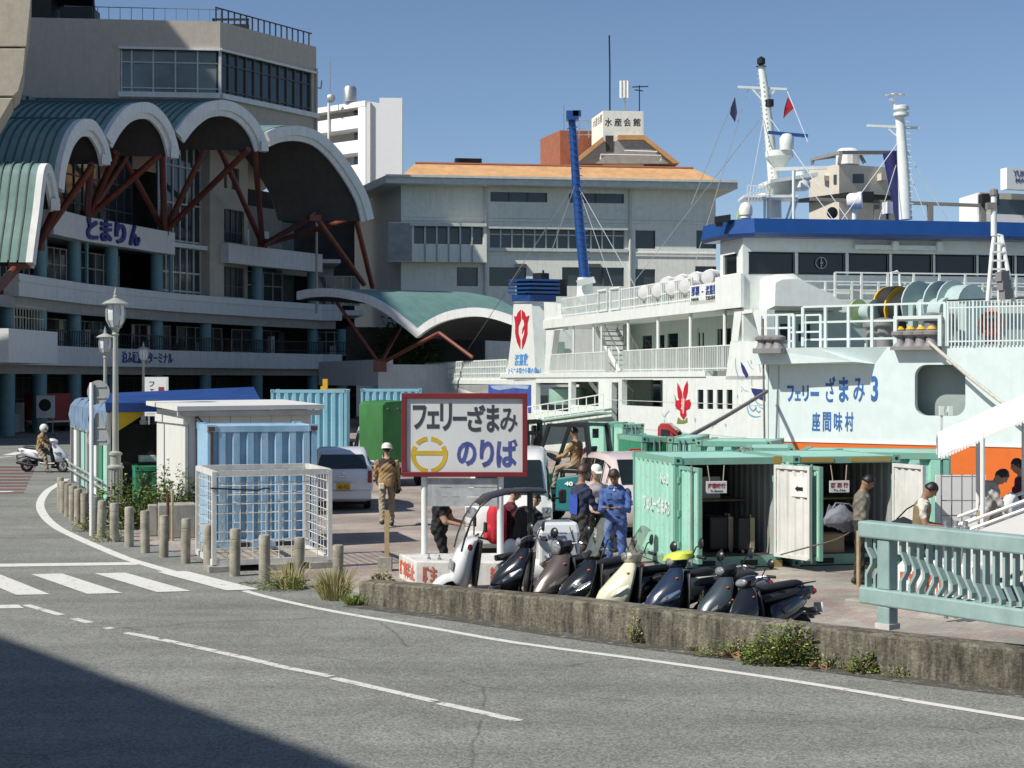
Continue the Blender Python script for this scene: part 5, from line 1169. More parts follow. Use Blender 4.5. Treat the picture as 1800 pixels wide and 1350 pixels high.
# sponson with raking end
zs0 = Zs.Z(1346,641)
mb = MB(); lo = [Zs.pt(1344,641,0), Zs.pt(1525,641,0)]
ring0 = [Zs.at(-.05, zs0, 0), Zs.at(zu(1538), zs0, 0), Zs.at(zu(1522), zs0, .62), Zs.at(-.05, zs0, .62)]; ring1 = [p+Vector((0,0,ZDK-.004-zs0)) for p in ring0]; ring1[1] = Zs.at(zu(1560), ZDK-.004, 0); ring1[2] = Zs.at(zu(1448), ZDK-.004, .62)
ring0[2] = Zs.at(zu(1515), zs0+.06, .55)
mb.loft([ring0, ring1]); zk('sponson', mint, mb)
nmb = mat('name_blue', (.03,.13,.36), .5, var=.2, scale=4, grime=.2, dcol=(.35,.5,.6))
K4 = 3.749
uZ = Zs.u if Zs.u.x > 0 else -Zs.u
def ztext(s, x0, y0, x1, y1, bold=.03):
    X0, X1, Y0, Y1 = 1330+x0/K4, 1330+x1/K4, 460+y0/K4, 460+y1/K4; xm = (X0+X1)/2
    text(s, nmb, fz, Zs.pt(X0, Y1, .003), uZ, (0,0,1), abs(zu(X1)-zu(X0)), Zs.Z(xm, Y0)-Zs.Z(xm, Y1), 'letter', .012, bold=bold)
for ch, a, b, c, d in (('フ',202,246,815,922),('ェ',252,290,855,915),('リ',302,344,815,920),('ー',356,410,856,884),('ざ',455,520,755,925),('ま',543,606,760,925),('み',638,712,765,925),('3',755,800,752,922)): ztext(ch, a, c, b, d, .012 if ch in 'みざ' else .03)
for ch, a, b in (('座',365,418),('間',437,490),('味',510,565),('村',583,638)): ztext(ch, a, 990, b, 1117, .015)
mintr = mat('mint_railing', (.62,.70,.67), .45, var=.04)
tealw = mat('winch_teal', (.40,.50,.48), .45, var=.08, streak=.1); greyc = mat('grey_casting', (.22,.21,.21), .6, var=.15); yel = mat('winch_yellow', (.72,.42,.03), .45, var=.08)
def zrail(x0, x1, h, o, sp, **k): return rail(Zs, zu(x0), zu(x1), ZDK, h, o, sp, own=fz, m=mintr, **k)
zrail(1412, 1662, 1.18, .02, .62, r=.024, post=1, rails=(1., .62, .2))
zrail(1352, 1410, .95, .55, .5, r=.024, post=1, rails=(1., .6, .2)); zrail(1356, 1412, 1.0, -1.2, .55, r=.022, post=1, rails=(1., .5))
zrail(1667, 1850, 1.22, .03, .098, r=.016, post=7, rails=(1., .85, .1))
mb = MB(); Zs.box(mb, zu(1666), zu(1850), ZDK+1.225, ZDK+1.26, .0, .06); zk('rail_cap', darkm, mb)
mb = MB(); a, b = zu(1578), zu(1656)
for uu in (a, b): Zs.box(mb, uu-.05, uu+.05, ZDK, ZDK+.82, .1, .2)
Zs.box(mb, a-.05, b+.05, ZDK+.75, ZDK+.84, .103, .197); zk('fairlead_frame', mintr, mb)
def cyl(name, m, px, py, o, r, l, ax, sm=40, prof=None):
    mb = MB(); mb.lathe(Zs.pt(px, py, o)-ax*l/2, prof or [(r,0),(r,l)], 20, axis=ax); return zk(name, m, mb, smooth=sm)
axw = (Zs.u*.93+Zs.n*.37).normalized()
cyl('winch_disc', yel, 1512, 537, -2.0, .62, .05, axw); cyl('winch_disc', yel, 1536, 540, -2.0, .68, .05, axw); cyl('winch_rope_coil', blackr, 1524, 532, -2.0, .56, .42, axw); cyl('winch_rope_coil', blackr, 1545, 545, -2.0, .6, .5, axw)
cyl('winch_flange', tealw, 1566, 532, -2.1, .72, .05, axw); cyl('winch_drum', tealw, 1590, 545, -2.1, .42, 1.3, axw)
cyl('winch_flange', tealw, 1602, 532, -2.2, .72, .05, axw); cyl('winch_flange', tealw, 1625, 532, -2.3, .74, .05, axw); cyl('winch_drum', tealw, 1645, 533, -2.3, .62, .55, axw)
cyl('warping_head', tealw, 1484, 545, -1.6, .3, .75, axw, prof=[(.36,0),(.30,.05),(.22,.2),(.22,.5),(.32,.7),(.36,.75)]); cyl('warping_head_rim', mat('rim_yellow_green', (.45,.55,.25), .5), 1472, 545, -1.5, .38, .04, axw)
mb = MB()
for px in (1500, 1560, 1608, 1655): c = Zs.pt(px, 600, -2.1); mb.obox(c+Vector((0,0,.35)), Zs.u*.09, Zs.n*.45, (0,0,.75))
mb.obox(Zs.pt(1575,606,-2.1)+Vector((0,0,.02)), Zs.u*1.6, Zs.n*.5, (0,0,.08)); zk('winch_frame', tealw, mb)
def bollard2(px, py, o, s=1.):
    mb = MB(); mb.lathe(Zs.pt(px, py, o), [(.17*s,-.1),(.17*s,.35*s),(.24*s,.38*s),(.24*s,.5*s),(.1,.54*s)], 14); zk('mooring_bitt', greyc, mb, smooth=40)
bollard2(1515,606,-.9,1.4); bollard2(1532,604,-.9,1.4); bollard2(1618,592,-.9,1.3); bollard2(1637,592,-1.0,1.3)
for i in range(4):
    c = Zs.at(zu(1583+i*18.5), ZDK, .05); mb = MB(); mb.lathe(c, [(.22,0),(.16,.1),(.14,.25),(.24,.32),(.24,.4),(.1,.46)], 14); zk('fairlead_roller', greyc, mb, smooth=40)
    mb = MB(); mb.lathe(c, [(.1,.46),(.14,.47),(.06,.56)], 10); zk('roller_cap', yel, mb)
mb = MB(); Zs.box(mb, zu(1572), zu(1655), ZDK-.1, ZDK, -.3, .3); zk('fairlead_base', greyc, mb)
for i in range(3):
    c = Zs.at(zu(1358+i*14), ZDK-.02, .66); mb = MB(); mb.lathe(c, [(.2,0),(.15,.08),(.13,.2),(.22,.26),(.22,.33),(.1,.38)], 14); zk('fairlead_roller', greyc, mb, smooth=40)
mb = MB(); Zs.box(mb, zu(1349), zu(1398), ZDK-.16, ZDK-.02, .45, .95); zk('fairlead_base', greyc, mb)
mb = MB(); c = Zs.pt(1735,568,-.35); mb.tube([c+Zs.u*.30*math.cos(2*PI*k/20)+Vector((0,0,.30*math.sin(2*PI*k/20))) for k in range(21)], .065, 8); zk('lifebuoy', mat('lifebuoy_red', (.50,.07,.04), .6, var=.2), mb, smooth=40)
mb = MB(); Zs.box(mb, zu(1722), zu(1750), ZDK+.05, ZDK+.75, -.5, -.42); zk('lifejacket_bundle', mat('faded_red_cloth', (.36,.12,.10), .8, var=.4, scale=6), mb, smooth=None)
# light mast with A-frame
YA = 39.5
def ztube(name, m, pts, r, n=10): mb = MB(); mb.tube([W(*p) for p in pts], r, n); return mb.build(name, m, fz, world=True, smooth=50)
ztube('light_mast', shipw, [(1747,415,YA),(1747,345,YA)], .075); ztube('light_mast_leg', shipw, [(1748,413,YA),(1744,440,YA),(1736,530,YA-.2)], .055); ztube('light_mast_leg', shipw, [(1750,413,YA),(1760,414,YA),(1782,530,YA-.2)], .055); ztube('light_mast_leg', shipw, [(1757,412,YA+.4),(1757,530,YA+.4)], .06)
mb = MB()
for k in range(6): y = 428+k*15; mb.bar(W(1744-(y-440)*.07,y,YA-.1), W(1762+(y-420)*.17,y,YA-.1), .045)
zk('light_mast_rung', shipw, mb)
mb = MB()
for i in range(3): mb.obox(W(1762+i*3,485+i*16,YA-.3), (.13,.08,.02), (-.04,.12,0), (0,0,.12))
zk('signal_lamp', greyc, mb)
mb = MB(); mb.obox(W(1742,362,YA), (.12,0,0), (0,.1,0), (0,0,.08)); mb.lathe(W(1747,345,YA), [(.09,0),(.11,.03),(.11,.16),(.05,.2)], 10); zk('mast_lamp', greyc, mb)
# ropes
def rope(name, label, pts, r, m, cat='rope'):
    mb = MB(); P = [W(*p) for p in pts]; q = smooth(P, 8); mb.tube(q, r, 8); o = mb.build(name, m, smooth=60); return tag(o, label, cat)
ropem = mat('pale_rope', (.58,.56,.48), .9, var=.2, scale=12, bump=.6, bscale=50); ropeg = mat('grey_rope', (.20,.19,.18), .9, var=.3, scale=12, bump=.6, bscale=50)
a = Zs.at(zu(1640), ZDK+.12, .35); b = Zs.at(zu(1800), Zs.Z(1800,728), .55); mb = MB(); mb.tube([a, (a+b)/2-Vector((0,0,.05)), b, b+(b-a)*.6], .05, 8)
tag(mb.build('mooring_rope', ropem, smooth=60), 'thick pale mooring rope running down the mint hull side', 'rope')
rope('mooring_rope', 'grey mooring rope stretched from the mint hull corner down past the red flower', [(1348,688,44.6),(1270,735,40),(1190,778,35.5)], .055, ropeg)
rope('hanging_rope', 'dark rope hanging straight down the corner of the mint hull', [(1341,560,44.4),(1342,650,44.5),(1344,780,44.6)], .03, ropeg)
mb = MB(); p = W(1655,792,32); mb.bar(Vector((p.x,p.y,0)), W(1655,722,32), .045); mb.bar(W(1655,722,32), W(1672,722,32), .06); mb.bar(W(1655,714,32), W(1655,730,32), .09); mb.bar(W(1670,714,32), W(1670,730,32), .09)
tag(mb.build('signal_post', shipw), 'thin white post with two short cylinders before the mint hull opening', 'post')
# ---------------------------------------------------------------- cargo containers
def cmat(n, c, wear=.35, d=(.16,.09,.05)): return mat(n, c, .45, var=.10, scale=1.5, dirt=wear, dcol=d, streak=.4, grime=.30, gcol=(.17,.09,.045))
mintc = cmat('mint_container_paint', (.33,.64,.51), .3, (.54,.66,.56)); mintd = cmat('mint_container_frame', (.19,.42,.33), .35, (.34,.28,.14)); grn = cmat('green_container_paint', (.03,.27,.14), .3, (.08,.22,.14))
bluec = mat('faded_blue_container', (.24,.44,.60), .5, var=.18, scale=1.1, dirt=.75, dcol=(.46,.59,.70), streak=.85, grime=.3); bluef = cmat('sky_blue_container', (.25,.52,.62), .25, (.40,.55,.6)); inwh = mat('container_inner_white', (.66,.66,.62), .6, var=.08, streak=.5, dirt=.25, dcol=(.35,.30,.24))
rust = mat('rust', (.12,.05,.03), .9, var=.3, scale=12); cdark = mat('container_inner_dark', (.07,.068,.062), .7, var=.2); woodl = mat('shelf_wood', (.40,.30,.16), .7, var=.2, scale=8)
def corr(mb, p, u, n, L, z0, z1, pitch=.26, d=.04, mi=0):         # corrugated sheet: from p along u, ribs towards n
    k = max(2, int(round(L/pitch))); pt = L/k; a = []
    for i in range(k):
        s = i*pt; a += [(s, 0), (s+pt*.28, 0), (s+pt*.42, d), (s+pt*.86, d)]
    a.append((L, 0)); P = [Vector(p)+Vector(u)*s+Vector(n)*o for s, o in a]
    mb.loft([[q+Vector((0,0,z0)) for q in P], [q+Vector((0,0,z1)) for q in P]], caps=False, closed=False, mi=mi)
def container(label, loc, rz, Wd, D, Hh, m, mf, front='doors', fb=.16, group=None, cast=.13, sides=(1,1), pitch=.26):
    t = thing('shipping_container', label, 'container', loc, rz, group); e = .1
    for x in (0, Wd-e):
        for y in (0, D-e): MB().box(x, x+e, y, y+e, .13, Hh-.12).build('corner_post', mf, t)
    for z0, z1 in ((.02, .13+.06), (Hh-.12, Hh-.01)):
        for y in (0.004, D-e): MB().box(e, Wd-e, y, y+.1, z0, z1).build('rail', mf, t)
        for x in (0.004, Wd-e): MB().box(x, x+.096, e, D-e, z0, z1).build('rail', mf, t)
    for x in (-.012, Wd-cast+.012):
        for y in (-.012, D-cast+.012):
            for z in (0, Hh-.11):
                c = MB().box(x, x+cast, y, y+cast, z, z+.12).build('corner_casting', mf, t)
                if y < .1: MB().lathe((x+cast/2, y-.002, z+.06), [(.032,0),(.032,.03)], 8, axis=(0,1,0)).build('casting_hole', darkhole, c)
    if sides[0]: mb = MB(); corr(mb, (.035, e, 0), (0,1,0), (-1,0,0), D-2*e, .15, Hh-.1, pitch, .035); mb.build('side_wall', m, t, recalc=False)
    if sides[1]: mb = MB(); corr(mb, (Wd-.035, e, 0), (0,1,0), (1,0,0), D-2*e, .15, Hh-.1, pitch, .035); mb.build('side_wall', m, t, recalc=False)
    mb = MB(); corr(mb, (e, D-.035, 0), (1,0,0), (0,1,0), Wd-2*e, .15, Hh-.1, pitch, .035); mb.build('back_wall', m, t, recalc=False)
    MB().box(.02, Wd-.02, .02, D-.02, Hh-.05, Hh-.02).build('roof', m, t); MB().box(.05, Wd-.05, .05, D-.05, .12, .19).build('floor', cdark, t)
    if front == 'wall':
        mb = MB(); corr(mb, (e, .085, 0), (1,0,0), (0,-1,0), Wd-2*e, .15, Hh-.1, pitch, .075); mb.build('front_wall', m, t, recalc=False)
    elif front == 'doors':
        hw_ = (Wd-2*e)/2
        for k in range(2):
            x0 = e+k*hw_; mb = MB(); corr(mb, (x0+.04, .05, 0), (1,0,0), (0,-1,0), hw_-.08, .2, Hh-.14, .2, .025); mb.box(x0+.01, x0+.05, .02, .06, .19, Hh-.125); mb.box(x0+hw_-.05, x0+hw_-.01, .02, .06, .19, Hh-.125); d = mb.build('door', m, t, recalc=False)
            for xx in (x0+hw_*.72 if k == 0 else x0+hw_*.28,):
                mb = MB(); mb.tube([(xx, -.02, .1), (xx, -.02, Hh-.04)], .018, 6); mb.box(xx-.05, xx+.05, -.03, -.01, Hh*.45, Hh*.5); mb.build('lock_rod', steel, d)
    for x0 in (Wd*.22, Wd*.62):
        if Wd > 1.5: MB().box(x0, x0+Wd*.16, -.003, .02, .04, .13).build('fork_pocket', darkhole, t)
    return t
def opened(t, Wd, D, Hh, m, mf, la, ra, rin=inwh, lin=inwh):       # two open door leaves and the inside lining
    e = .1; hw_ = (Wd-2*e)/2
    for k, (ang, inm) in enumerate(((la, lin), (ra, rin))):
        q = Matrix.Rotation(ang, 4, 'Z'); o = Vector((e if k == 0 else Wd-e, 0, 0)); s = 1 if k == 0 else -1
        def P(x, y, z): return o+q@Vector((s*x, y, z))
        mb = MB(); u = q@Vector((s,0,0)); n = q@Vector((0,-1,0))
        corr(mb, P(.05,0,0), u, n, hw_-.1, .22, Hh-.17, .2, .022); d = mb.build('door', m, t, recalc=False)
        mb = MB(); corr(mb, P(.05,.012,0), u, n, hw_-.1, .22, Hh-.17, .2, .022); mb.build('door_lining', inm, d, recalc=False)
        mb = MB()
        for (x0, x1, z0, z1) in ((.0,.05,.18,Hh-.13), (hw_-.05,hw_,.18,Hh-.13), (.05,hw_-.05,.18,.24), (.05,hw_-.05,Hh-.19,Hh-.13)):
            mb.obox(P((x0+x1)/2, 0, (z0+z1)/2), u*(x1-x0)/2, n*.032, (0,0,(z1-z0)/2))
        mb.build('door_frame', mf if k == 0 else inm, d)
        mb = MB(); mb.tube([P(hw_*.7,-.05,.12), P(hw_*.7,-.05,Hh-.1)], .018, 6); mb.build('lock_rod', steel, d)
        for z in (Hh*.22, Hh*.5, Hh*.8): MB().obox(P(0,-.02,z), u*.05, n*.04, (0,0,.05)).build('hinge', mf, d)
    for x, n in ((.075, (1,0,0)), (Wd-.075, (-1,0,0))):
        mb = MB(); corr(mb, (x, e, 0), (0,1,0), n, D-2*e, .19, Hh-.1, .26, .03); mb.build('inner_wall', mat('container_inner_grey', (.36,.36,.34), .6, streak=.4) , t, recalc=False)
    mb = MB(); corr(mb, (e, D-.09, 0), (1,0,0), (0,-1,0), Wd-2*e, .19, Hh-.1, .26, .03); mb.build('inner_wall', cdark, t, recalc=False)
    MB().box(e, Wd-e, D-1.0, D-.15, Hh*.54, Hh*.54+.03).build('shelf', woodl, t)
thA = R(12); uA = Vector((math.cos(thA), math.sin(thA), 0)); vA = Vector((-math.sin(thA), math.cos(thA), 0))
cA = Vector((2.66, 25.1, 0)); WdA, HA = 1.84, 1.83
cont1 = container('open mint green cargo container with two suitcases and a hanging board inside', cA, thA, WdA, 2.4, HA, mintc, mintd, None, group='small mint cargo containers')
opened(cont1, WdA, 2.4, HA, mintc, mintd, R(-86), R(112))
cB = cA+uA*2.06; WdB = 1.9
cont2 = container('open mint green cargo container with cardboard boxes, behind the person in olive shirt', cB, thA, WdB, 2.4, HA, mintc, mintd, None, group='small mint cargo containers')
opened(cont2, WdB, 2.4, HA, mintc, mintd, R(-88), R(99))
wlet = mat('white_stencil', (.75,.78,.74), .6, grime=.4, dcol=(.3,.5,.42))
def loc2w(c, th, x, y, z): return Vector(c)+Vector((math.cos(th)*x-math.sin(th)*y, math.sin(th)*x+math.cos(th)*y, z))
text('フェリーざまみ3', wlet, cont1, (-.008, 1.75, .86), (0,-1,0), (0,0,1), 1.5, .27, 'lettering', .003, world=False, bold=.03)
text('No.2', wlet, cont1, (-.008, .75, 1.38), (0,-1,0), (0,0,1), .42, .16, 'lettering', .003, world=False, bold=.02)
redl = mat('dark_red_lettering', (.28,.03,.05), .6); paper = mat('white_board', (.74,.73,.70), .6, var=.03)
def hang_board(label, c, th, x, z, w, h, s1, s2):
    t = thing('hanging_board', label, 'sign', loc2w(c, th, x, -.05, z), th)
    MB().box(-w/2, w/2, 0, .012, 0, h).build('board', paper, t, bevel=.01)
    text(s1, redl, t, (-w*.42, -.002, h*.42), (1,0,0), (0,0,1), w*.84, h*.42, 'lettering', .002, world=False, bold=.03)
    text(s2, blk, t, (-w*.3, -.002, h*.12), (1,0,0), (0,0,1), w*.6, h*.17, 'lettering', .002, world=False, bold=.01)
    for s in (-1, 1): MB().tube([(s*w*.32, .006, h), (s*w*.40, .03, h+.26)], .008, 5).build('string', mat('string', (.45,.40,.30), .9), t)
hang_board('white hanging board with red characters in the container holding suitcases', cA, thA, .70, 1.24, .36, .2, '座間味行', 'To Zamami')
och = mat('ochre_patch', (.42,.27,.06), .7, dirt=.5, dcol=(.2,.3,.22))
for x0, x1 in ((.12,.72), (1.02,1.75)): MB().box(x0, x1, -.006, .003, HA-.10, HA-.025).build('header_patch', och, cont2)
MB().box(WdA-.15, WdA+.02, -.02, -.0125, HA-.115, HA).build('casting_patch', och, cont1); MB().box(WdA-.15, WdA+.02, -.02, -.0125, 0, .12).build('casting_patch', och, cont1)
hang_board('white hanging board with red characters behind the olive shirted person', cB, thA, .80, 1.22, .36, .2, '阿 嘉 行', 'To Aka')
def looseb(name, label, cat, c, th, x0, x1, y0, y1, z0, z1, m, bev=.01, group=None):
    o = MB().box(x0, x1, y0, y1, z0, z1); ob = o.build(name, m, bevel=bev); ob.location = c; ob.rotation_euler = (0,0,th); return tag(ob, label, cat, group)
crate = mat('cardboard', (.34,.24,.14), .8, var=.1)
for i, (x0, x1, mm, lab) in enumerate(((.24,.52,paper,'white poster panel leaning on the shelf behind the hanging board'), (.56,.82,darkm,'dark box on the shelf between two white panels'), (1.02,1.36,paper,'printed photo panel on the shelf right of the hanging board'))):
    looseb('shelf_panel', lab, 'panel', cA, thA, x0, x1, 1.6, 1.64+.1*(i == 1), HA*.54+.034, HA*.54+(.34, .26, .42)[i], mm)
suit = mat('suitcase_black', (.02,.02,.022), .5); suitt = mat('suitcase_tan_trim', (.42,.34,.22), .6)
for i, (x, lab) in enumerate(((1.12,'black suitcase with tan trim, the one farther into the open container'), (1.42,'black suitcase with tan trim standing nearest the white container door'))):
    t = thing('suitcase', lab, 'suitcase', loc2w(cA, thA, x, .62-.22*i, .19), thA, 'suitcases in the open container')
    MB().box(-.30+.12*i, .04, 0, .42, .04, .60).build('shell', suit, t, bevel=.03); MB().box(.03, .12, -.01, .12, .05, .60).build('trim_strip', suitt, t, bevel=.015)
    MB().box(.02, .10, .14, .42, .04, .60).build('shell', suit, t, bevel=.02)
    for xx in (-.1, .07): MB().lathe((xx, 0, .03), [(.03,-.02),(.03,.02)], 8, axis=(1,0,0)).build('wheel', suitt, t)
    MB().tube([(.05,.02,.6),(.05,.02,.64),(.05,.2,.64),(.05,.2,.6)], .012, 5).build('handle', suitt, t)
looseb('carton', 'white carton on the floor of the second open container', 'box', cB, thA, .16, .55, .12, .5, .19, .56, paper, group='boxes in the second open container')
looseb('carton', 'brown carton beside the white one in the second open container', 'box', cB, thA, .58, 1.0, .2, .6, .19, .50, crate, group='boxes in the second open container')
looseb('carton', 'dark carton stacked on the shelf of the second open container', 'box', cB, thA, .3, .8, 1.5, 1.9, HA*.54+.034, HA*.54+.4, darkm, group='boxes in the second open container')
# notice papers on the white door of container 1
hw1 = (WdA-.2)/2; q = Matrix.Rotation(R(112), 4, 'Z'); o_ = Vector((WdA-.1, 0, 0))
def dP(x, y, z): return o_+q@Vector((-x, y, z))
np_ = MB(); np_.obox(dP(.58,.02,1.36), (q@Vector((-1,0,0)))*.2, (q@Vector((0,1,0)))*.006, (0,0,.16)); npo = np_.build('notice_paper', paper, cont1)
ar = MB(); ux_ = q@Vector((1,0,0)); 
uxs = -(q@Vector((1,0,0)))
for pl in ([(-.09,0),(-.03,.05),(-.03,.03),(.09,.03),(.09,-.03),(-.03,-.03),(-.03,-.05)],): ar.prism([dP(.58,.028,1.33)+uxs*x+Vector((0,0,z)) for x, z in pl], (q@Vector((0,1,0)))*.003)
ar.build('arrow', blk, npo)
# chain from the door to the next container
rope('chain', 'slack dark chain hung from the white door across the second container', [(1372,975,24.9),(1420,962,24.6),(1470,948,24.2),(1506,928,23.8)], .012, mat('chain_metal', (.16,.14,.12), .6, .5), 'chain')
# containers further back
C2 = [((1129,34.2),R(12),1.25,2.0,grn,'dark green door end of a small container behind the mint ones'), ((1174,33.4),R(12),1.3,3.4,mintc,'small mint container behind, with pale doors and long ribbed side')]
container(C2[0][5], XY(*C2[0][0])+(0,), C2[0][1], C2[0][2]*.45+.1, 2.0, 1.83, grn, mintd, 'doors', group='small containers in the rear rows', pitch=.2)
container(C2[1][5], XY(1174,33.8)+(0,), R(-14), .62, 2.4, 1.83, mintc, mintd, 'doors', group='small containers in the rear rows', pitch=.2)
container('mint container turned sideways behind, its ribbed side facing the camera', XY(1224,33.0)+(0,), R(-18), 1.6, 1.9, 1.80, mintc, mintd, 'wall', group='small containers in the rear rows', pitch=.34)
container('mint container with yellow top rail, standing before the orange striped hull', XY(1311,29.7)+(0,), R(-9), .92, 1.9, 1.80, mintc, mintd, 'doors', group='small containers in the rear rows')
container('long green container beneath the orange stripe, end of the rear row', XY(1398,28.6)+(0,), R(-17), 2.75, 1.9, 1.78, mintc, mintd, 'wall', group='small containers in the rear rows', pitch=.34)
container('mint container behind the forklift with white numbers on its side', XY(1062,45)+(0,), R(10), .9, 2.0, 1.84, mintc, mintd, 'wall', group='small containers in the rear rows', pitch=.16)
container('mint container with glazed doors beside the red truck cab', XY(1095,44)+(0,), R(10), .62, 2.0, 1.84, mintc, mintd, 'doors', group='small containers in the rear rows')
rb_ = looseb('tail_lamp_box', 'red tail lamp box at the side of the dark green container', 'lamp', Vector(XY(1107,33.6)+(1.35,)), 0, 0, .25, 0, .2, 0, .25, mat('red_lamp_plastic', (.40,.03,.02), .4))
# pole lashed along the container tops
rope('pole', 'grey pole lying across the tops of the rear mint containers', [(1285,801,29),(1310,790,29.3)], .06, ropeg, 'pole')
# sky blue containers
container('sky blue ribbed container standing behind the white hut', XY(476,60)+(0,), R(3), 2.95, 2.3, 2.72, bluef, bluef, 'wall', group='sky blue containers by the terminal', pitch=.3)
container('sky blue ribbed container behind the green tarp truck', XY(634,66)+(0,), R(3), 2.6, 2.3, 2.72, bluef, bluef, 'wall', group='sky blue containers by the terminal', pitch=.3)
thC = R(17)
cbl = container('faded blue ribbed container with rusty corners behind the mesh cage', XY(365,27.9)+(0,), thC, 2.0, 1.95, 2.27, bluec, bluec, 'wall', group=None, cast=.17, pitch=.27)
MB().box(.05, .10, -.016, -.012, 1.5, 2.16).build('rust_streak', rust, cbl)
for x in (.07, 1.94): MB().box(x-.06, x+.06, -.018, -.0125, 2.17, 2.25).build('rust_patch', rust, cbl)
# ---------------------------------------------------------------- mesh cage
thG = R(20); gC = Vector((-4.80, 24.75, 0)); gw, gd, gh = 1.9, 1.75, 1.62
cage = thing('mesh_cage', 'white painted steel mesh cage standing on blocks beside the bollards', 'cage', gC, thG)
cg = mat('cage_white_paint', (.66,.66,.62), .5, var=.08, dirt=.3, streak=.4, dcol=(.30,.24,.18))
for x in (0, gw):
    for y in (0, gd): MB().box(x-.035, x+.035, y-.035, y+.035, .12, gh).build('corner_post', cg, cage)
for z in (.15, gh-.03):
    for y in (0.003, gd-.003): MB().box(.035, gw-.035, y-.03, y+.03, z-.045, z+.045).build('frame_rail', cg, cage)
    for x in (0.003, gw-.003): MB().box(x-.03, x+.03, .035, gd-.035, z-.045, z+.045).build('frame_rail', cg, cage)
bvz = MB().tube([(0,0,.19),(0,0,gh-.07)], .0085, 5).build('mesh_bar', cg, cage); first = True
bhx = MB().tube([(.035,0,0),(gw-.035,0,0)], .0075, 5).build('mesh_bar', cg, cage); bhy = MB().tube([(0,.035,0),(0,gd-.035,0)], .0075, 5).build('mesh_bar', cg, cage)
nb_ = 9
for f, (n, fn) in enumerate(((nb_, lambda t: (gw*t, 0, 0)), (nb_, lambda t: (gw*t, gd, 0)), (8, lambda t: (0, gd*t, 0)), (8, lambda t: (gw, gd*t, 0)))):
    for k in range(1, n):
        l = fn(k/n)
        if first: bvz.location = l; first = False
        else: inst(bvz, cage, l)
nz = 9
for k in range(1, nz):
    z = .15+(gh-.18)*k/nz
    for j, y in enumerate((.013, gd-.013)):
        if k == 1 and j == 0: bhx.location = (0, y, z)
        else: inst(bhx, cage, (0, y, z))
    for j, x in enumerate((.013, gw-.013)):
        if k == 1 and j == 0: bhy.location = (x, 0, z)
        else: inst(bhy, cage, (x, 0, z))
MB().box(.03, gw-.03, .03, gd-.03, .105, .15).build('floor_plate', mat('rusty_plate', (.33,.29,.23), .8, var=.2, dirt=.3), cage)
MB().tube([(-.06,-.045,1.36),(.1,-.05,1.35),(.35,-.03,1.33),(.7,-.03,1.31),(.82,-.03,1.34),(.9,-.05,1.33)], .014, 6).build('cable_tie', blackr, cage)
for x, lab in ((.1,'concrete block under the cage corner nearest the hut'), (.98,'pale concrete block under the middle of the cage front'), (1.75,'concrete block under the cage end near the parking lot')):
    looseb('concrete_block', lab, 'block', gC, thG, x-.2, x+.2, -.09, .22, 0, .104, concrete, group='blocks under the cage')
looseb('concrete_block', 'grey concrete box behind the bollards in front of the white hut', 'block', G(272,950)+Vector((0,.3,0)), R(14), 0, .72, 0, .6, 0, .66, concrete, .02)
looseb('concrete_block', 'narrow grey concrete slab left of the concrete box', 'block', G(262,946)+Vector((0,.35,0)), R(14), -.1, .08, 0, .3, 0, .62, concrete, .02)
for px, y0, y1, m_, lab in ((295,868,893,rust,'short rusty pipe stub against the white hut wall'), (303,860,893,woodl,'thin yellow pipe stub against the white hut wall')):
    p = W(px, y1, 29.6); o = MB(); o.tube([(p.x,p.y,0),(p.x,p.y,W(px,y0,29.6).z)], .03, 8); tag(o.build('pipe_stub', m_), lab, 'pipe')
# ---------------------------------------------------------------- white hut
thH = R(25); hC = Vector((-7.24, 34.0, 0)); hw_, hd, hh = 2.9, 2.9, 2.42
hut = thing('storage_hut', 'white panelled storage hut with flat overhanging roof beside the blue container', 'hut', hC, thH)
hutw = mat('hut_white_panel', (.66,.66,.62), .6, var=.03, streak=.25, dirt=.1, dcol=(.45,.41,.35))
MB().box(0, .07, -.02, .28, 0, hh).build('corner_pier', hutw, hut); MB().box(-.005, .02, .28, hd, 0, hh).build('side_wall', hutw, hut)
n = 6
for k in range(n):
    x0 = .08+(hw_-.08)*k/n; MB().box(x0+.006, x0+(hw_-.08)/n-.006, 0, .06, 0, hh).build('wall_panel', hutw, hut)
MB().box(.08, hw_, .01, .05, 0, hh).build('panel_joint', mat('joint_grey', (.25,.25,.24), .8), hut); MB().box(hw_-.05, hw_, .06, hd, 0, hh).build('side_wall', hutw, hut)
mb = MB(); mb.prism([(-.22,-.22,hh), (hw_+.25,-.22,hh+.02), (hw_+.25,hd+.2,hh+.10), (-.22,hd+.2,hh+.08)], (0,0,.10)); mb.build('roof', hutw, hut); MB().box(-.2, hw_+.2, -.19, -.1, hh-.12, hh-.004).build('fascia_trim', mat('hut_trim', (.50,.47,.42), .6), hut); MB().box(-.05,.12,-.06,hd,hh-.3,hh-.12).build('pier_cap', hutw, hut)
MB().tube([(.24,-.03,hh-.1),(.245,-.035,1.2),(.22,-.04,.5),(.2,-.05,.1)], .012, 5).build('cable', blackr, hut); MB().tube([(.25,-.04,hh-.12),(.5,-.06,hh-.4),(.72,-.05,hh-.62)], .015, 5).build('cable', blackr, hut)
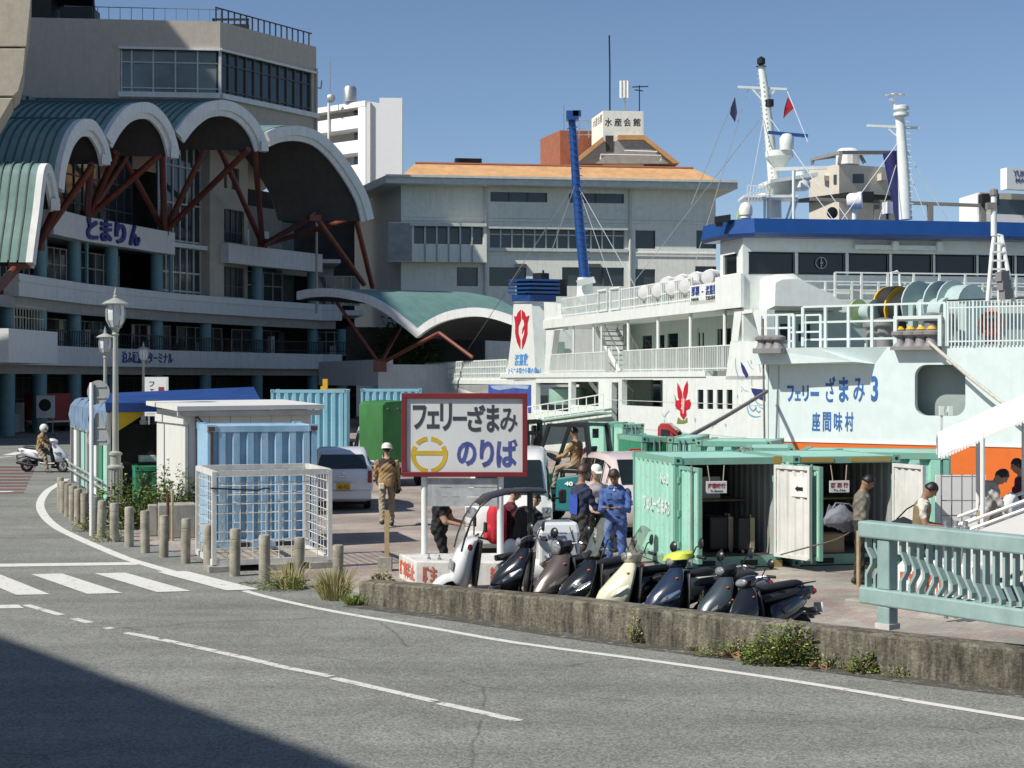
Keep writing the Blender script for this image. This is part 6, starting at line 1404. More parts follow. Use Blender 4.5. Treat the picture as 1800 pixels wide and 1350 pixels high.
# ---------------------------------------------------------------- blue roofed stall with green store inside
thS = R(21); sC = Vector((-9.75, 37.2, 0))
st_ = thing('market_stall', 'stall with blue tarpaulin roof and grey side windows beside the lamp post', 'stall', sC, thS)
tarp = mat('blue_tarp', (.012,.05,.20), .5, var=.2, scale=1.5, bump=.4, bscale=5); tarpf = mat('faded_blue_tarp', (.135,.21,.31), .55, var=.2, scale=1.2, streak=.4, dcol=(.2,.3,.42), bump=.4, bscale=4); postg = mat('stall_grey_post', (.36,.38,.37), .5, var=.1); ywt = mat('yellow_cloth', (.62,.40,.02), .7, var=.1)
sd = 9.8; ew, rw = 2.28, 2.72
def tent(mb, pts, k=6):
    return mb
mb = MB(); ridge = [(1.1, -.1, 2.55), (3.4, 1.5, 2.88)]
A0, A1, A2, A3 = Vector((-.1,-.15,2.33)), Vector((3.7,-.15,2.31)), Vector((3.9,1.9,2.92)), Vector((-.05,1.9,2.76))
mb.loft([[A0, A1], [A0+Vector((-.02,.0,.22)), A1+Vector((0,.0,.24))], [A0.lerp(A3,.5)+Vector((0,0,.10)), A1.lerp(A2,.5)+Vector((0,0,.10))], [A3, A2], [Vector((0,4,2.4)), Vector((4,4,2.4))]], caps=False, closed=False); mb.build('roof_tarp', tarp, st_)
for k in range(5):
    y0 = .05+k*sd/5; y1 = y0+sd/5-.03; n = 5; rg_ = []
    for j in range(n+1): y = y0+(y1-y0)*j/n; s = .04*math.sin(j*2.1+k); rg_.append([Vector((-.06+s,y,1.72)), Vector((-.08-s,y,2.05)), Vector((-.06,y,2.35)), Vector((.08,y,2.55+.03*math.sin(j))), Vector((1.2,y,2.62))])
    MB().loft(rg_, caps=False, closed=False).build('side_tarp', tarpf, st_)
for y in (0, sd*.25, sd*.5, sd*.75, sd): MB().box(-.06, .03, y-.06, y+.06, 0, 2.3).build('post', postg, st_)
MB().box(3.4, 3.5, -.05, .05, 0, 2.2).build('post', postg, st_); MB().box(-.05, .0, 0, sd, 1.68, 1.76).build('sill_rail', postg, st_)
for z in (.62, .45): MB().box(-.16, -.12, .05, sd, z, z+.03).build('guard_rail', postg, st_)
for k in range(9): MB().box(-.152, -.128, .3+k*1.1, .34+k*1.1, .48, .62).build('guard_post', postg, st_)
for k in range(8): MB().box(.0, .03, .5+k*1.15, 1.35+k*1.15, .1, 1.66).build('wall_panel', [mintc, grn, white, mintc, postg][k % 5], st_)
MB().loft([[Vector((.02,-.12,2.33)),Vector((.05,-.08,1.72))],[Vector((.22,-.1,2.32)),Vector((.18,-.05,1.85))],[Vector((.8,-.1,2.32)),Vector((.78,-.06,2.24))]], caps=False, closed=False).build('curtain', ywt, st_, smooth=60)
MB().box(.1, 3.3, 2.2, 2.25, 0, 1.95).build('back_panel', interior, st_); MB().box(.25,3.3,.1,.6,1.02,1.08).build('counter', darkm, st_)
looseb('display_box', 'white packed goods on the stall counter under the blue roof', 'box', sC, thS, 2.1, 2.45, .2, .5, 1.084, 1.42, paper); looseb('display_box', 'pale box at the curtain end of the stall counter', 'box', sC, thS, .75, 1.2, .2, .5, 1.084, 1.25, white)
container('green container under the stall counter with black handwriting', loc2w(sC, thS, .55, -.5, 0), thS, 2.3, .55, 1.02, grn, grn, 'doors', pitch=.3)
text('木村', blk, st_, (.70, -.53, .25), (1,0,0), (0,0,1), .2, .55, 'lettering', .003, world=False, bold=.02)
MB().obox((.15,-.35,.55), (.05,0,.0), (0,.02,.0), (.06,0,.55)).build('leaning_board', white, st_)
# ---------------------------------------------------------------- street lamps
lampm = mat('lamp_grey_green', (.36,.37,.33), .5, var=.1, streak=.2); lampg = mat('frosted_lamp_glass', (.62,.66,.66), .25, var=.05)
def lamp(label, base, hgt, s):
    t = thing('street_lamp', label, 'street lamp', base, 0, 'old style street lamps')
    MB().lathe((0,0,0), [(.17,0),(.17,.1),(.145,.16),(.145,1.05*s),(.19,1.08*s),(.19,1.12*s),(.12,1.16*s),(.12,1.36*s),(.15,1.38*s),(.15,1.43*s),(.08,1.47*s)], 16).build('base', lampm, t, smooth=30)
    fl = MB()
    for k in range(16): a = 2*PI*k/16; fl.bar((.148*math.cos(a),.148*math.sin(a),.18), (.148*math.cos(a),.148*math.sin(a),1.04*s), .016)
    fl.build('fluting', lampm, t)
    zl = hgt-1.0
    MB().lathe((0,0,0), [(.075,1.46*s),(.058,zl-.08)], 14).build('pole', lampm, t, smooth=40)
    MB().lathe((0,0,zl-.1), [(.06,0),(.09,.03),(.06,.07),(.10,.17),(.16,.2)], 14).build('lantern_cup', lampm, t, smooth=40)
    MB().lathe((0,0,zl), [(.12,.09),(.20,.25),(.215,.42),(.20,.60)], 8).build('lantern_glass', lampg, t)
    mb = MB()
    for k in range(8): a = 2*PI*k/8; c, s_ = math.cos(a), math.sin(a); mb.tube([(.12*c,.12*s_,.08+zl),(.215*c,.215*s_,.26+zl),(.225*c,.225*s_,.45+zl),(.20*c,.20*s_,.62+zl)], .012, 5)
    mb.build('lantern_cage', lampm, t)
    MB().lathe((0,0,zl+.60), [(.22,0),(.30,.01),(.31,.03),(.22,.09),(.10,.14),(.05,.17),(.06,.2),(.035,.23),(.045,.27),(.02,.34),(.004,.42)], 16).build('lantern_cap', lampm, t, smooth=40)
    return t
lamp('tall old style lamp post, the largest, rising beside the blue stall', Vector(XY(203,35.3)+(0,)), 5.22, 1.0)
lamp('old style lamp post standing behind and left of the largest one', Vector(XY(185,53)+(0,)), 4.95, 1.0)
lamp('old style lamp post farthest back, beside the small white ferry board', Vector(XY(252,74)+(0,)), 4.95, 1.0)
# round and triangular traffic sign seen from behind
t = thing('traffic_sign', 'white pole with round and triangular traffic sign plates seen from behind', 'traffic sign', G(161,942), R(-8))
signg = mat('sign_back_grey', (.36,.37,.36), .5, .3, var=.1)
MB().lathe((0,0,0), [(.042,0),(.042,3.02),(.03,3.05)], 12).build('pole', white, t, smooth=40)
mb = MB(); mb.lathe((.12,.05,2.86), [(.235,0),(.235,.012),(.20,.02)], 28, axis=(0,1,0)); mb.build('round_plate', signg, t)
mb = MB(); tri_ = [(-.12,1.92),(-.12,1.86),(-.06,1.80),(.30,1.80),(.36,1.86),(.36,1.92),(.17,2.44),(.07,2.44)]; mb.prism([(x,.05,z) for x, z in tri_], (0,.012,0)); mb.build('triangle_plate', signg, t)
for z in (2.75, 2.97, 1.9, 2.15): MB().box(-.08,.28,.03,.05,z-.015,z+.015).build('bracket', signg, t)
# small board near the far lamp
t = thing('ferry_board', 'small white ferry board with red mark beside the far lamp post', 'sign', W(275,700,60)-Vector((0,0,0)), 0)
MB().box(-.46,.46,0,.05,-.7,.83).build('board', paper, t); MB().box(-.40,.40,-.01,0,-.6,.77).build('board_face', white, t)
text('フ', blk, t, (-.28,-.012,.45), (1,0,0),(0,0,1), .2,.2,'lettering',.003,world=False,bold=.02); text('ェ', blk, t, (-.26,-.012,.2), (1,0,0),(0,0,1), .17,.16,'lettering',.003,world=False,bold=.02); MB().box(.08,.3,-.016,-.011,.2,.44).build('red_mark', redl, t)
for s in (-.3,.3): MB().box(s-.03,s+.03,.0,.05,-W(275,700,60).z,-.7).build('post', steel, t)
# ---------------------------------------------------------------- big ferry sign
Ys = 24.0; sgn = thing('ferry_sign', 'white sign with dark red frame and large ferry boarding lettering', 'sign', Vector(XY(815,Ys)+(0,)), R(-2))
mr = mat('dark_red_frame', (.17,.014,.022), .5, var=.15); sface = mat('sign_white_face', (.62,.63,.62), .55, var=.05, scale=1.2, dirt=.18, streak=.25, dcol=(.45,.45,.43)); chal = mat('sign_dark_letters', (.035,.045,.055), .6, var=.3, scale=6); navyl = mat('sign_blue_letters', (.06,.08,.27), .6, var=.25, scale=6); yell = mat('sign_yellow', (.52,.36,.03), .6, var=.15)
pp = FPX/Ys; X0, X1, Zt, Zb = (706-815)/pp, (927-815)/pp, CAMH-(691-HY)/pp, CAMH-(838-HY)/pp
MB().box(X0+.05, X1-.05, -.0, .05, Zb+.05, Zt-.05).build('panel', sface, sgn)
for x0, x1, z0, z1 in ((X0,X1,Zt-.085,Zt), (X0,X1,Zb,Zb+.075), (X0,X0+.075,Zb+.075,Zt-.085), (X1-.075,X1,Zb+.075,Zt-.085)): MB().box(x0, x1, -.045, .06, z0, z1).build('frame_bar', mr, sgn, bevel=.008)
def sp(px, py): return ((px-815)/pp, CAMH-(py-HY)/pp)
SCL = 3.751
def stext(s, m, x0, y0, x1, y1, bold):
    a = sp(600+x0/SCL, 680+y1/SCL); b = sp(600+x1/SCL, 680+y0/SCL); text(s, m, sgn, (a[0], -.003, a[1]), (1,0,0), (0,0,1), b[0]-a[0], b[1]-a[1], 'letter', .004, world=False, bold=bold)
for ch, x0, x1, y0, y1 in (('フ',470,560,120,280),('ェ',563,645,160,275),('リ',650,728,110,290),('ー',735,825,195,222),('ざ',830,950,118,295),('ま',958,1040,118,298),('み',1048,1160,140,298)): stext(ch, chal, x0, y0, x1, y1, .012 if ch == 'み' else .03)
for ch, x0, x1, y0, y1 in (('の',762,890,360,520),('り',912,1005,348,530),('ば',1022,1160,345,530)): stext(ch, navyl, x0, y0, x1, y1, .035)
cx_, cz_ = sp(600+578/SCL, 680+448/SCL); 
for a0, a1 in ((97,138), (42,83), (-83,31), (149,263)):
    ro, ri = 121/SCL/pp, 92/SCL/pp; n = 14; mb = MB(); O = [Vector((cx_+ro*math.cos(R(a0+(a1-a0)*k/n)), -.005, cz_+ro*math.sin(R(a0+(a1-a0)*k/n)))) for k in range(n+1)]; I = [Vector((cx_+ri*math.cos(R(a0+(a1-a0)*k/n)), -.005, cz_+ri*math.sin(R(a0+(a1-a0)*k/n)))) for k in range(n+1)]
    mb.loft([[o, i, i+Vector((0,.006,0)), o+Vector((0,.006,0))] for o, i in zip(O, I)]); mb.build('emblem_arc', yell, sgn)
MB().box(cx_-.29, cx_+.29, -.0055, 0, cz_-.005, cz_+.062).build('emblem_bar', yell, sgn)
for px, w_ in ((745,.05),(879,.052)): MB().lathe((sp(px,0)[0], .09, .36), [(w_,0),(w_,2.35)], 12).build('post', white, sgn, smooth=40)
plk = mat('weathered_grey_plank', (.40,.42,.42), .8, var=.25, scale=5, streak=.6, dirt=.5, dcol=(.20,.21,.21))
for k in range(3):
    z0 = sp(0,890)[1]+k*.148; MB().box(sp(752,0)[0], sp(874,0)[0], .02, .045, z0, z0+.14).build('plank', plk, sgn)
base = thing('sign_base', 'white painted concrete base with red no parking lettering under the sign', 'base', G(731,1030), R(-6))
bw = mat('peeling_white_paint', (.64,.63,.59), .8, var=.1, dirt=.7, streak=.6, dcol=(.28,.27,.25), grime=.3); redw = mat('peeling_red_letters', (.50,.10,.05), .8, var=.2, grime=.5, dcol=(.55,.53,.5), scale=3)
mb = MB(); mb.prism([(-.0,0,-.2), (1.9,.05,-.2), (1.75,1.35,-.2), (-.44,1.0,-.2)], (0,0,.57)); mb.build('block', bw, base, bevel=.02)
text('駐主', redw, base, (.10,-.004,.06), (1,.026,0), (0,0,1), .22, .24, 'lettering', .003, world=False, bold=.04)
text('禁止', redw, base, (1.12,.026,.06), (1,.026,0), (0,0,1), .22, .24, 'lettering', .003, world=False, bold=.04)
dv = Vector((.44,-1.0,0)).normalized(); text('駐車禁止', redw, base, Vector((-.41,.93,.05))-Vector((.92,.4,0))*.004, dv, (0,0,1), .95, .25, 'lettering', .003, world=False, bold=.035)
for x, y in ((.15,.3),(.32,.25),(1.35,.3),(1.6,.35)): MB().lathe((x,y,.37), [(.03,0),(.03,.03),(.012,.035),(.012,.08)], 6).build('anchor_bolt', steel, base)
# yellow wooden stake
t = thing('wooden_stake', 'yellow wooden stake in a dark block beside the painted sign base', 'stake', G(676,1003)); MB().box(-.10,.12,-.1,.1,-.02,.22).build('foot_block', concrete, t); MB().box(.0,.075,-.03,.03,.22,.98).build('stake', woodl, t)
t = thing('wooden_stake', 'thin bamboo stake standing by the end of the teal railing', 'stake', G(1509,1033)); MB().tube([(0,0,-.15),(.0,0,.85)], .03, 8).build('stake', woodl, t)
looseb('concrete_block', 'low weathered concrete kerb block left of the teal railing', 'block', G(1487,1072,-.12)+Vector((0,.1,-.14)), R(-40), 0, .62, 0, .25, 0, .28, concrete, .02)
# ---------------------------------------------------------------- teal railing on the parapet
tr = mat('teal_railing_paint', (.255,.365,.34), .45, var=.12, scale=3, dirt=.3, dcol=(.44,.54,.51), streak=.25, grime=.15)
pR = Vector(XY(1560,16.75)+(0,)); dR = Vector((.585,-.81,0)).normalized(); aR = math.atan2(dR.y, dR.x)
rl = thing('teal_railing', 'teal painted steel railing with wavy bent balusters on the parapet end', 'railing', pR+Vector((0,0,.40)), aR)
L_ = 5.5; zr0, zr1 = .245, .975
for z0, z1, w_ in ((.235,.42,.085), (.965,1.145,.10)):
    MB().box(-.34, L_, -w_, w_, z0, z1).build('rail', tr, rl, bevel=.02)
for x in (0, 2.6, 5.2):
    MB().box(x-.085, x+.085, -.075, .075, 0, .235).build('post', tr, rl, bevel=.012); MB().box(x-.085, x+.085, -.075, .075, .42, .965).build('post', tr, rl, bevel=.012); MB().box(x-.10, x+.10, -.09, .09, -.01, .05).build('post_foot', mat('pale_grout', (.58,.56,.52), .8), rl)
k = 0; x = -.27
while x < L_-.05:
    if min(abs(x-p) for p in (0, 2.6, 5.2)) > .10:
        zk_ = .80-.155*max(0, x)*1.25 if x > 0 else .82; zk_ = .80-.24*max(0,x) if x < 1.4 else .46+.2*abs(math.sin((x-1.4)*1.6)); o = .075; h = .09
        zk_ = max(.52, min(.84, zk_))
        ptz = [(0,.42),(0,max(.43,zk_-.22)),(o,zk_-.10),(o,zk_-.04),(0,zk_+.10),(0,.965)] if x >= 0 else [(0,.42),(0,zk_-.24),(o,zk_-.12),(o,zk_-.06),(0,zk_+.06),(0,.965)]
        sec = []
        for i, (dx, z) in enumerate(ptz): sec.append([(x+dx-.016,-.04,z),(x+dx+.016,-.04,z),(x+dx+.016,.04,z),(x+dx-.016,.04,z)])
        MB().loft(sec).build('baluster', tr, rl)
    x += .12; k += 1
# white blocks with red writing behind the railing
for px, y, lab, w_ in ((1572,1056,'white block with red writing behind the railing, the one at the post',.42), (1618,1058,'white block with red writing behind the railing, beside the first one',.42), (1668,1066,'plain white block behind the railing, beside the lettered ones',.5)):
    t = thing('white_block', lab, 'block', G(px,y)+Vector((0,0,-.1)), R(-38), 'white blocks behind the teal railing'); mb = MB(); mb.prism([(0,0,0),(w_,0,0),(w_,0,.55),(w_-.12,0,.68),(.12,0,.68),(0,0,.55)], (0,.5,0)); mb.build('body', white, t, bevel=.02)
    if w_ < .5: text('駐車' if px < 1600 else '禁止', redw, t, (.08,-.004,.12), (1,0,0), (0,0,1), .26, .42, 'lettering', .003, world=False, bold=.03)
# ---------------------------------------------------------------- covered gangway
gy = 23.2; gp0 = W(1652,803,22.4); gp1 = W(1835,722,21.6); ax = gp1-gp0; gl = ax.length; ax = ax.normalized(); side = Vector((.25,1,0)).normalized()
gt = thing('covered_gangway', 'white covered gangway ramp with arched canvas roof beside the orange hull', 'gangway', (gp0.x, gp0.y, 0))
canv = mat('white_canvas', (.70,.69,.66), .7, var=.03, bump=.15, bscale=6)
up = side.cross(ax).normalized(); up = up if up.z > 0 else -up
wd = 1.25; rings = []
for k in range(10):
    c = gp0+ax*(gl*1.3*k/9); ring = []
    for j in range(11): a = PI*j/10; ring.append(c+side*(wd/2*(1-math.cos(a)))+Vector((0,0,1))*(.34*math.sin(a)+.012*math.sin(k*2.2)))
    rings.append(ring)
MB().loft(rings, caps=False, closed=False).build('canopy', canv, gt, world=True, smooth=60)
mb = MB(); n = 44
for k in range(n): c = gp0+ax*(gl*1.3*(k+.5)/n); mb.prism([c-ax*.028, c+ax*.028, c+ax*.012-Vector((0,0,.05)), c-ax*.012-Vector((0,0,.05))], side*.008)
mb.build('scalloped_edge', canv, gt, world=True, kind='stuff')
for f in (0, .42, .88):
    for s in (0, wd):
        c = gp0+ax*gl*f+side*s; zb_ = (W(1700,918,22).z+.4*(c.x-W(1700,918,22).x))-.85
        if f > 0: MB().tube([c, Vector((c.x, c.y, max(0, zb_)))], .035, 8).build('post', white, gt, world=True, smooth=40)
    c = gp0+ax*gl*f; mb = MB(); mb.tube([c+side*(wd/2*(1-math.cos(PI*j/10)))+Vector((0,0,.33*math.sin(PI*j/10)-.02)) for j in range(11)], .025, 6); mb.build('roof_hoop', white, gt, world=True)
h0 = W(1690,922,22.0); h1 = W(1835,868,21.5); hd = h1-h0
for s in (0, wd):
    for dz in (0, -.12):
        mb = MB(); mb.tube([h0+side*s+Vector((0,0,dz)), h1+side*s+Vector((0,0,dz))], .028, 6); mb.build('handrail', white, gt, world=True)
    mb = MB(); mb.prism([h0+side*s-Vector((0,0,.16)), h1+side*s-Vector((0,0,.16)), h1+side*s-Vector((0,0,.98)), h0+side*s-Vector((0,0,.98))], side*.01); mb.build('side_panel', canv, gt, world=True)
mb = MB()
for k in range(30): c = h0+hd*(k+.5)/30-Vector((0,0,.99)); mb.obox(c, hd/90, side*.012, (0,0,.03))
mb.build('panel_lacing', darkm, gt, world=True, kind='stuff')
mb = MB(); mb.prism([h0-Vector((0,0,1.0)), h1-Vector((0,0,1.0)), h1-Vector((0,0,1.12)), h0-Vector((0,0,1.12))], side*wd); mb.build('ramp_deck', white, gt, world=True)
mb = MB(); mb.tube([h0+Vector((0,0,-.3)), h0+Vector((-.35,-.1,-.95))], .03, 6); mb.build('rail_end', white, gt, world=True)
# posts with bolts at the ramp foot and a wire fence panel behind
wf_ = thing('wire_fence', 'white wire fence panel standing before the gangway entrance', 'fence', W(1655,920,25.5)*1, 0)
fz0 = W(1655,920,25.5)
wf_.location = (fz0.x, fz0.y, 0); FR[wf_.name] = ((fz0.x, fz0.y, 0), 0)
for k in range(5): MB().tube([(k*.17,0,0),(k*.17,0,1.55)], .012, 5).build('upright', steel, wf_)
for z in (.62,.85,1.1,1.5): MB().tube([(0,0,z),(.68,0,z)], .01, 5).build('wire', steel, wf_)
looseb('white_sheet', 'white sheet panel standing behind the wire fence at the gangway', 'panel', (fz0.x+.0, fz0.y+.35, 0), 0, 0, .85, 0, .04, .02, 1.5, white, .005)
for px, lab in ((1663,'first grey bollard cap on the near rail behind the railing'), (1680,'second grey bollard cap on the near rail behind the railing'), (1697,'third grey bollard cap on the near rail behind the railing')):
    p = W(px, 930, 20.5); t = thing('steel_post', lab, 'post', (p.x, p.y, -.08), 0, 'grey posts by the ramp foot'); MB().lathe((0,0,0), [(.03,0),(.03,1.15),(.06,1.16),(.06,1.22),(.035,1.23),(.035,1.30)], 10).build('shaft', steel, t, smooth=40)
# ---------------------------------------------------------------- vehicles
def paint(n, c, r=.25, coat=.6, **k): return mat(n, c, r, var=.03, coat=coat, **k)
silver = mat('silver_car_paint', (.72,.73,.75), .32, .2, var=.03, coat=.5); whitec = paint('white_car_paint', (.74,.74,.71), dirt=.08, dcol=(.5,.47,.4)); pinkc = paint('pale_pink_car_paint', (.62,.52,.50)); redtail = mat('tail_lamp_red', (.30,.01,.012), .15, var=.1, coat=.5); amber = mat('amber_lens', (.60,.14,.02), .2, var=.05); yplate = mat('yellow_plate', (.68,.44,.02), .5)
carglass = mat('car_glass', (.012,.018,.018), .03, var=.3, scale=1.2, spec=.8)
def wheel(t, x, y, r, w, s):
    tw = MB().lathe((x, y-s*w, r), [(r*.62,0),(r*.9,0),(r,.03),(r,w-.03),(r*.9,w),(r*.62,w)], 20, axis=(0,s,0)).build('tyre', blackr, t, smooth=35)
    mb = MB().lathe((x, y-s*.03, r), [(r*.62,0),(r*.60,.012),(r*.3,.005),(r*.12,.02),(.01,.02)], 16, axis=(0,s,0)); mb.build('rim', steel, tw, smooth=30)
def carbody(t, ST, m, name='body'):
    rings = []
    for (x, zs, zb, zt, ws, wb, wr) in ST:
        half = [(ws*.86, zs), (ws, zs+.06), (wb, (zs+zb)/2), (wb*.985, zb), (wr+.012, max(zt-.07, zb+.004)), (wr-.04, max(zt-.015, zb+.006)), (wr-.16, max(zt, zb+.008))]
        rings.append([Vector((x, y, z)) for y, z in half]+[Vector((x, -y, z)) for y, z in reversed(half)])
    return MB().loft(rings).build(name, m, t, smooth=38), rings
def face(mb, rings, i, j, a, b, s0, s1, t0, t1, off=.006):          # a pane on the loft face between stations i,j and ring points a,b
    P = lambda s, q: rings[i][a].lerp(rings[j][a], s).lerp(rings[i][b].lerp(rings[j][b], s), q)
    p = [P(s0,t0), P(s1,t0), P(s1,t1), P(s0,t1)]; n = (p[1]-p[0]).cross(p[3]-p[0]).normalized()
    c = sum(p, Vector())/4; ctr = Vector((c.x*.8, 0, .8))
    if n.dot(c-ctr) < 0: n = -n
    mb.prism([x-n*.01 for x in p], n*(.01+off))
def hatch(label, loc, rz, m, tall=0., L=3.4, plate=yplate, ptxt='43-92'):
    t = thing('parked_car', label, 'car', loc, rz); h = tall; a = L/2
    ST = [(-a,.30,.90,.94,.64,.70,.60),(-a+.04,.22,.95,1.02,.66,.735,.66),(-a+.17,.20,.96,1.34+h,.67,.74,.585),(-a+.32,.20,.95,1.45+h,.68,.74,.58),(-.4,.18,.93,1.50+h,.69,.74,.585),(.25,.18,.92,1.47+h,.69,.74,.58),(.62,.18,.92,1.36+h,.69,.74,.56),(1.12,.20,.93,1.0+h*.2,.68,.735,.60),(a-.25,.22,.80,.86,.66,.72,.55),(a-.05,.25,.66,.70,.60,.66,.5),(a,.30,.55,.58,.52,.56,.45)]
    b, r = carbody(t, ST, m)
    n = len(r[0])
    def pane(*q, mm=carglass, nm='window', off=.006): w = MB(); face(w, r, *q, off); return w.build(nm, mm, t)
    mb = MB(); P0, P1 = r[1], r[2]
    w = MB(); z = lambda s, q: None
    q4 = [P0[6].lerp(P1[6],.06)+Vector((-.012,.38,0)), P1[6].lerp(r[3][6],.1)+Vector((-.012,.34,-.02)), P1[7].lerp(r[3][7],.1)+Vector((-.012,-.34,-.02)), P0[7].lerp(P1[7],.06)+Vector((-.012,-.38,0))]
    zz0, zz1 = .99, 1.36+h
    def xr(z_): f = (z_-1.02)/(.32+h); return -a+.04+.13*max(0, min(1, f))
    hw0, hw1 = .60, .50
    w.prism([(xr(zz0)-.028,hw0,zz0),(xr(zz1)-.028,hw1,zz1),(xr(zz1)-.028,-hw1,zz1),(xr(zz0)-.028,-hw0,zz0)], (.02,0,0)); w.build('rear_window', carglass, t, bevel=.01)
    for s in (0, 1):
        A, B = (3, 4) if s == 0 else (n-4, n-5)
        pane(2,3,A,B,.25,1,.12,.88); pane(3,4,A,B,.06,.97,.10,.90); pane(4,5,A,B,.03,.97,.10,.90); pane(5,6,A,B,.05,.95,.10,.88); pane(6,7,A,B,.03,.55,.10,.8)
        y = .655*(1-2*s); MB().obox((-a-.008,y,.80), (.03,0,0), (0,.05,0), (.02,0,.14)).build('tail_lamp', redtail, t, bevel=.015)
        MB().ball((.72,(.80)*(1-2*s),1.0), (.08,.09,.07), 10, 6).build('mirror', m, t, smooth=60); MB().ball((a-.20,.5*(1-2*s),.68), (.16,.13,.09), 12, 8).build('headlight', lens, t, smooth=60)
        wheel(t, 1.1, .69*(1-2*s), .27, .16, 1-2*s); wheel(t, -1.05, .69*(1-2*s), .27, .16, 1-2*s)
    w = MB(); p = [r[7][6], r[7][7], r[6][7], r[6][6]]; p = [p[0]+Vector((0,.1,.012)), p[1]+Vector((0,-.1,.012)), p[2]+Vector((0,-.08,.012)), p[3]+Vector((0,.08,.012))]; w.prism(p, (.01,0,.01)); w.build('windscreen', carglass, t)
    MB().box(-a-.05, -a+.2, -.69, .69, .24, .5).build('bumper', m, t, bevel=.05); MB().box(-a-.075, -a-.05, -.28, .22, .50, .66).build('plate_recess', m, t)
    p_ = MB().box(-a-.09, -a-.076, -.19, .14, .50, .67).build('number_plate', plate, t); text(ptxt, blk, t, (-a-.0905, .10, .525), (0,-1,0), (0,0,1), .25, .085, 'lettering', .002, world=False, bold=.01)
    MB().ball((-a+.005,-.02,.90), (.02,.05,.035), 10, 6).build('emblem', chrome, t); MB().box(-a-.03, -a+.02, -.1, .1, .80, .83).build('hatch_handle', chrome, t)
    MB().box(-a+.3, a-.3, -.62, .62, .13, .25).build('underbody', blackr, t); MB().tube([(-a+.05,.3,.18),(-a-.04,.3,.17)], .025, 8).build('exhaust', darkm, t)
    MB().bar((-a+.0,.02,1.0), (-a-.0+.05,-.28,1.10), .015).build('wiper', blackp, t)
    return t
hatch('silver hatchback with yellow number plate seen from behind beside the cage', XY(600,38.1)+(0,), R(97), silver, -.03)
hatch('pale pink small car behind the two people in blue', Vector((2.42,31.6,0)), R(-76), pinkc, .12)
def van(label, loc, rz, m):
    t = thing('parked_van', label, 'van', loc, rz); a = 1.72; W2 = .76
    ST = [(-a,.35,.95,1.70,.70,.74,.62),(-a+.08,.22,.95,1.84,.72,.75,.63),(0,.2,.95,1.88,.73,W2,.64),(.7,.2,.95,1.85,.73,W2,.63),(.98,.2,.97,1.74,.73,W2,.61),(1.42,.2,.99,1.10,.73,W2,.66),(1.60,.22,.90,1.0,.72,.755,.60),(1.70,.26,.72,.80,.69,.73,.58),(1.74,.32,.55,.60,.62,.66,.5)]
    b, r = carbody(t, ST, m); n = len(r[0])
    w = MB(); z0, z1 = 1.13, 1.70
    def xr(z): return 1.42-(z-1.10)/(1.74-1.10)*.44
    w.prism([(xr(z0)+.012,.62,z0),(xr(z1)+.012,.55,z1),(xr(z1)+.012,-.55,z1),(xr(z0)+.012,-.62,z0)], (.014,0,.008)); w.build('windscreen', carglass, t, bevel=.012)
    for s in (0, 1):
        k = 1-2*s; A, B = (3, 4) if s == 0 else (n-4, n-5)
        for q in ((1,2,A,B,.05,.95,.1,.85),(2,3,A,B,.05,.95,.1,.85),(3,4,A,B,.05,.97,.1,.85),(4,5,A,B,.03,.6,.1,.72)):
            w = MB(); face(w, r, *q); w.build('window', carglass, t)
        h = MB(); h.loft([[(1.60,k*.735,.93),(1.645,k*.56,.93),(1.70,k*.56,.74),(1.66,k*.735,.76)],[(1.64,k*.73,.92),(1.685,k*.57,.92),(1.735,k*.57,.75),(1.69,k*.725,.77)]]); h.build('headlight', lens, t, bevel=.015)
        MB().ball((1.665,k*.66,.85), (.03,.05,.05), 10, 6).build('headlight_reflector', chrome, t)
        MB().obox((1.22,k*.93,1.08), (.03,0,0), (0,.07,0), (0,0,.12)).build('mirror', blackp, t, bevel=.03); MB().bar((1.25,k*.76,1.05), (1.22,k*.9,1.05), .03).build('mirror_arm', blackp, t)
        wheel(t, 1.15, .71*k, .27, .16, k); wheel(t, -1.1, .71*k, .27, .16, k); MB().ball((1.74,k*.52,.42), (.03,.07,.05), 10, 6).build('fog_lamp', lens, t)
    MB().box(1.62, 1.79, -.70, .70, .26, .52).build('bumper', m, t, bevel=.06); MB().box(1.70, 1.76, -.40, .40, .56, .64).build('grille', blackp, t, bevel=.02)
    MB().lathe((1.70,0,.84), [(.05,0),(.05,.015)], 16, axis=(1,0,.3)).build('emblem', chrome, t); MB().box(1.79, 1.80, -.165, .165, .36, .525).build('number_plate', yplate, t)
    MB().box(-1.4, 1.5, -.62, .62, .14, .26).build('underbody', blackr, t); MB().bar((1.47,.05,1.12), (1.33,.5,1.26), .014).build('wiper', blackp, t); MB().bar((1.47,-.35,1.12), (1.33,.1,1.26), .014).build('wiper', blackp, t)
    return t
van('white van facing the camera behind the large ferry sign', XY(897,27.9)+(0,), R(-91), whitec)
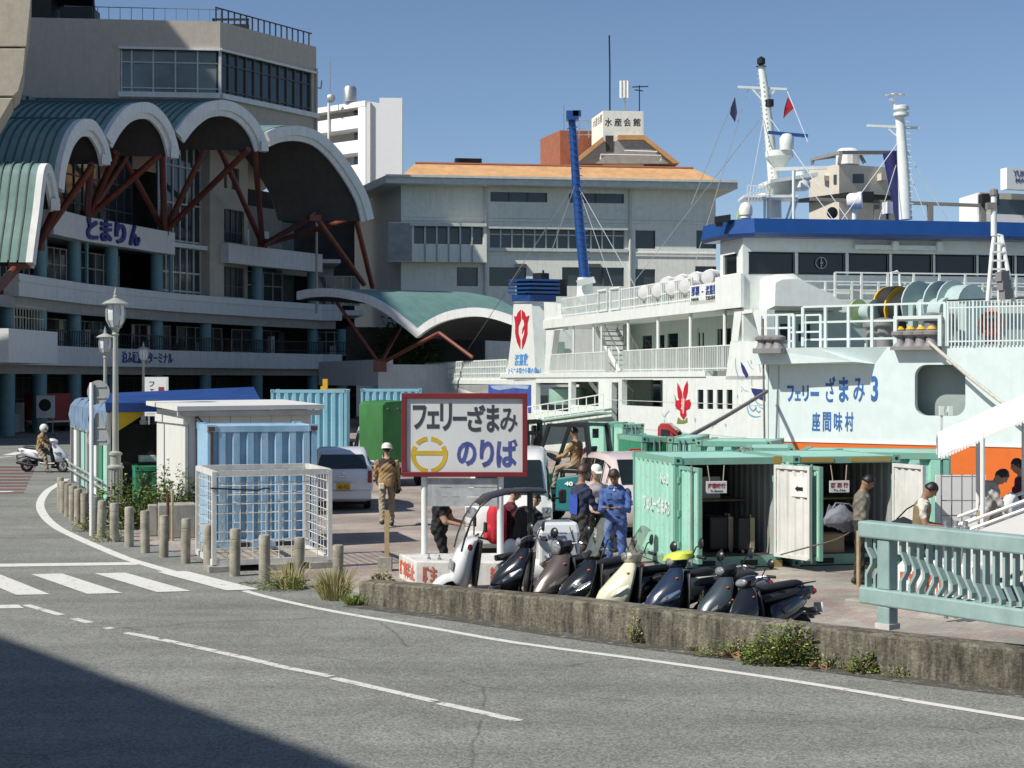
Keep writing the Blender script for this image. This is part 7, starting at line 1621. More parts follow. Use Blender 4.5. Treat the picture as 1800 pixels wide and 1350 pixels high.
def ktruck(label, loc, rz, m, tarp_m=None, box_m=None, name='parked_truck'):
    t = thing(name, label, 'truck', loc, rz); a = 1.7
    ST = [(.72,.35,.95,1.66,.70,.72,.62),(.80,.35,.95,1.76,.70,.735,.64),(1.05,.30,.95,1.74,.70,.735,.63),(1.28,.30,.96,1.55,.70,.735,.62),(1.55,.28,.98,1.04,.70,.73,.64),(1.66,.3,.86,.9,.68,.71,.6),(1.70,.34,.6,.64,.62,.66,.5)]
    b, r = carbody(t, ST, m, 'cab'); n = len(r[0])
    for s in (0, 1):
        k = 1-2*s; A, B = (3, 4) if s == 0 else (n-4, n-5)
        for q in ((1,2,A,B,.1,.98,.08,.85),(2,3,A,B,.02,.98,.08,.85),(3,4,A,B,.02,.55,.08,.75)):
            w = MB(); face(w, r, *q); w.build('window', carglass, t)
        MB().ball((1.66,k*.56,.78), (.06,.1,.07), 10, 6).build('headlight', lens, t); MB().box(1.3,1.36,k*.8-.05,k*.8+.05,1.0,1.22).build('mirror', blackp, t)
        wheel(t, 1.2, .68*k, .27, .16, k); wheel(t, -1.0, .68*k, .27, .16, k); MB().box(-1.72,-1.68,k*.62-.06,k*.62+.06,.48,.62).build('tail_lamp', redtail, t); MB().box(-1.68,.68,k*.70-.02,k*.70+.02,.64,.93).build('bed_side', m, t)
    w = MB(); w.prism([(1.285,.56,1.53),(1.285,-.56,1.53),(1.54,-.62,1.07),(1.54,.62,1.07)], (.014,0,.012)); w.build('windscreen', carglass, t); w = MB(); w.box(.705,.72,-.5,.5,1.1,1.55); w.build('rear_window', carglass, t)
    MB().box(-1.7,.68,-.70,.70,.56,.64).build('bed_floor', m, t); MB().box(-1.72,-1.69,-.70,.70,.64,.93).build('tailgate', m, t); MB().box(-1.5,1.5,-.4,.4,.32,.56).build('chassis', blackr, t); MB().box(-1.74,-1.725,-.17,.17,.42,.57).build('number_plate', yplate, t)
    for k in (-1, 1): MB().tube([(-1.0,k*.45,.27),(-1.0,k*.62,.27)], .05, 6).build('axle', blackr, t)
    if tarp_m:
        R0 = []
        for x, d in ((-1.74,0),(-1.70,.03),(-1.2,.0),(-.6,.025),(0,.0),(.64,.02),(.67,0)):
            w_ = .735-d*.6; R0.append([(x,w_,.72),(x,w_+.01*math.sin(x*9),1.4),(x,w_,2.36-d),(x,w_-.10,2.46-d),(x,0,2.50-d*1.2),(x,-w_+.10,2.46-d),(x,-w_,2.36-d),(x,-w_-.01*math.sin(x*7),1.4),(x,-w_,.72)])
        MB().loft(R0).build('tarp_cover', tarp_m, t, smooth=50); MB().box(-1.755,-1.74,-.012,.012,.75,2.4).build('tarp_seam', tarp_m, t)
        for k in range(5): MB().lathe((-1.745,.6-.3*k,2.28), [(.022,0),(.022,.012)], 8, axis=(-1,0,0)).build('eyelet', steel, t)
    if box_m: MB().box(-1.72,.66,-.74,.74,.66,2.3).build('cargo_box', box_m, t, bevel=.03)
    return t
gtarp = mat('green_tarp', (.03,.14,.035), .6, var=.12, scale=2, bump=.6, bscale=3)
ktruck('small white truck under a tall green tarpaulin cover behind the sign', XY(684,46.2)+(0,), R(112), whitec, gtarp)
redtr = paint('red_truck_paint', (.36,.035,.025))
ktruck('red truck cab showing above the rear mint containers', XY(1120,48.3)+(0,), R(-12), redtr)
bw2 = ktruck('truck with red cargo box parked in the terminal arcade', XY(96,93)+(0,), R(60), whitec, None, mat('faded_red_box', (.30,.03,.03), .5)); 
t = thing('advert_panel', 'white panel with a black oval mark beside the red cargo box in the arcade', 'panel', W(79,748,89)-Vector((0,0,0)), 0); t.location.z = 0
MB().box(-.5,.55,0,.1,.9,2.2).build('panel', white, t); mb = MB(); mb.lathe((0,-.005,1.65), [(.32,0),(.36,.004)], 20, axis=(0,1,0)); o = mb.build('oval_mark', blk, t)
for x in (-.4,.45): MB().box(x-.03,x+.03,.02,.08,0,.9).build('leg', steel, t)
ktruck('white truck parked deep in the dark arcade', XY(440,108)+(0,), R(190), whitec, None, None)
# ---- forklift
fkx = XY(1005,33.2); fh = R(148); fk = thing('forklift', 'teal forklift with black mast and overhead guard carrying a driver in tan', 'forklift', fkx+(0,), fh)
tealk = mat('forklift_teal', (.02,.38,.42), .35, var=.08, coat=.3); tdk = mat('forklift_dark_teal', (.01,.13,.14), .4)
mb = MB(); mb.loft([[(-1.25,-.48,.35),(-1.25,.48,.35),(-1.18,.46,.95),(-1.18,-.46,.95)],[(-.95,-.56,.3),(-.95,.56,.3),(-.95,.55,1.05),(-.95,-.55,1.05)],[(-.45,-.56,.3),(-.45,.56,.3),(-.45,.55,1.0),(-.45,-.55,1.0)]]); mb.build('counterweight', tealk, fk, bevel=.06)
mb = MB(); mb.loft([[(-.45,-.5,.3),(-.45,.5,.3),(-.45,.42,1.1),(-.45,-.42,1.1)],[(.15,-.5,.3),(.15,.5,.3),(.15,.42,1.0),(.15,-.42,1.0)]]); mb.build('seat_hood', tdk, fk, bevel=.04)
MB().box(.15,.75,-.5,.5,.28,.45).build('floor', darkm, fk); mb = MB(); mb.loft([[(.70,-.5,.28),(.70,.5,.28),(.62,.45,1.05),(.62,-.45,1.05)],[(.88,-.5,.28),(.88,.5,.28),(.78,.45,1.05),(.78,-.45,1.05)]]); mb.build('cowl', tealk, fk)
MB().box(-.35,.1,-.24,.24,1.1,1.2).build('seat', blackp, fk, bevel=.03); MB().obox((-.42,0,1.42), (.05,0,.0), (0,.23,0), (-.06,0,.26)).build('seat_back', blackp, fk, bevel=.03)
for y in (-.46,.46):
    MB().bar((.72,y,1.0), (.30,y,2.12), .07).build('guard_post', blackp, fk); MB().bar((-.75,y,1.0), (-.62,y,2.12), .09).build('guard_post', blackp, fk)
    MB().bar((.98,y*.62,.05), (.98,y*.62,2.2), .10,.09).build('mast_rail', darkm, fk); MB().bar((1.08,y*.45,.05), (1.08,y*.45,2.1), .07).build('mast_rail', darkm, fk); MB().bar((1.15,y*.6,.08), (2.2,y*.6,.06), .1,.04).build('fork', darkm, fk)
    wheel(fk, .75, .58*(1 if y > 0 else -1), .30, .2, 1 if y > 0 else -1); wheel(fk, -.75, .55*(1 if y > 0 else -1), .24, .18, 1 if y > 0 else -1)
for k in range(6): MB().box(-.62+k*.18,-.57+k*.18,-.46,.46,2.12,2.16).build('guard_bar', blackp, fk)
for y in (-.46,.46): MB().box(-.64,.33,y-.035,y+.035,2.10,2.17).build('guard_rail', blackp, fk)
for z in (.3,1.1,1.9,2.15): MB().box(.93,1.12,-.3,.3,z,z+.08).build('mast_crossbar', darkm, fk)
MB().tube([(1.02,.1,.3),(1.02,.1,1.9)], .03, 6).build('hydraulic_ram', steel, fk); MB().tube([(1.02,-.1,.3),(1.02,-.1,1.9)], .03, 6).build('hydraulic_ram', steel, fk); MB().box(1.1,1.2,-.45,.45,.3,.9).build('carriage', darkm, fk)
MB().lathe((.45,.0,1.42), [(.17,-.012),(.19,0),(.17,.012)], 18, axis=(-.5,0,.8)).build('steering_wheel', blackp, fk); MB().lathe((.62,.40,1.75), [(.15,0),(.15,.04)], 16, axis=(-1,.3,0)).build('mirror', blackp, fk); MB().box(-.5,-.42,-.3,-.16,1.85,2.05).build('work_lamp', blackp, fk)
text('港城安全荷役', nb, fk, (-.55,.562,.78), (-1,0,0), (0,0,1), .62, .13, 'lettering', .003, world=False, bold=.03); text('● ● ●', nb, fk, (-.68,.562,.62), (-1,0,0), (0,0,1), .36, .07, 'lettering', .003, world=False)
text('40', wlet, fk, (-.1,.47,.85), (-1,0,0), (0,0,1), .2, .09, 'lettering', .01, world=False, bold=.03, offset_n=-.0)
t = thing('crane_arm', 'yellow machine arm standing behind the sky blue container', 'machine', W(571,690,72)*1, 0); t.location.z = 0
MB().bar((0,0,0), (0.02,0,3.15), .22).build('arm', yel, t); MB().bar((-.3,.2,0), (-.1,0,2.8), .18).build('arm', yel, t); MB().box(.1,1.0,-.3,.3,2.4,2.7).build('cover', mat('dull_yellow', (.28,.24,.08), .6), t)
# ---------------------------------------------------------------- scooters
def sring(cx, z, a, b, n=16, p=.85):
    o = []
    for k in range(n):
        t = 2*PI*k/n; c, s = math.cos(t), math.sin(t); o.append((cx+a*math.copysign(abs(c)**p, c), b*math.copysign(abs(s)**p, s), z))
    return o
def yring(x, zc, h, w, n=14, p=.8):
    o = []
    for k in range(n):
        t = 2*PI*k/n; c, s = math.cos(t), math.sin(t); o.append((x, w*math.copysign(abs(c)**p, c), zc+h*math.copysign(abs(s)**p, s)))
    return o
screen = glassmat('clear_screen', (.55,.62,.58), .18); smoke = glassmat('smoked_screen', (.20,.20,.18), .30)
silv2 = mat('scooter_silver', (.40,.41,.42), .3, .6, var=.05); leath = mat('seat_vinyl', (.018,.018,.02), .55, var=.25)
def nring(cx, z, af, ab, b, n=18):
    o = []
    for k in range(n):
        t = 2*PI*k/n; c, s = math.cos(t), math.sin(t)
        o.append((cx+(af*c**1.5 if c > 0 else -ab*abs(c)**.8), b*math.copysign(abs(s)**(1.05 if c > 0 else .8), s), z))
    return o
def swheel(t, x, r, w=.05, m=blackr):
    mb = MB(); n = 24; rg = []
    for k in range(n+1):
        a = 2*PI*k/n; c, s = math.cos(a), math.sin(a); rg.append([(x+(r-w+w*math.cos(b))*c, w*math.sin(b), r+(r-w+w*math.cos(b))*s) for b in [2*PI*j/8 for j in range(8)]])
    mb.loft(rg, caps=False); ty = mb.build('tyre', m, t, smooth=50)
    mb = MB(); mb.lathe((x,-.035,r), [(r-w*1.6,0),(r-w*1.6,.07)], 18, axis=(0,1,0)); 
    hub = MB(); hub.lathe((x,-.05,r), [(.05,0),(.05,.1)], 12, axis=(0,1,0))
    for k in range(5): a = 2*PI*k/5; hub.bar((x,0,r), (x+(r-w*1.7)*math.cos(a),0,r+(r-w*1.7)*math.sin(a)), .035)
    rm_ = MB(); 
    rgs = []
    for k in range(n+1): a = 2*PI*k/n; c, s = math.cos(a), math.sin(a); rgs.append([(x+q*c, y, r+q*s) for q, y in ((r-w*1.8,-.03),(r-w*1.35,-.03),(r-w*1.35,.03),(r-w*1.8,.03))])
    rm_.loft(rgs, caps=False); rm_.build('rim', silv2, ty, smooth=40); hub.build('hub', silv2, ty)
def scooter(label, loc, rz, lean, body, fender=None, lamp='cowl', scr=None, rack=False, sc=1., mirror='black', headmat=None, steer=0., tail=True, big=0., cowlm=None, trim=None, seatm=leath, gain=1.07, name='motor_scooter'):
    t = thing(name, label, 'scooter', loc, rz, 'scooters parked behind the parapet' if name == 'motor_scooter' else None); t.rotation_euler = (lean, 0, rz); t.scale = (sc*gain,)*3
    fender = fender or body; cowlm = cowlm or body; b = big
    swheel(t, .63+b*.05, .225+b*.02); swheel(t, -.60, .22+b*.02)
    ap = MB(); ap.loft([nring(.50,.33,.12,.06,.09), nring(.50,.39,.27,.08,.15), nring(.49,.48,.32,.08,.19+b*.02), nring(.46,.60,.29,.08,.215+b*.03), nring(.42,.72,.21,.08,.20+b*.03), nring(.37,.84,.13,.07,.16), nring(.34,.93,.07,.05,.09)]); ap.build('front_apron', body, t, smooth=32)
    for k in (-1, 1):
        MB().loft([[(.735,k*.075,.50),(.745,k*.07,.47),(.72,k*.095,.47)],[(.60,k*.185,.60),(.62,k*.185,.55),(.58,k*.215,.56)],[(.46,k*.238+k*b*.03,.66),(.47,k*.242+k*b*.03,.63),(.45,k*.245+k*b*.03,.64)]]).build('side_trim', trim or chrome, t)
        MB().loft([yring(.30,.42,.03,.03), yring(.28,.62,.05,.03)]).build('shield_edge', blackp, t); MB().loft([[(-.15,k*.178,.50),(-.10,k*.175,.58),(-.16,k*.18,.60)],[(-.75,k*.14,.66),(-.72,k*.145,.70),(-.74,k*.14,.72)]]).build('side_trim', trim or silv2, t)
    MB().loft([[(.79,-.03,.44),(.80,.03,.44),(.70,.12,.40),(.70,-.12,.40)],[(.77,-.03,.47),(.77,.03,.47),(.70,.13,.455),(.70,-.13,.455)]]).build('nose_grille', blackp, t); MB().loft([yring(.02,.40,.06,.152), yring(-.25,.44,.075,.182), yring(-.55,.52,.06,.175)]).build('side_cover', blackp, t, smooth=50)
    MB().loft([sring(.335,.34,.035,.17), sring(.30,.60,.03,.20), sring(.25,.86,.03,.14)]).build('inner_shield', blackp, t, smooth=50)
    fd = MB(); rg = []
    for k in range(9): a = R(-8+k*21); c, s = math.cos(a), math.sin(a); w_ = .075*(.6+.4*math.sin(PI*(k+.6)/9.2)); x0, z0 = .63+b*.05, .225+b*.02; rg.append([(x0+q*c, y, z0+q*s) for q, y in ((.235,-w_),(.265,-w_*.9),(.285,-w_*.4),(.285,w_*.4),(.265,w_*.9),(.235,w_))])
    fd.loft(rg); fd.build('front_fender', fender, t, smooth=50)
    for y in (-.085,.085): MB().tube([(.63+b*.05,y,.225),(.42,y*.7,.62)], .022, 8).build('fork_tube', silv2, t)
    MB().loft([yring(.42,.29,.045,.15), yring(.15,.285,.045,.16), yring(-.08,.30,.05,.16)]).build('floorboard', blackp, t, smooth=40)
    MB().loft([yring(.06,.42,.12,.10), yring(.0,.50,.18,.145), yring(-.2,.54,.19,.175), yring(-.45,.60,.15,.18+b*.02), yring(-.70,.66,.095,.14), yring(-.86,.70,.05,.07)]).build('rear_body', body, t, smooth=50)
    MB().loft([yring(.10,.715,.025,.07), yring(.02,.735,.05,.12), yring(-.2,.745,.055,.145), yring(-.42,.765,.055,.15), yring(-.62,.79,.045,.13), yring(-.70,.79,.02,.07)]).build('seat', seatm, t, smooth=50)
    MB().box(-.70,-.30,.05,.18,.18,.36).build('engine', darkm, t, bevel=.03); MB().tube([(-.2,-.13,.22),(-.45,-.17,.24),(-.85,-.17,.32)], [.025,.05,.055], 10).build('muffler', darkm, t, smooth=40)
    MB().loft([yring(-.60,.50,.03,.07), yring(-.80,.46,.02,.07), yring(-.93,.40,.012,.06)]).build('rear_mudguard', blackp, t); MB().box(-.955,-.945,-.09,.09,.42,.54).build('number_plate', white, t)
    MB().ball((-.86,0,.68), (.05,.10,.045), 12, 8).build('tail_lamp', redtail, t, smooth=60)
    hx, hz = .30, .98
    MB().loft([sring(.31,.90,.06,.07), sring(.33,.94,.11,.12), sring(.32,1.0,.12,.15), sring(.28,1.05,.08,.12), sring(.25,1.07,.03,.06)]).build('handlebar_cowl', cowlm, t, smooth=50)
    if lamp == 'cowl': MB().ball((.425,0,.985), (.035,.10,.055), 14, 8).build('headlight', headmat or lens, t, smooth=60)
    elif lamp == 'round':
        MB().lathe((.34,0,.99), [(.085,0),(.105,.04),(.105,.09)], 20, axis=(1,0,0)).build('headlight_shell', blackp, t, smooth=40); MB().ball((.43,0,.99), (.03,.095,.095), 16, 8).build('headlight', headmat or lens, t, smooth=60)
    else:
        for k in (-1, 1): MB().ball((.60,k*.135,.60), (.10,.05,.05), 12, 8, rot=Quaternion((0,0,1), -k*.75)@Quaternion((0,1,0), .35)).build('headlight', headmat or lens, t, smooth=60)
    for k in (-1, 1):
        MB().tube([(.27,k*.08,1.02),(.22,k*.22,1.03),(.16,k*.34,1.0)], [.016,.014,.014], 8).build('handlebar', silv2, t); MB().tube([(.20,k*.245,1.025),(.155,k*.355,.998)], .02, 8).build('grip', blackr, t)
        MB().tube([(.24,k*.2,1.03),(.22,k*.27,1.13),(.19,k*.31,1.15)], .008, 6).build('mirror_stem', blackp if mirror == 'black' else chrome, t)
        mm = MB(); mm.lathe((.185,k*.335,1.17), [(.055,-.012),(.068,0),(.05,.02),(.01,.03)], 16, axis=(1,-k*.2,.1)); mm.build('mirror', blackp if mirror == 'black' else chrome, t, smooth=40)
        MB().ball((.44,k*.172,.79), (.022,.014,.013), 10, 6).build('indicator', amber, t, smooth=60); MB().tube([(.22,k*.2,1.01),(.27,k*.31,.985)], .007, 5).build('brake_lever', silv2, t)
    MB().tube([(-.05,.13,.28),(-.02,.24,.02)], .013, 6).build('side_stand', darkm, t)
    if scr:
        hgt, mm, wd = scr; rg = []
        for k in range(7):
            f = k/6; zz = .95+hgt*f; w_ = wd*(1-.25*f**3) if f > .15 else wd*.8; xx = .42-.17*f-.06*f*f; rg.append([(xx-.07*abs(q)**2, q*w_, zz-(.08*abs(q)**3 if k == 6 else 0)) for q in (-1,-.8,-.5,-.2,0,.2,.5,.8,1)])
        MB().loft(rg, caps=False, closed=False).build('windscreen', mm, t, smooth=80)
        for k in (-1, 1): MB().tube([(.30,k*.12,1.0),(.36,k*wd*.6,1.18)], .008, 5).build('screen_bracket', blackp, t)
    if rack:
        mb = MB()
        for y in (-.1,0,.1): mb.tube([(-.60,y,.84),(-.80,y,.865),(-1.02,y*.9,.87)], .010, 6)
        for x in (-.72,-.86,-1.0): mb.tube([(x,-.12,.87),(x,.12,.87)], .009, 6)
        mb.tube([(-.72,.1,.86),(-.80,.1,.70)], .01, 6); mb.tube([(-.72,-.1,.86),(-.80,-.1,.70)], .01, 6); mb.build('rear_rack', darkm, t)
    return t
black = paint('scooter_gloss_black', (.010,.011,.014), .16, 1.); brown = mat('scooter_bronze', (.14,.115,.10), .3, .5, var=.05, coat=.6); cream = paint('scooter_cream', (.64,.62,.46), .3); navy = paint('scooter_navy', (.016,.028,.055), .2, 1.); dkblue = paint('scooter_grey_blue', (.035,.05,.06), .3); wht = paint('scooter_white', (.76,.77,.76), .25)
RZ = math.atan2(-.33,-.94)
def SP_(px, Y): x, y = XY(px, Y); return (x, y, zg(x, y))
def front_at(px, Y, rz=RZ, fx=.42):                       # place so that the headlamp sits at this pixel column and distance
    x, y = XY(px, Y); x -= fx*math.cos(rz); y -= fx*math.sin(rz); return (x, y, zg(x, y))
scooter('glossy black scooter with chrome glints beside the white canopied scooter', front_at(922,20.45), RZ-.1, R(7), black, lamp='cowl')
scooter('bronze grey scooter with a single round headlamp on the handlebar', front_at(984,20.1), RZ+.28, R(7), brown, lamp='round', fender=blackp, cowlm=blackp, trim=brown)
scooter('black maxi scooter with a tall slanted clear windscreen', front_at(1040,19.55), RZ-.05, R(8), black, lamp='apron', scr=(.46,screen,.24), big=1.)
scooter('cream scooter with smoked windscreen and long cream front fender', front_at(1110,19.3), RZ-.1, R(8), cream, lamp='cowl', scr=(.40,smoke,.25), big=.5, trim=cream)
s6 = scooter('navy scooter with a yellow green cloth over its handlebar', front_at(1192,18.95), RZ+.05, R(9), navy, lamp='cowl', big=.4)
clo = mat('lime_cloth', (.50,.56,.08), .8, var=.15, bump=.5, bscale=20)
mb = MB(); mb.loft([sring(.33,1.00,.12,.26), sring(.31,1.06,.13,.27), sring(.27,1.095,.10,.2), sring(.25,1.11,.03,.06)]); mb.build('cloth_cover', clo, s6, smooth=60)
scooter('dark grey blue scooter with bright reflector headlamp, behind the last low one', front_at(1276,18.45), RZ+.1, R(9), dkblue, lamp='cowl', fender=blackp, cowlm=blackp, sc=.95, trim=blackp)
scooter('low dark scooter with black rear rack at the railing end of the row', front_at(1300,18.0,RZ+.33,.6), RZ+.42, R(12), black, lamp='cowl', rack=True, sc=.86, mirror='black', trim=blackp)
# canopied delivery scooter
gx = XY(876,21.3); gz = math.atan2(-.20,-.98); gy_ = thing('delivery_scooter', 'white three wheeled scooter with black canopy roof and white rear box', 'scooter', gx+(zg(*gx),), gz)
swheel(gy_, .66, .20, .055); 
for y in (-.28,.28): c = MB().lathe((-.62,y-.06,.19), [(.10,0),(.19,.01),(.19,.11),(.10,.12)], 18, axis=(0,1,0)); c.build('rear_wheel', blackr, gy_, smooth=40)
MB().loft([sring(.50,.30,.06,.10), sring(.53,.40,.13,.19), sring(.53,.55,.15,.235), sring(.50,.72,.14,.25), sring(.45,.86,.12,.25), sring(.38,.97,.09,.22), sring(.33,1.0,.05,.15)]).build('front_apron', wht, gy_, smooth=50)
MB().loft([sring(.35,.34,.04,.19), sring(.32,.65,.05,.23), sring(.28,.95,.05,.2)]).build('inner_shield', blackp, gy_, smooth=50)
fd = MB(); rg = []
for k in range(9): a = R(-4+k*19); c, s = math.cos(a), math.sin(a); w_ = .10*(.6+.4*math.sin(PI*(k+.6)/9.2)); rg.append([(.66+q*c, y, .20+q*s) for q, y in ((.21,-w_),(.27,-w_*.9),(.31,-w_*.4),(.31,w_*.4),(.27,w_*.9),(.21,w_))])
fd.loft(rg); fd.build('front_fender', wht, gy_, smooth=50)
MB().obox((.66,.10,.62), (.015,.03,0), (-.01,.055,0), (-.01,0,.065)).build('headlight', lens, gy_, bevel=.015); MB().obox((.66,-.10,.62), (.015,-.03,0), (.01,.055,0), (-.01,0,.065)).build('headlight', lens, gy_, bevel=.015)
for k in (-1, 1): MB().ball((.44,k*.24,.88), (.04,.03,.045), 10, 6).build('indicator', redtail if k > 0 else amber, gy_); MB().tube([(.3,k*.1,1.0),(.22,k*.34,1.0)], .016, 8).build('handlebar', blackp, gy_); MB().box(.24,.28,k*.42-.06,k*.42+.06,1.10,1.24).build('mirror', blackp, gy_, bevel=.02); MB().tube([(.3,k*.25,1.0),(.27,k*.40,1.14)], .01, 6).build('mirror_stem', blackp, gy_)
MB().loft([yring(.35,.27,.05,.2), yring(0,.27,.05,.22), yring(-.1,.3,.06,.22)]).build('floorboard', blackp, gy_); MB().loft([yring(.02,.45,.15,.13), yring(-.1,.48,.2,.17), yring(-.45,.50,.2,.2), yring(-.9,.5,.17,.24)]).build('rear_body', wht, gy_, smooth=50); MB().loft([yring(.04,.70,.04,.1), yring(-.15,.72,.05,.15), yring(-.42,.73,.05,.15)]).build('seat', leath, gy_, smooth=50)
cp = [(.57,.86),(.52,1.05),(.43,1.28),(.31,1.47),(.15,1.59),(-.1,1.65),(-.42,1.665),(-.62,1.655)]
rg = [[(x, q*.29, z-.03*abs(q)**3) for q in (-1,-.6,0,.6,1)] for x, z in cp[:5]]; MB().loft(rg, caps=False, closed=False).build('windscreen', glassmat('gyro_screen', (.75,.78,.76), .16), gy_, smooth=80)
for k in (-1, 1): MB().tube([(x, k*.295, z-.03) for x, z in cp], .014, 8).build('canopy_rail', blackp, gy_, smooth=60); MB().tube([(-.45,k*.07-.0,.62),(-.45,k*.07,1.64)], .028, 8).build('canopy_post', blackp, gy_)
MB().tube([(.45,.0,1.0),(.40,.16,1.26)], .008, 5).build('wiper', blackp, gy_); MB().box(-.50,-.40,-.13,.13,1.33,1.38).build('post_collar', blackp, gy_)
rg = [[(x, q*.30, z+.006-.03*abs(q)**3) for q in (-1,-.6,0,.6,1)]+[(x, q*.30, z-.006-.03*abs(q)**3) for q in (1,.6,0,-.6,-1)] for x, z in cp[3:]]; MB().loft(rg).build('canopy_roof', blackp, gy_, smooth=60)
bx = MB(); bx.loft([[(-.52,-.27,.62),(-1.10,-.27,.62),(-1.10,.27,.62),(-.52,.27,.62)],[(-.52,-.27,1.06),(-1.10,-.27,1.06),(-1.10,.27,1.06),(-.52,.27,1.06)],[(-.60,-.22,1.20),(-1.08,-.22,1.20),(-1.08,.22,1.20),(-.60,.22,1.20)]]); bxo = bx.build('delivery_box', wht, gy_, bevel=.04)
text('kizakura', nb, gy_, (-.64,.274,.98), (-1,0,0), (0,0,1), .26, .06, 'lettering', .003, world=False, bold=.03)
mb = MB(); mb.ball((-.59,.272,1.005), (.035,.003,.016), 10, 6); mb.prism([(-.555,.27,1.005),(-.53,.27,1.03),(-.53,.27,.98)], (0,.005,0)); mb.build('fish_mark', nb, gy_)
text('delivery', lb, gy_, (-.70,.274,1.055), (-1,0,0), (0,0,1), .2, .02, 'lettering', .003, world=False)
MB().lathe((-.92,.272,.76), [(.04,0),(.05,.004)], 14, axis=(0,1,0)).build('round_mark', yell, gy_)
for x in (-.66,-.84): MB().bar((x,.285,.60), (x,.285,.84), .05,.03).build('box_strap', wht, gy_); MB().box(x-.045,x+.045,.275,.305,.82,.86).build('box_latch', wht, gy_)
MB().tube([(-.95,.276,1.14),(-1.02,.279,.9),(-1.07,.279,.7)], .006, 4).build('box_seam', blackp, gy_)
# ridden scooter, far left
rz_ = R(-12); rs = scooter('white scooter ridden past the blue stall by a helmeted rider', XY(78,51.6)+(0,), rz_, 0, wht, lamp='apron', name='ridden_scooter')
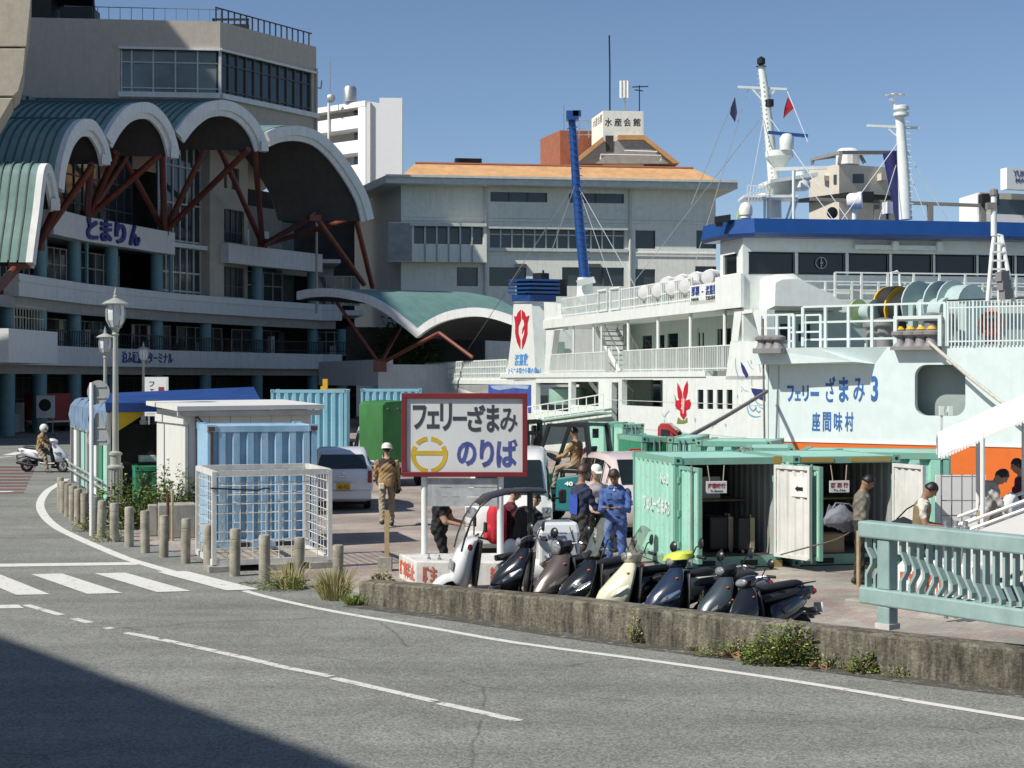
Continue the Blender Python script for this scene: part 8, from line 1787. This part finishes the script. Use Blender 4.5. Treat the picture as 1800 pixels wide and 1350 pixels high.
# ---------------------------------------------------------------- people
skin = mat('skin', (.42,.25,.17), .55, var=.06); skind = mat('skin_tanned', (.30,.165,.10), .55, var=.06); hairb = mat('hair_black', (.012,.010,.009), .5, var=.3, scale=30); hairn = mat('hair_brown', (.05,.03,.02), .5, var=.3, scale=30); eyem = mat('eye_dark', (.02,.015,.012), .3); lipm = mat('lips', (.26,.10,.085), .6)
def cloth(n, c, **k): return mat(n, c, .85, var=.14, scale=7, bump=.35, bscale=26, **k)
def person(label, loc, rz, H=1.70, lean=0., head=0., turn=0., aL=(0,.12,.2,0), aR=(0,.12,.2,0), lL=(0,0), lR=(0,0), top=None, bot=None, shoe=None, sk=None, bare=False, hair='short', hairm=None, seat=None, bulk=1., yoke=None, glove=None, hip=0.):
    sk = sk or skin; t = thing('person', label, 'person', loc, rz); k = H/1.70
    hz = .90*k if seat is None else seat
    S = Vector((math.sin(lean), 0, math.cos(lean))); F = Vector((math.cos(lean), 0, -math.sin(lean))); Y = Vector((0, 1, 0)); h0 = Vector((0, 0, hz))
    prim = []                                           # (a, b, ra, rb, material index)
    mats = [sk, top, bot, shoe, yoke or top, glove or sk]
    mb = MB()
    def cap(a, b, ra, rb, mi, n=12):
        a, b = Vector(a), Vector(b); d = (b-a); l = d.length; d = d.normalized(); prim.append((a, b, ra, rb, mi))
        prof = [(ra*math.cos(x), -ra*math.sin(x)) for x in (1.4, 1.0, .5)]+[(ra, 0), (rb, l)]+[(rb*math.cos(x), l+rb*math.sin(x)) for x in (.5, 1.0, 1.4)]
        mb.lathe(a, prof, n, axis=d)
    def ell(c, r, mi, rot=None): mb.ball(c, r, 14, 10, rot=rot); prim.append((Vector(c), Vector(c)+Vector((0,0,.001)), min(r)*1.0, min(r), mi))
    # torso
    rings = []; tl = .50*k
    for f, w, d in ((-.10,.150,.10),(0,.165,.115),(.18,.155,.105),(.45,.150,.105),(.70,.170,.118),(.86,.165,.105),(.97,.11,.075),(1.04,.06,.055)):
        c = h0+S*(tl*f); rings.append([c+Y*(w*k*bulk*math.copysign(abs(math.cos(a))**.85, math.cos(a)))+F*(d*k*bulk*math.copysign(abs(math.sin(a))**.85, math.sin(a))) for a in [2*PI*i/18 for i in range(18)]])
    mb.loft(rings); waist = h0+S*tl*.10
    prim.append((h0-S*.05, h0+S*tl*.06, .13, .13, 2)); prim.append((h0+S*tl*.22, h0+S*tl*.62, .13, .14, 1)); prim.append((h0+S*tl*.80+Y*.1, h0+S*tl*.80-Y*.1, .10, .10, 4))
    nb_ = h0+S*tl*.98; hd = S*math.cos(head)+F*math.sin(head); hf = F*math.cos(head)-S*math.sin(head)
    hf = (hf*math.cos(turn)+Y*math.sin(turn)).normalized(); hs = hd.cross(hf).normalized()
    cap(nb_-S*.02, nb_+(S*.5+hd*.5)*.10*k, .056*k, .052*k, 0)
    hc = nb_+S*.06*k+hd*.135*k+hf*.018*k
    rotm = Matrix((hf, hs, hd)).transposed().to_quaternion()
    ell(hc, (.095*k, .076*k, .112*k), 0, rotm); prim[-1] = (hc-hd*.03, hc+hd*.03, .09*k, .09*k, 0)
    mb.ball(hc-hd*.062*k+hf*.030*k, (.062*k,.056*k,.055*k), 10, 8, rot=rotm)      # jaw
    cap(hc+hf*.088*k+hd*.012*k, hc+hf*.108*k-hd*.022*k, .010*k, .015*k, 0, 8)      # nose
    for s in (-1, 1): mb.ball(hc+hs*s*.078*k-hf*.005, (.018*k,.010*k,.030*k), 8, 6, rot=rotm)
    # arms
    hands = []
    for s, A in ((1, aL), (-1, aR)):
        p, ab, e, inn = A; sh = h0+S*tl*.815+Y*(s*.176*k*bulk); p -= lean*.5
        d1 = Vector((math.sin(p)*math.cos(ab), s*math.sin(ab), -math.cos(p)*math.cos(ab))); el = sh+d1*.285*k
        d2 = Vector((math.sin(p+e), -s*math.sin(inn)+s*math.sin(ab)*.4, -math.cos(p+e))).normalized(); wr = el+d2*.245*k
        cap(sh, el, .057*k*bulk, .046*k*bulk, 1 if not bare else 4)
        if bare: prim[-1] = (sh, sh.lerp(el,.55), .062*k, .056*k, 1); prim.append((sh.lerp(el,.62), el, .05*k, .045*k, 0))
        cap(el, wr, .044*k*(bulk if not bare else .95), .031*k if bare else .037*k, 0 if bare else 1)
        hands.append((wr, d2, s))
    # legs
    foot = []
    for s, (p, kn) in ((1, lL), (-1, lR)):
        hp = h0+Y*(s*.092*k)-Vector((0,0,.03)); d1 = Vector((math.sin(p), s*.03+ (s*.10 if seat else 0), -math.cos(p))).normalized(); kp = hp+d1*.415*k; d2 = Vector((math.sin(p-kn), 0, -math.cos(p-kn))); an = kp+d2*.40*k
        cap(hp, kp, .092*k, .066*k, 2); cap(kp, an, .066*k, .052*k, 2)
        fd = Vector((math.cos((p-kn)*.6), s*.12, math.sin((p-kn)*.6)*-.0)).normalized(); hl = an-Vector((0,0,.035*k)); cap(hl-fd*.045*k, hl+fd*.14*k-Vector((0,0,.015)), .047*k, .038*k, 3); foot.append(min(hl.z-.055*k, kp.z-.07*k if kn > 1.3 else 9))
    dz = -min(foot) if seat is None else 0
    me = bpy.data.meshes.new('p'); bm = bmesh.new(); vs = [bm.verts.new(v) for v in mb.V]
    for f in mb.F:
        try: bm.faces.new([vs[i] for i in f])
        except ValueError: pass
    bmesh.ops.recalc_face_normals(bm, faces=bm.faces); bm.to_mesh(me); bm.free()
    tmp = bpy.data.objects.new('p', me); COL.objects.link(tmp); rmod = tmp.modifiers.new('r', 'REMESH'); rmod.mode = 'VOXEL'; rmod.voxel_size = .013
    sm = tmp.modifiers.new('s', 'SMOOTH'); sm.factor = .5; sm.iterations = 3
    body = bpy.data.meshes.new_from_object(tmp.evaluated_get(bpy.context.evaluated_depsgraph_get())); bpy.data.objects.remove(tmp); bpy.data.meshes.remove(me); body.name = 'body'
    n = len(body.vertices); co = np.empty(n*3); body.vertices.foreach_get('co', co); co = co.reshape(-1, 3)
    best = np.full(n, 1e9); lab = np.zeros(n, int)
    for a, b, ra, rb, mi in prim:
        a_, b_ = np.array(a), np.array(b); d = b_-a_; tt = np.clip(((co-a_)@d)/max(1e-9, d@d), 0, 1); dist = np.linalg.norm(co-(a_+tt[:, None]*d), axis=1)-(ra+(rb-ra)*tt)
        m = dist < best; best[m] = dist[m]; lab[m] = mi
    nm = np.empty(n*3); body.vertices.foreach_get('normal', nm); nm = nm.reshape(-1, 3)
    c = (lab > 0) & (lab != 3) & (lab != 5); ph = random.uniform(0, 6)
    fold = .009*np.sin(co[:, 2]*46+co[:, 0]*30+co[:, 1]*22+ph)*np.sin(co[:, 2]*19+co[:, 1]*37+ph*2)+.006*np.sin(co[:, 0]*50-co[:, 2]*33+ph); co[c] += nm[c]*fold[c, None]
    jut = np.zeros(n); co[:, 2] += dz
    body.vertices.foreach_set('co', co.reshape(-1)); body.update()
    fl = np.array([np.bincount(lab[list(p.vertices)], minlength=6).argmax() for p in body.polygons])
    body.materials.clear()
    for m in mats: body.materials.append(m)
    body.polygons.foreach_set('material_index', fl.astype(np.int32)); body.polygons.foreach_set('use_smooth', [True]*len(body.polygons))
    # hands joined into the body mesh
    bm = bmesh.new(); bm.from_mesh(body); hb = MB(); Z = Vector((0, 0, dz))
    for wr, d, s in hands:
        u = d.cross(Y).normalized(); pn = u*1.0; w = d.cross(pn).normalized(); w = w if w.dot(Vector((1,0,.3))) > 0 else -w
        q = wr+Z
        hb.loft([[q+d*x+w*(a*ww)+pn*(b*.015*k) for a, b in ((-1,-.6),(-.4,-1),(.4,-1),(1,-.6),(1,.6),(.4,1),(-.4,1),(-1,.6))] for x, ww in ((-.02,.024*k),(.02,.034*k),(.06,.040*k),(.085,.038*k))], mi=5)
        for i, (o, l) in enumerate(((-.030,.060),(-.010,.075),(.010,.078),(.029,.068))):
            b0_ = q+d*.082*k+w*o*k; b1 = b0_+(d*.85-pn*s*.0+Vector((.0,-s*.45,0))).normalized()*l*.55*k; b2 = b1+(d*.45+Vector((0,-s*.8,-.1))).normalized()*l*.5*k
            hb.tube([b0_, b1, b2], [.0095*k, .0088*k, .007*k], 6, mi=5)
        th = q+d*.025*k+w*.034*k; hb.tube([th, th+(w*.6+d*.7).normalized()*.035*k, th+(w*.3+d*.9).normalized()*.065*k], [.012*k,.010*k,.008*k], 6, mi=5)
    vs = [bm.verts.new(v) for v in hb.V]
    for f in hb.F:
        nf = bm.faces.new([vs[i] for i in f]); nf.material_index = 5; nf.smooth = True
    bmesh.ops.recalc_face_normals(bm, faces=bm.faces); bm.to_mesh(body); bm.free()
    bo = bpy.data.objects.new('body', body); COL.objects.link(bo); bo.parent = t
    hc = hc+Z
    def hp_(x, y, z): return hc+hf*x*k+hs*y*k+hd*z*k
    for s in (-1, 1): MB().ball(hp_(.087, s*.032, .014), (.012,.013,.007), 8, 6, rot=rotm).build('eye', eyem, t); MB().bar(hp_(.094, s*.016, .034), hp_(.086, s*.05, .036), .006).build('eyebrow', hairm or hairb, t)
    MB().ball(hp_(.085,0,-.060), (.008,.024,.006), 8, 6, rot=rotm).build('mouth', lipm, t)
    if hair in ('short', 'bob'):
        rnd = random.Random(len(label)); m_ = MB(); N, M = 18, 11
        P = []
        for j in range(M+1):
            th = -PI/2+PI*j/M
            for i in range(N): a = 2*PI*i/N; r = 1.09+.035*rnd.uniform(-1,1); P.append(Vector((.098*r*math.cos(th)*math.cos(a), .082*r*math.cos(th)*math.sin(a), .116*r*math.sin(th))))
        lowz = -.035 if hair == 'short' else -.10; fs = []
        for j in range(M):
            for i in range(N):
                f = (j*N+i, j*N+(i+1) % N, (j+1)*N+(i+1) % N, (j+1)*N+i); cc = sum((P[q] for q in f), Vector())/4
                if (cc.x > .035 and cc.z < .055) or cc.z < lowz or (abs(cc.y) > .05 and cc.z < -.01 and cc.x > -.02 and hair == 'short'): continue
                fs.append(f)
        m_.add([hp_(*(p*k)) for p in P], fs); ho = m_.build('hair', hairm or hairb, t, smooth=180)
        so = ho.modifiers.new('thick', 'SOLIDIFY'); so.thickness = .012; so.offset = -1
    elif hair == 'helmet':
        m_ = MB(); rg = [[hp_(rx*math.cos(2*PI*i/20)-.005, ry*math.sin(2*PI*i/20), z) for i in range(20)] for rx, ry, z in ((.155,.125,.02),(.128,.112,.035),(.124,.110,.07),(.105,.095,.115),(.06,.055,.145),(.01,.01,.152))]
        m_.loft(rg); m_.build('helmet', hairm, t, smooth=50); m2 = MB(); m2.tube([hp_(.02,.078,.02), hp_(.03,.065,-.06), hp_(.045,0,-.115), hp_(.03,-.065,-.06), hp_(.02,-.078,.02)], .006, 6); m2.build('chin_strap', blackp, t); m3 = MB(); m3.loft([[hp_(-.06,.085,.02),hp_(-.06,-.085,.02),hp_(-.10,-.05,-.06),hp_(-.10,.05,-.06)],[hp_(-.10,.06,.02),hp_(-.10,-.06,.02),hp_(-.115,-.04,-.06),hp_(-.115,.04,-.06)]]); m3.build('nape_hair', hairb, t)
    elif hair == 'moto':
        m_ = MB(); m_.ball(hp_(-.01,0,.025), (.145,.125,.145), 18, 12, rot=rotm); m_.build('helmet', hairm, t, smooth=60); v_ = MB(); v_.loft([[hp_(.125,y,.045) if abs(y) < .05 else hp_(.09,y,.045) for y in (-.10,-.04,.04,.10)],[hp_(.135,y,-.02) if abs(y) < .05 else hp_(.10,y,-.02) for y in (-.10,-.04,.04,.10)]], caps=False, closed=False); v_.build('visor', blackp, t)
    elif hair == 'cap':
        m_ = MB(); rg = [[hp_(rx*math.cos(2*PI*i/18)-.004, ry*math.sin(2*PI*i/18), z) for i in range(18)] for rx, ry, z in ((.106,.088,.03),(.106,.090,.06),(.09,.078,.105),(.05,.045,.128),(.01,.01,.132))]; m_.loft(rg); m_.prism([hp_(.09,.07,.035), hp_(.165,.045,.02), hp_(.175,0,.022), hp_(.165,-.045,.02), hp_(.09,-.07,.035)], hd*.008); m_.build('cap', hairm, t, smooth=50)
        m2 = MB(); m2.ball(hp_(-.03,0,-.005), (.082,.086,.085), 12, 8, rot=rotm); m2.build('hair', hairb, t)
    return t, hc, dict(S=S, F=F, h0=h0+Z, tl=tl, hands=[(w+Z, d, s) for w, d, s in hands], k=k)
tan = cloth('tan_work_jacket', (.33,.215,.10)); tandk = cloth('dark_brown_yoke', (.035,.026,.022)); khaki = cloth('khaki_trousers', (.30,.245,.165)); boots = mat('dark_boots', (.02,.018,.017), .5); whel = mat('white_helmet', (.72,.71,.60), .3, var=.03, coat=.4)
navyj = cloth('navy_sleeve', (.022,.03,.065)); blj = cloth('royal_blue_cloth', (.03,.075,.36)); cov = cloth('blue_coverall', (.07,.13,.33)); blkc = cloth('black_cloth', (.013,.013,.015)); olv = cloth('grey_olive_shirt', (.17,.155,.12)); drk = cloth('dark_trousers', (.035,.034,.032)); vest = cloth('tan_vest', (.20,.15,.08)); teec = cloth('cream_tee', (.62,.60,.50)); hood = cloth('pale_grey_hoodie', (.40,.38,.35)); mar = cloth('maroon_jacket', (.085,.014,.022)); pnk = cloth('pale_mauve_coat', (.42,.36,.36))
p, hc, d = person('person in white helmet and tan jacket walking away across the paving', G(680,926), R(96), 1.72, lean=.03, head=.12, aL=(.25,.15,1.3,.3), aR=(.05,.14,.25,0), lL=(-.22,.35), lR=(.16,.04), top=tan, bot=khaki, shoe=boots, hair='helmet', hairm=whel, bulk=1.12, yoke=tandk, glove=blackr)
MB().box(-.16,-.09,.05,.17,.80,.93).build('towel', teec, p, bevel=.02); MB().box(-.12,.0,-.235,-.165,.72,.95).build('tool_pouch', blkc, p, bevel=.02)
MB().loft([sring(-.0,.86,.135,.185), sring(-.0,.97,.145,.195), sring(0,1.0,.14,.19)]).build('jacket_hem', tan, p, smooth=50)
p, hc, d = person('person in navy jacket with royal blue back talking beside the cream van', Vector(XY(1020,24.1)+(0,)), R(28), 1.74, lean=.03, head=.18, turn=-.2, aL=(.25,.10,.5,.1), aR=(.45,.12,1.25,.4), top=navyj, bot=drk, shoe=boots, hair='short', hairm=hairn, bulk=1.1, sk=skind)
MB().loft([[Vector((-.128,y*w,z)) for y in (-1,-.6,0,.6,1)] for w, z in ((.11,1.0),(.125,1.15),(.125,1.27),(.105,1.32))]+[[Vector((-.10,y*w,z)) for y in (-1,-.6,0,.6,1)] for w, z in ((.10,1.31),(.10,1.0))], closed=False, caps=False).build('back_panel', blj, p, smooth=60)
p, hc, d = person('person in royal blue coverall looking down at a phone beside the mint container', Vector(XY(1082,24.0)+(0,)), R(-104), 1.72, lean=.05, head=.55, aL=(.32,.10,1.45,.52), aR=(.32,.10,1.45,.52), top=cov, bot=cov, shoe=boots, hair='short', hairm=hairn, bulk=1.08, sk=skind)
for s in (-1, 1):
    c_ = d['h0']+d['S']*.36+d['F']*.128+Vector((0,s*.085,0)); MB().obox(c_, d['F']*.006, (0,.042,0), d['S']*.05).build('chest_pocket', cov, p, bevel=.004); c_ = d['h0']+d['S']*.50+d['F']*.075+Vector((0,s*.045,0)); MB().obox(c_, d['F']*.02+Vector((0,s*.01,0)), (0,.035,0), d['S']*.022+d['F']*-.01).build('collar', cov, p, bevel=.004)
w_ = d['hands'][0][0].lerp(d['hands'][1][0], .5); MB().obox(w_+Vector((.07,0,.02)), (.035,0,.05), (0,.035,0), (-.004,0,.003)).build('phone', blackp, p); MB().loft([sring(0,.945,.118,.168), sring(0,.985,.118,.166)]).build('belt', blkc, p); MB().prism([d['h0']+d['S']*.5+d['F']*.06+Vector((.03,0,-.02)), d['h0']+d['S']*.44+d['F']*.105+Vector((0,.02,0)), d['h0']+d['S']*.44+d['F']*.105+Vector((0,-.02,0))], (.01,0,0)).build('undershirt', teec, p)
person('person in white cap half hidden between the two people in blue', Vector(XY(1046,25.6)+(0,)), R(-75), 1.66, lean=.02, head=.25, aL=(.3,.15,1.2,.4), aR=(.2,.12,1.0,.4), top=pnk, bot=drk, shoe=boots, hair='cap', hairm=white)
p, hc, d = person('person in tan work clothes seated driving the teal forklift', Vector((fkx[0]-.12*math.cos(fh), fkx[1]-.12*math.sin(fh), 0)), fh, 1.68, lean=.05, head=.1, aL=(.65,.1,.7,.2), aR=(.7,.1,.75,.2), lL=(1.40,1.2), lR=(1.35,1.1), top=tan, bot=khaki, shoe=boots, hair='short', hairm=hairb, seat=1.30, sk=skind, bulk=1.12)
rloc = Vector(XY(78,51.6)+(0,)); p, hc, d = person('person in tan clothes and white helmet riding the white scooter', rloc+Vector((-.16*math.cos(rz_), -.16*math.sin(rz_), 0)), rz_, 1.68, lean=.18, head=.05, aL=(.75,.12,.45,.05), aR=(.75,.12,.45,.05), lL=(1.15,1.05), lR=(.75,.55), top=tan, bot=khaki, shoe=boots, hair='moto', hairm=whel, seat=.80, bulk=1.08, glove=blackr)
p, hc, d = person('person in black short sleeved shirt kneeling and handling things under the ferry sign', Vector(XY(772,25.4)+(0,)), R(-12), 1.70, lean=.08, head=.3, aL=(.45,.12,.95,.1), aR=(.55,.12,.85,.2), lL=(.15,1.55), lR=(.3,1.6), top=blkc, bot=blkc, shoe=boots, bare=True, bulk=1.2)
p, hc, d = person('person in maroon top kneeling with a red backpack beneath the sign', Vector(XY(893,25.5)+(0,)), R(20), 1.62, lean=.12, head=.4, aL=(.3,.1,.9,.2), aR=(.3,.1,.9,.2), lL=(.15,1.55), lR=(.3,1.6), top=mar, bot=drk, shoe=boots)
def pack(label, loc, rz, m, s=1.):
    t = thing('backpack', label, 'backpack', loc, rz, None); 
    MB().loft([yring(-.13*s,.25*s,.22*s,.11*s,14,.45), yring(-.08*s,.27*s,.29*s,.145*s,14,.45), yring(.06*s,.28*s,.30*s,.15*s,14,.45), yring(.11*s,.27*s,.27*s,.14*s,14,.5)]).build('bag_body', m, t, smooth=60); MB().loft([yring(-.19*s,.14*s,.09*s,.09*s,14,.5), yring(-.12*s,.15*s,.13*s,.11*s,14,.5)]).build('front_pocket', m, t, smooth=60); MB().tube([(.1*s,0,.5*s),(.06*s,.0,.55*s),(.0,0,.5*s)], .012, 6).build('top_handle', m, t)
    for y in (-.1,.1): MB().tube([(.12*s,y*s,.46*s),(.2*s,y*s,.38*s),(.2*s,y*s,.15*s),(.12*s,y*s,.06*s)], .014, 6).build('strap', blkc, t)
    return t
redbp = cloth('red_backpack_cloth', (.50,.02,.035)); pb = Vector(XY(880,25.45)+(0,))
pack('red backpack worn by the person in maroon under the sign', pb+Vector((-.06,-.10,.42)), R(20), redbp, 1.1)
p, hc, d = person('person in dark jacket kneeling with a black backpack behind the white rear box scooter', Vector(XY(926,25.3)+(0,)), R(45), 1.52, lean=.3, head=.3, aL=(.7,.1,.6,.2), aR=(.6,.1,.6,.2), lL=(.15,1.55), lR=(.3,1.6), top=blkc, bot=drk, shoe=boots)
pack('black backpack with straps on the bent over person behind the scooters', Vector(XY(922,25.0)+(.50,)), R(45), blkc, .95)
bag = mat('plastic_bag_white', (.66,.66,.66), .4, var=.06, bump=.5, bscale=14)
t = MB(); t.ball((0,0,0), (.13,.10,.16), 12, 8); o = t.build('plastic_bag', bag, smooth=70); o.location = Vector(XY(898,24.6)+(.40,)); tag(o, 'white plastic bag lying by the red backpack', 'bag')
# at the open containers
p, hc, d = person('person in grey olive shirt and dark trousers standing before the second container', G(1512,1026), R(-8), 1.66, lean=.06, head=.5, aL=(.1,.12,.35,.1), aR=(.05,.12,.45,.15), lL=(.05,.02), lR=(-.06,.03), top=olv, bot=drk, shoe=boots, sk=skind, bulk=1.12)
t = thing('duffel_bag', 'crumpled grey bag hanging at the back of the olive shirted person', 'bag', Vector(XY(1482,23.5)+(.78,)), R(10)); greyb = mat('grey_bag_cloth', (.17,.18,.20), .7, var=.2, bump=1., bscale=9)
rg = []
for i in range(9):
    f = i/8; r = .19*math.sin(PI*(f*.86+.10)); rg.append([(-.30+.62*f, r*.8*math.cos(a)*(1+.18*math.sin(5*a+i)), .17+.06*math.sin(f*5)+r*math.sin(a)*(1+.2*math.sin(4*a+2*i))) for a in [2*PI*j/16 for j in range(16)]])
MB().loft(rg).build('bag_body', greyb, t, smooth=60); MB().tube([(-.2,0,.3),(-.12,0,.44),(.1,0,.42),(.28,0,.26)], .014, 6).build('strap', greyb, t); MB().prism([(-.30,0,.16),(-.22,0,.42),(-.12,0,.32),(-.15,0,.2)], (0,.03,0)).build('loose_flap', greyb, t)
p, hc, d = person('person in tan vest and cream shirt looking down behind the teal railing', Vector(XY(1616,22.2)+(-.02,)), R(-20), 1.66, lean=.12, head=.55, aL=(.15,.14,1.35,.25), aR=(.25,.14,1.3,.3), lL=(.03,.02), lR=(-.03,.02), top=teec, bot=drk, shoe=boots, bare=True, sk=skind, hair='short')
vr_ = []
for f, w, dd in ((.14,.165,.118),(.4,.162,.118),(.68,.178,.128),(.86,.150,.118),(.95,.11,.085)): 
    c = d['h0']+d['S']*(d['tl']*f); vr_.append([c+Vector((0,1,0))*(w*math.copysign(abs(math.cos(a))**.85, math.cos(a)))+d['F']*(dd*math.copysign(abs(math.sin(a))**.85, math.sin(a))) for a in [2*PI*i/20 for i in range(20)]])
MB().loft(vr_, caps=False).build('vest', vest, p, smooth=60)
t = thing('shoulder_bag', 'black shoulder bag behind the hip of the person in tan vest', 'bag', Vector(XY(1588,22.3)+(.83,)), R(-20)); MB().loft([yring(-.16,.12,.10,.07), yring(0,.14,.15,.09), yring(.16,.12,.10,.07)]).build('bag_body', blkc, t, smooth=60); MB().tube([(-.1,0,.24),(.05,-.02,.4),(.25,.0,.52)], .012, 6).build('strap', blkc, t)
rz2 = W(1745,916,22.6)
p, hc, d = person('person in pale grey hoodie leaning forward on the covered gangway', Vector((rz2.x-.08, 22.75, .16)), R(-15), 1.66, lean=.28, head=.42, aL=(.6,.1,.35,.1), aR=(.75,.12,.25,.1), top=hood, bot=khaki, shoe=boots, hair='short', bulk=1.1)
MB().loft([sring(-.02,1.30,.10,.13), sring(-.05,1.38,.12,.14), sring(-.08,1.43,.09,.11)]).build('hood', hood, p, smooth=60).location = (.13,0,.02)
p, hc, d = person('person in dark maroon jacket on the gangway at the picture edge', Vector((W(1800,900,23.3).x, 23.3, .25)), R(170), 1.64, lean=.08, head=.2, aL=(.5,.12,.7,.1), aR=(.5,.12,.7,.1), top=mar, bot=drk, shoe=boots)
t = MB(); t.ball((0,0,0), (.14,.09,.22), 12, 9); o = t.build('plastic_bag', bag, smooth=70); o.location = W(1777,892,22.5); tag(o, 'white plastic bag held on the gangway between the two people', 'bag')
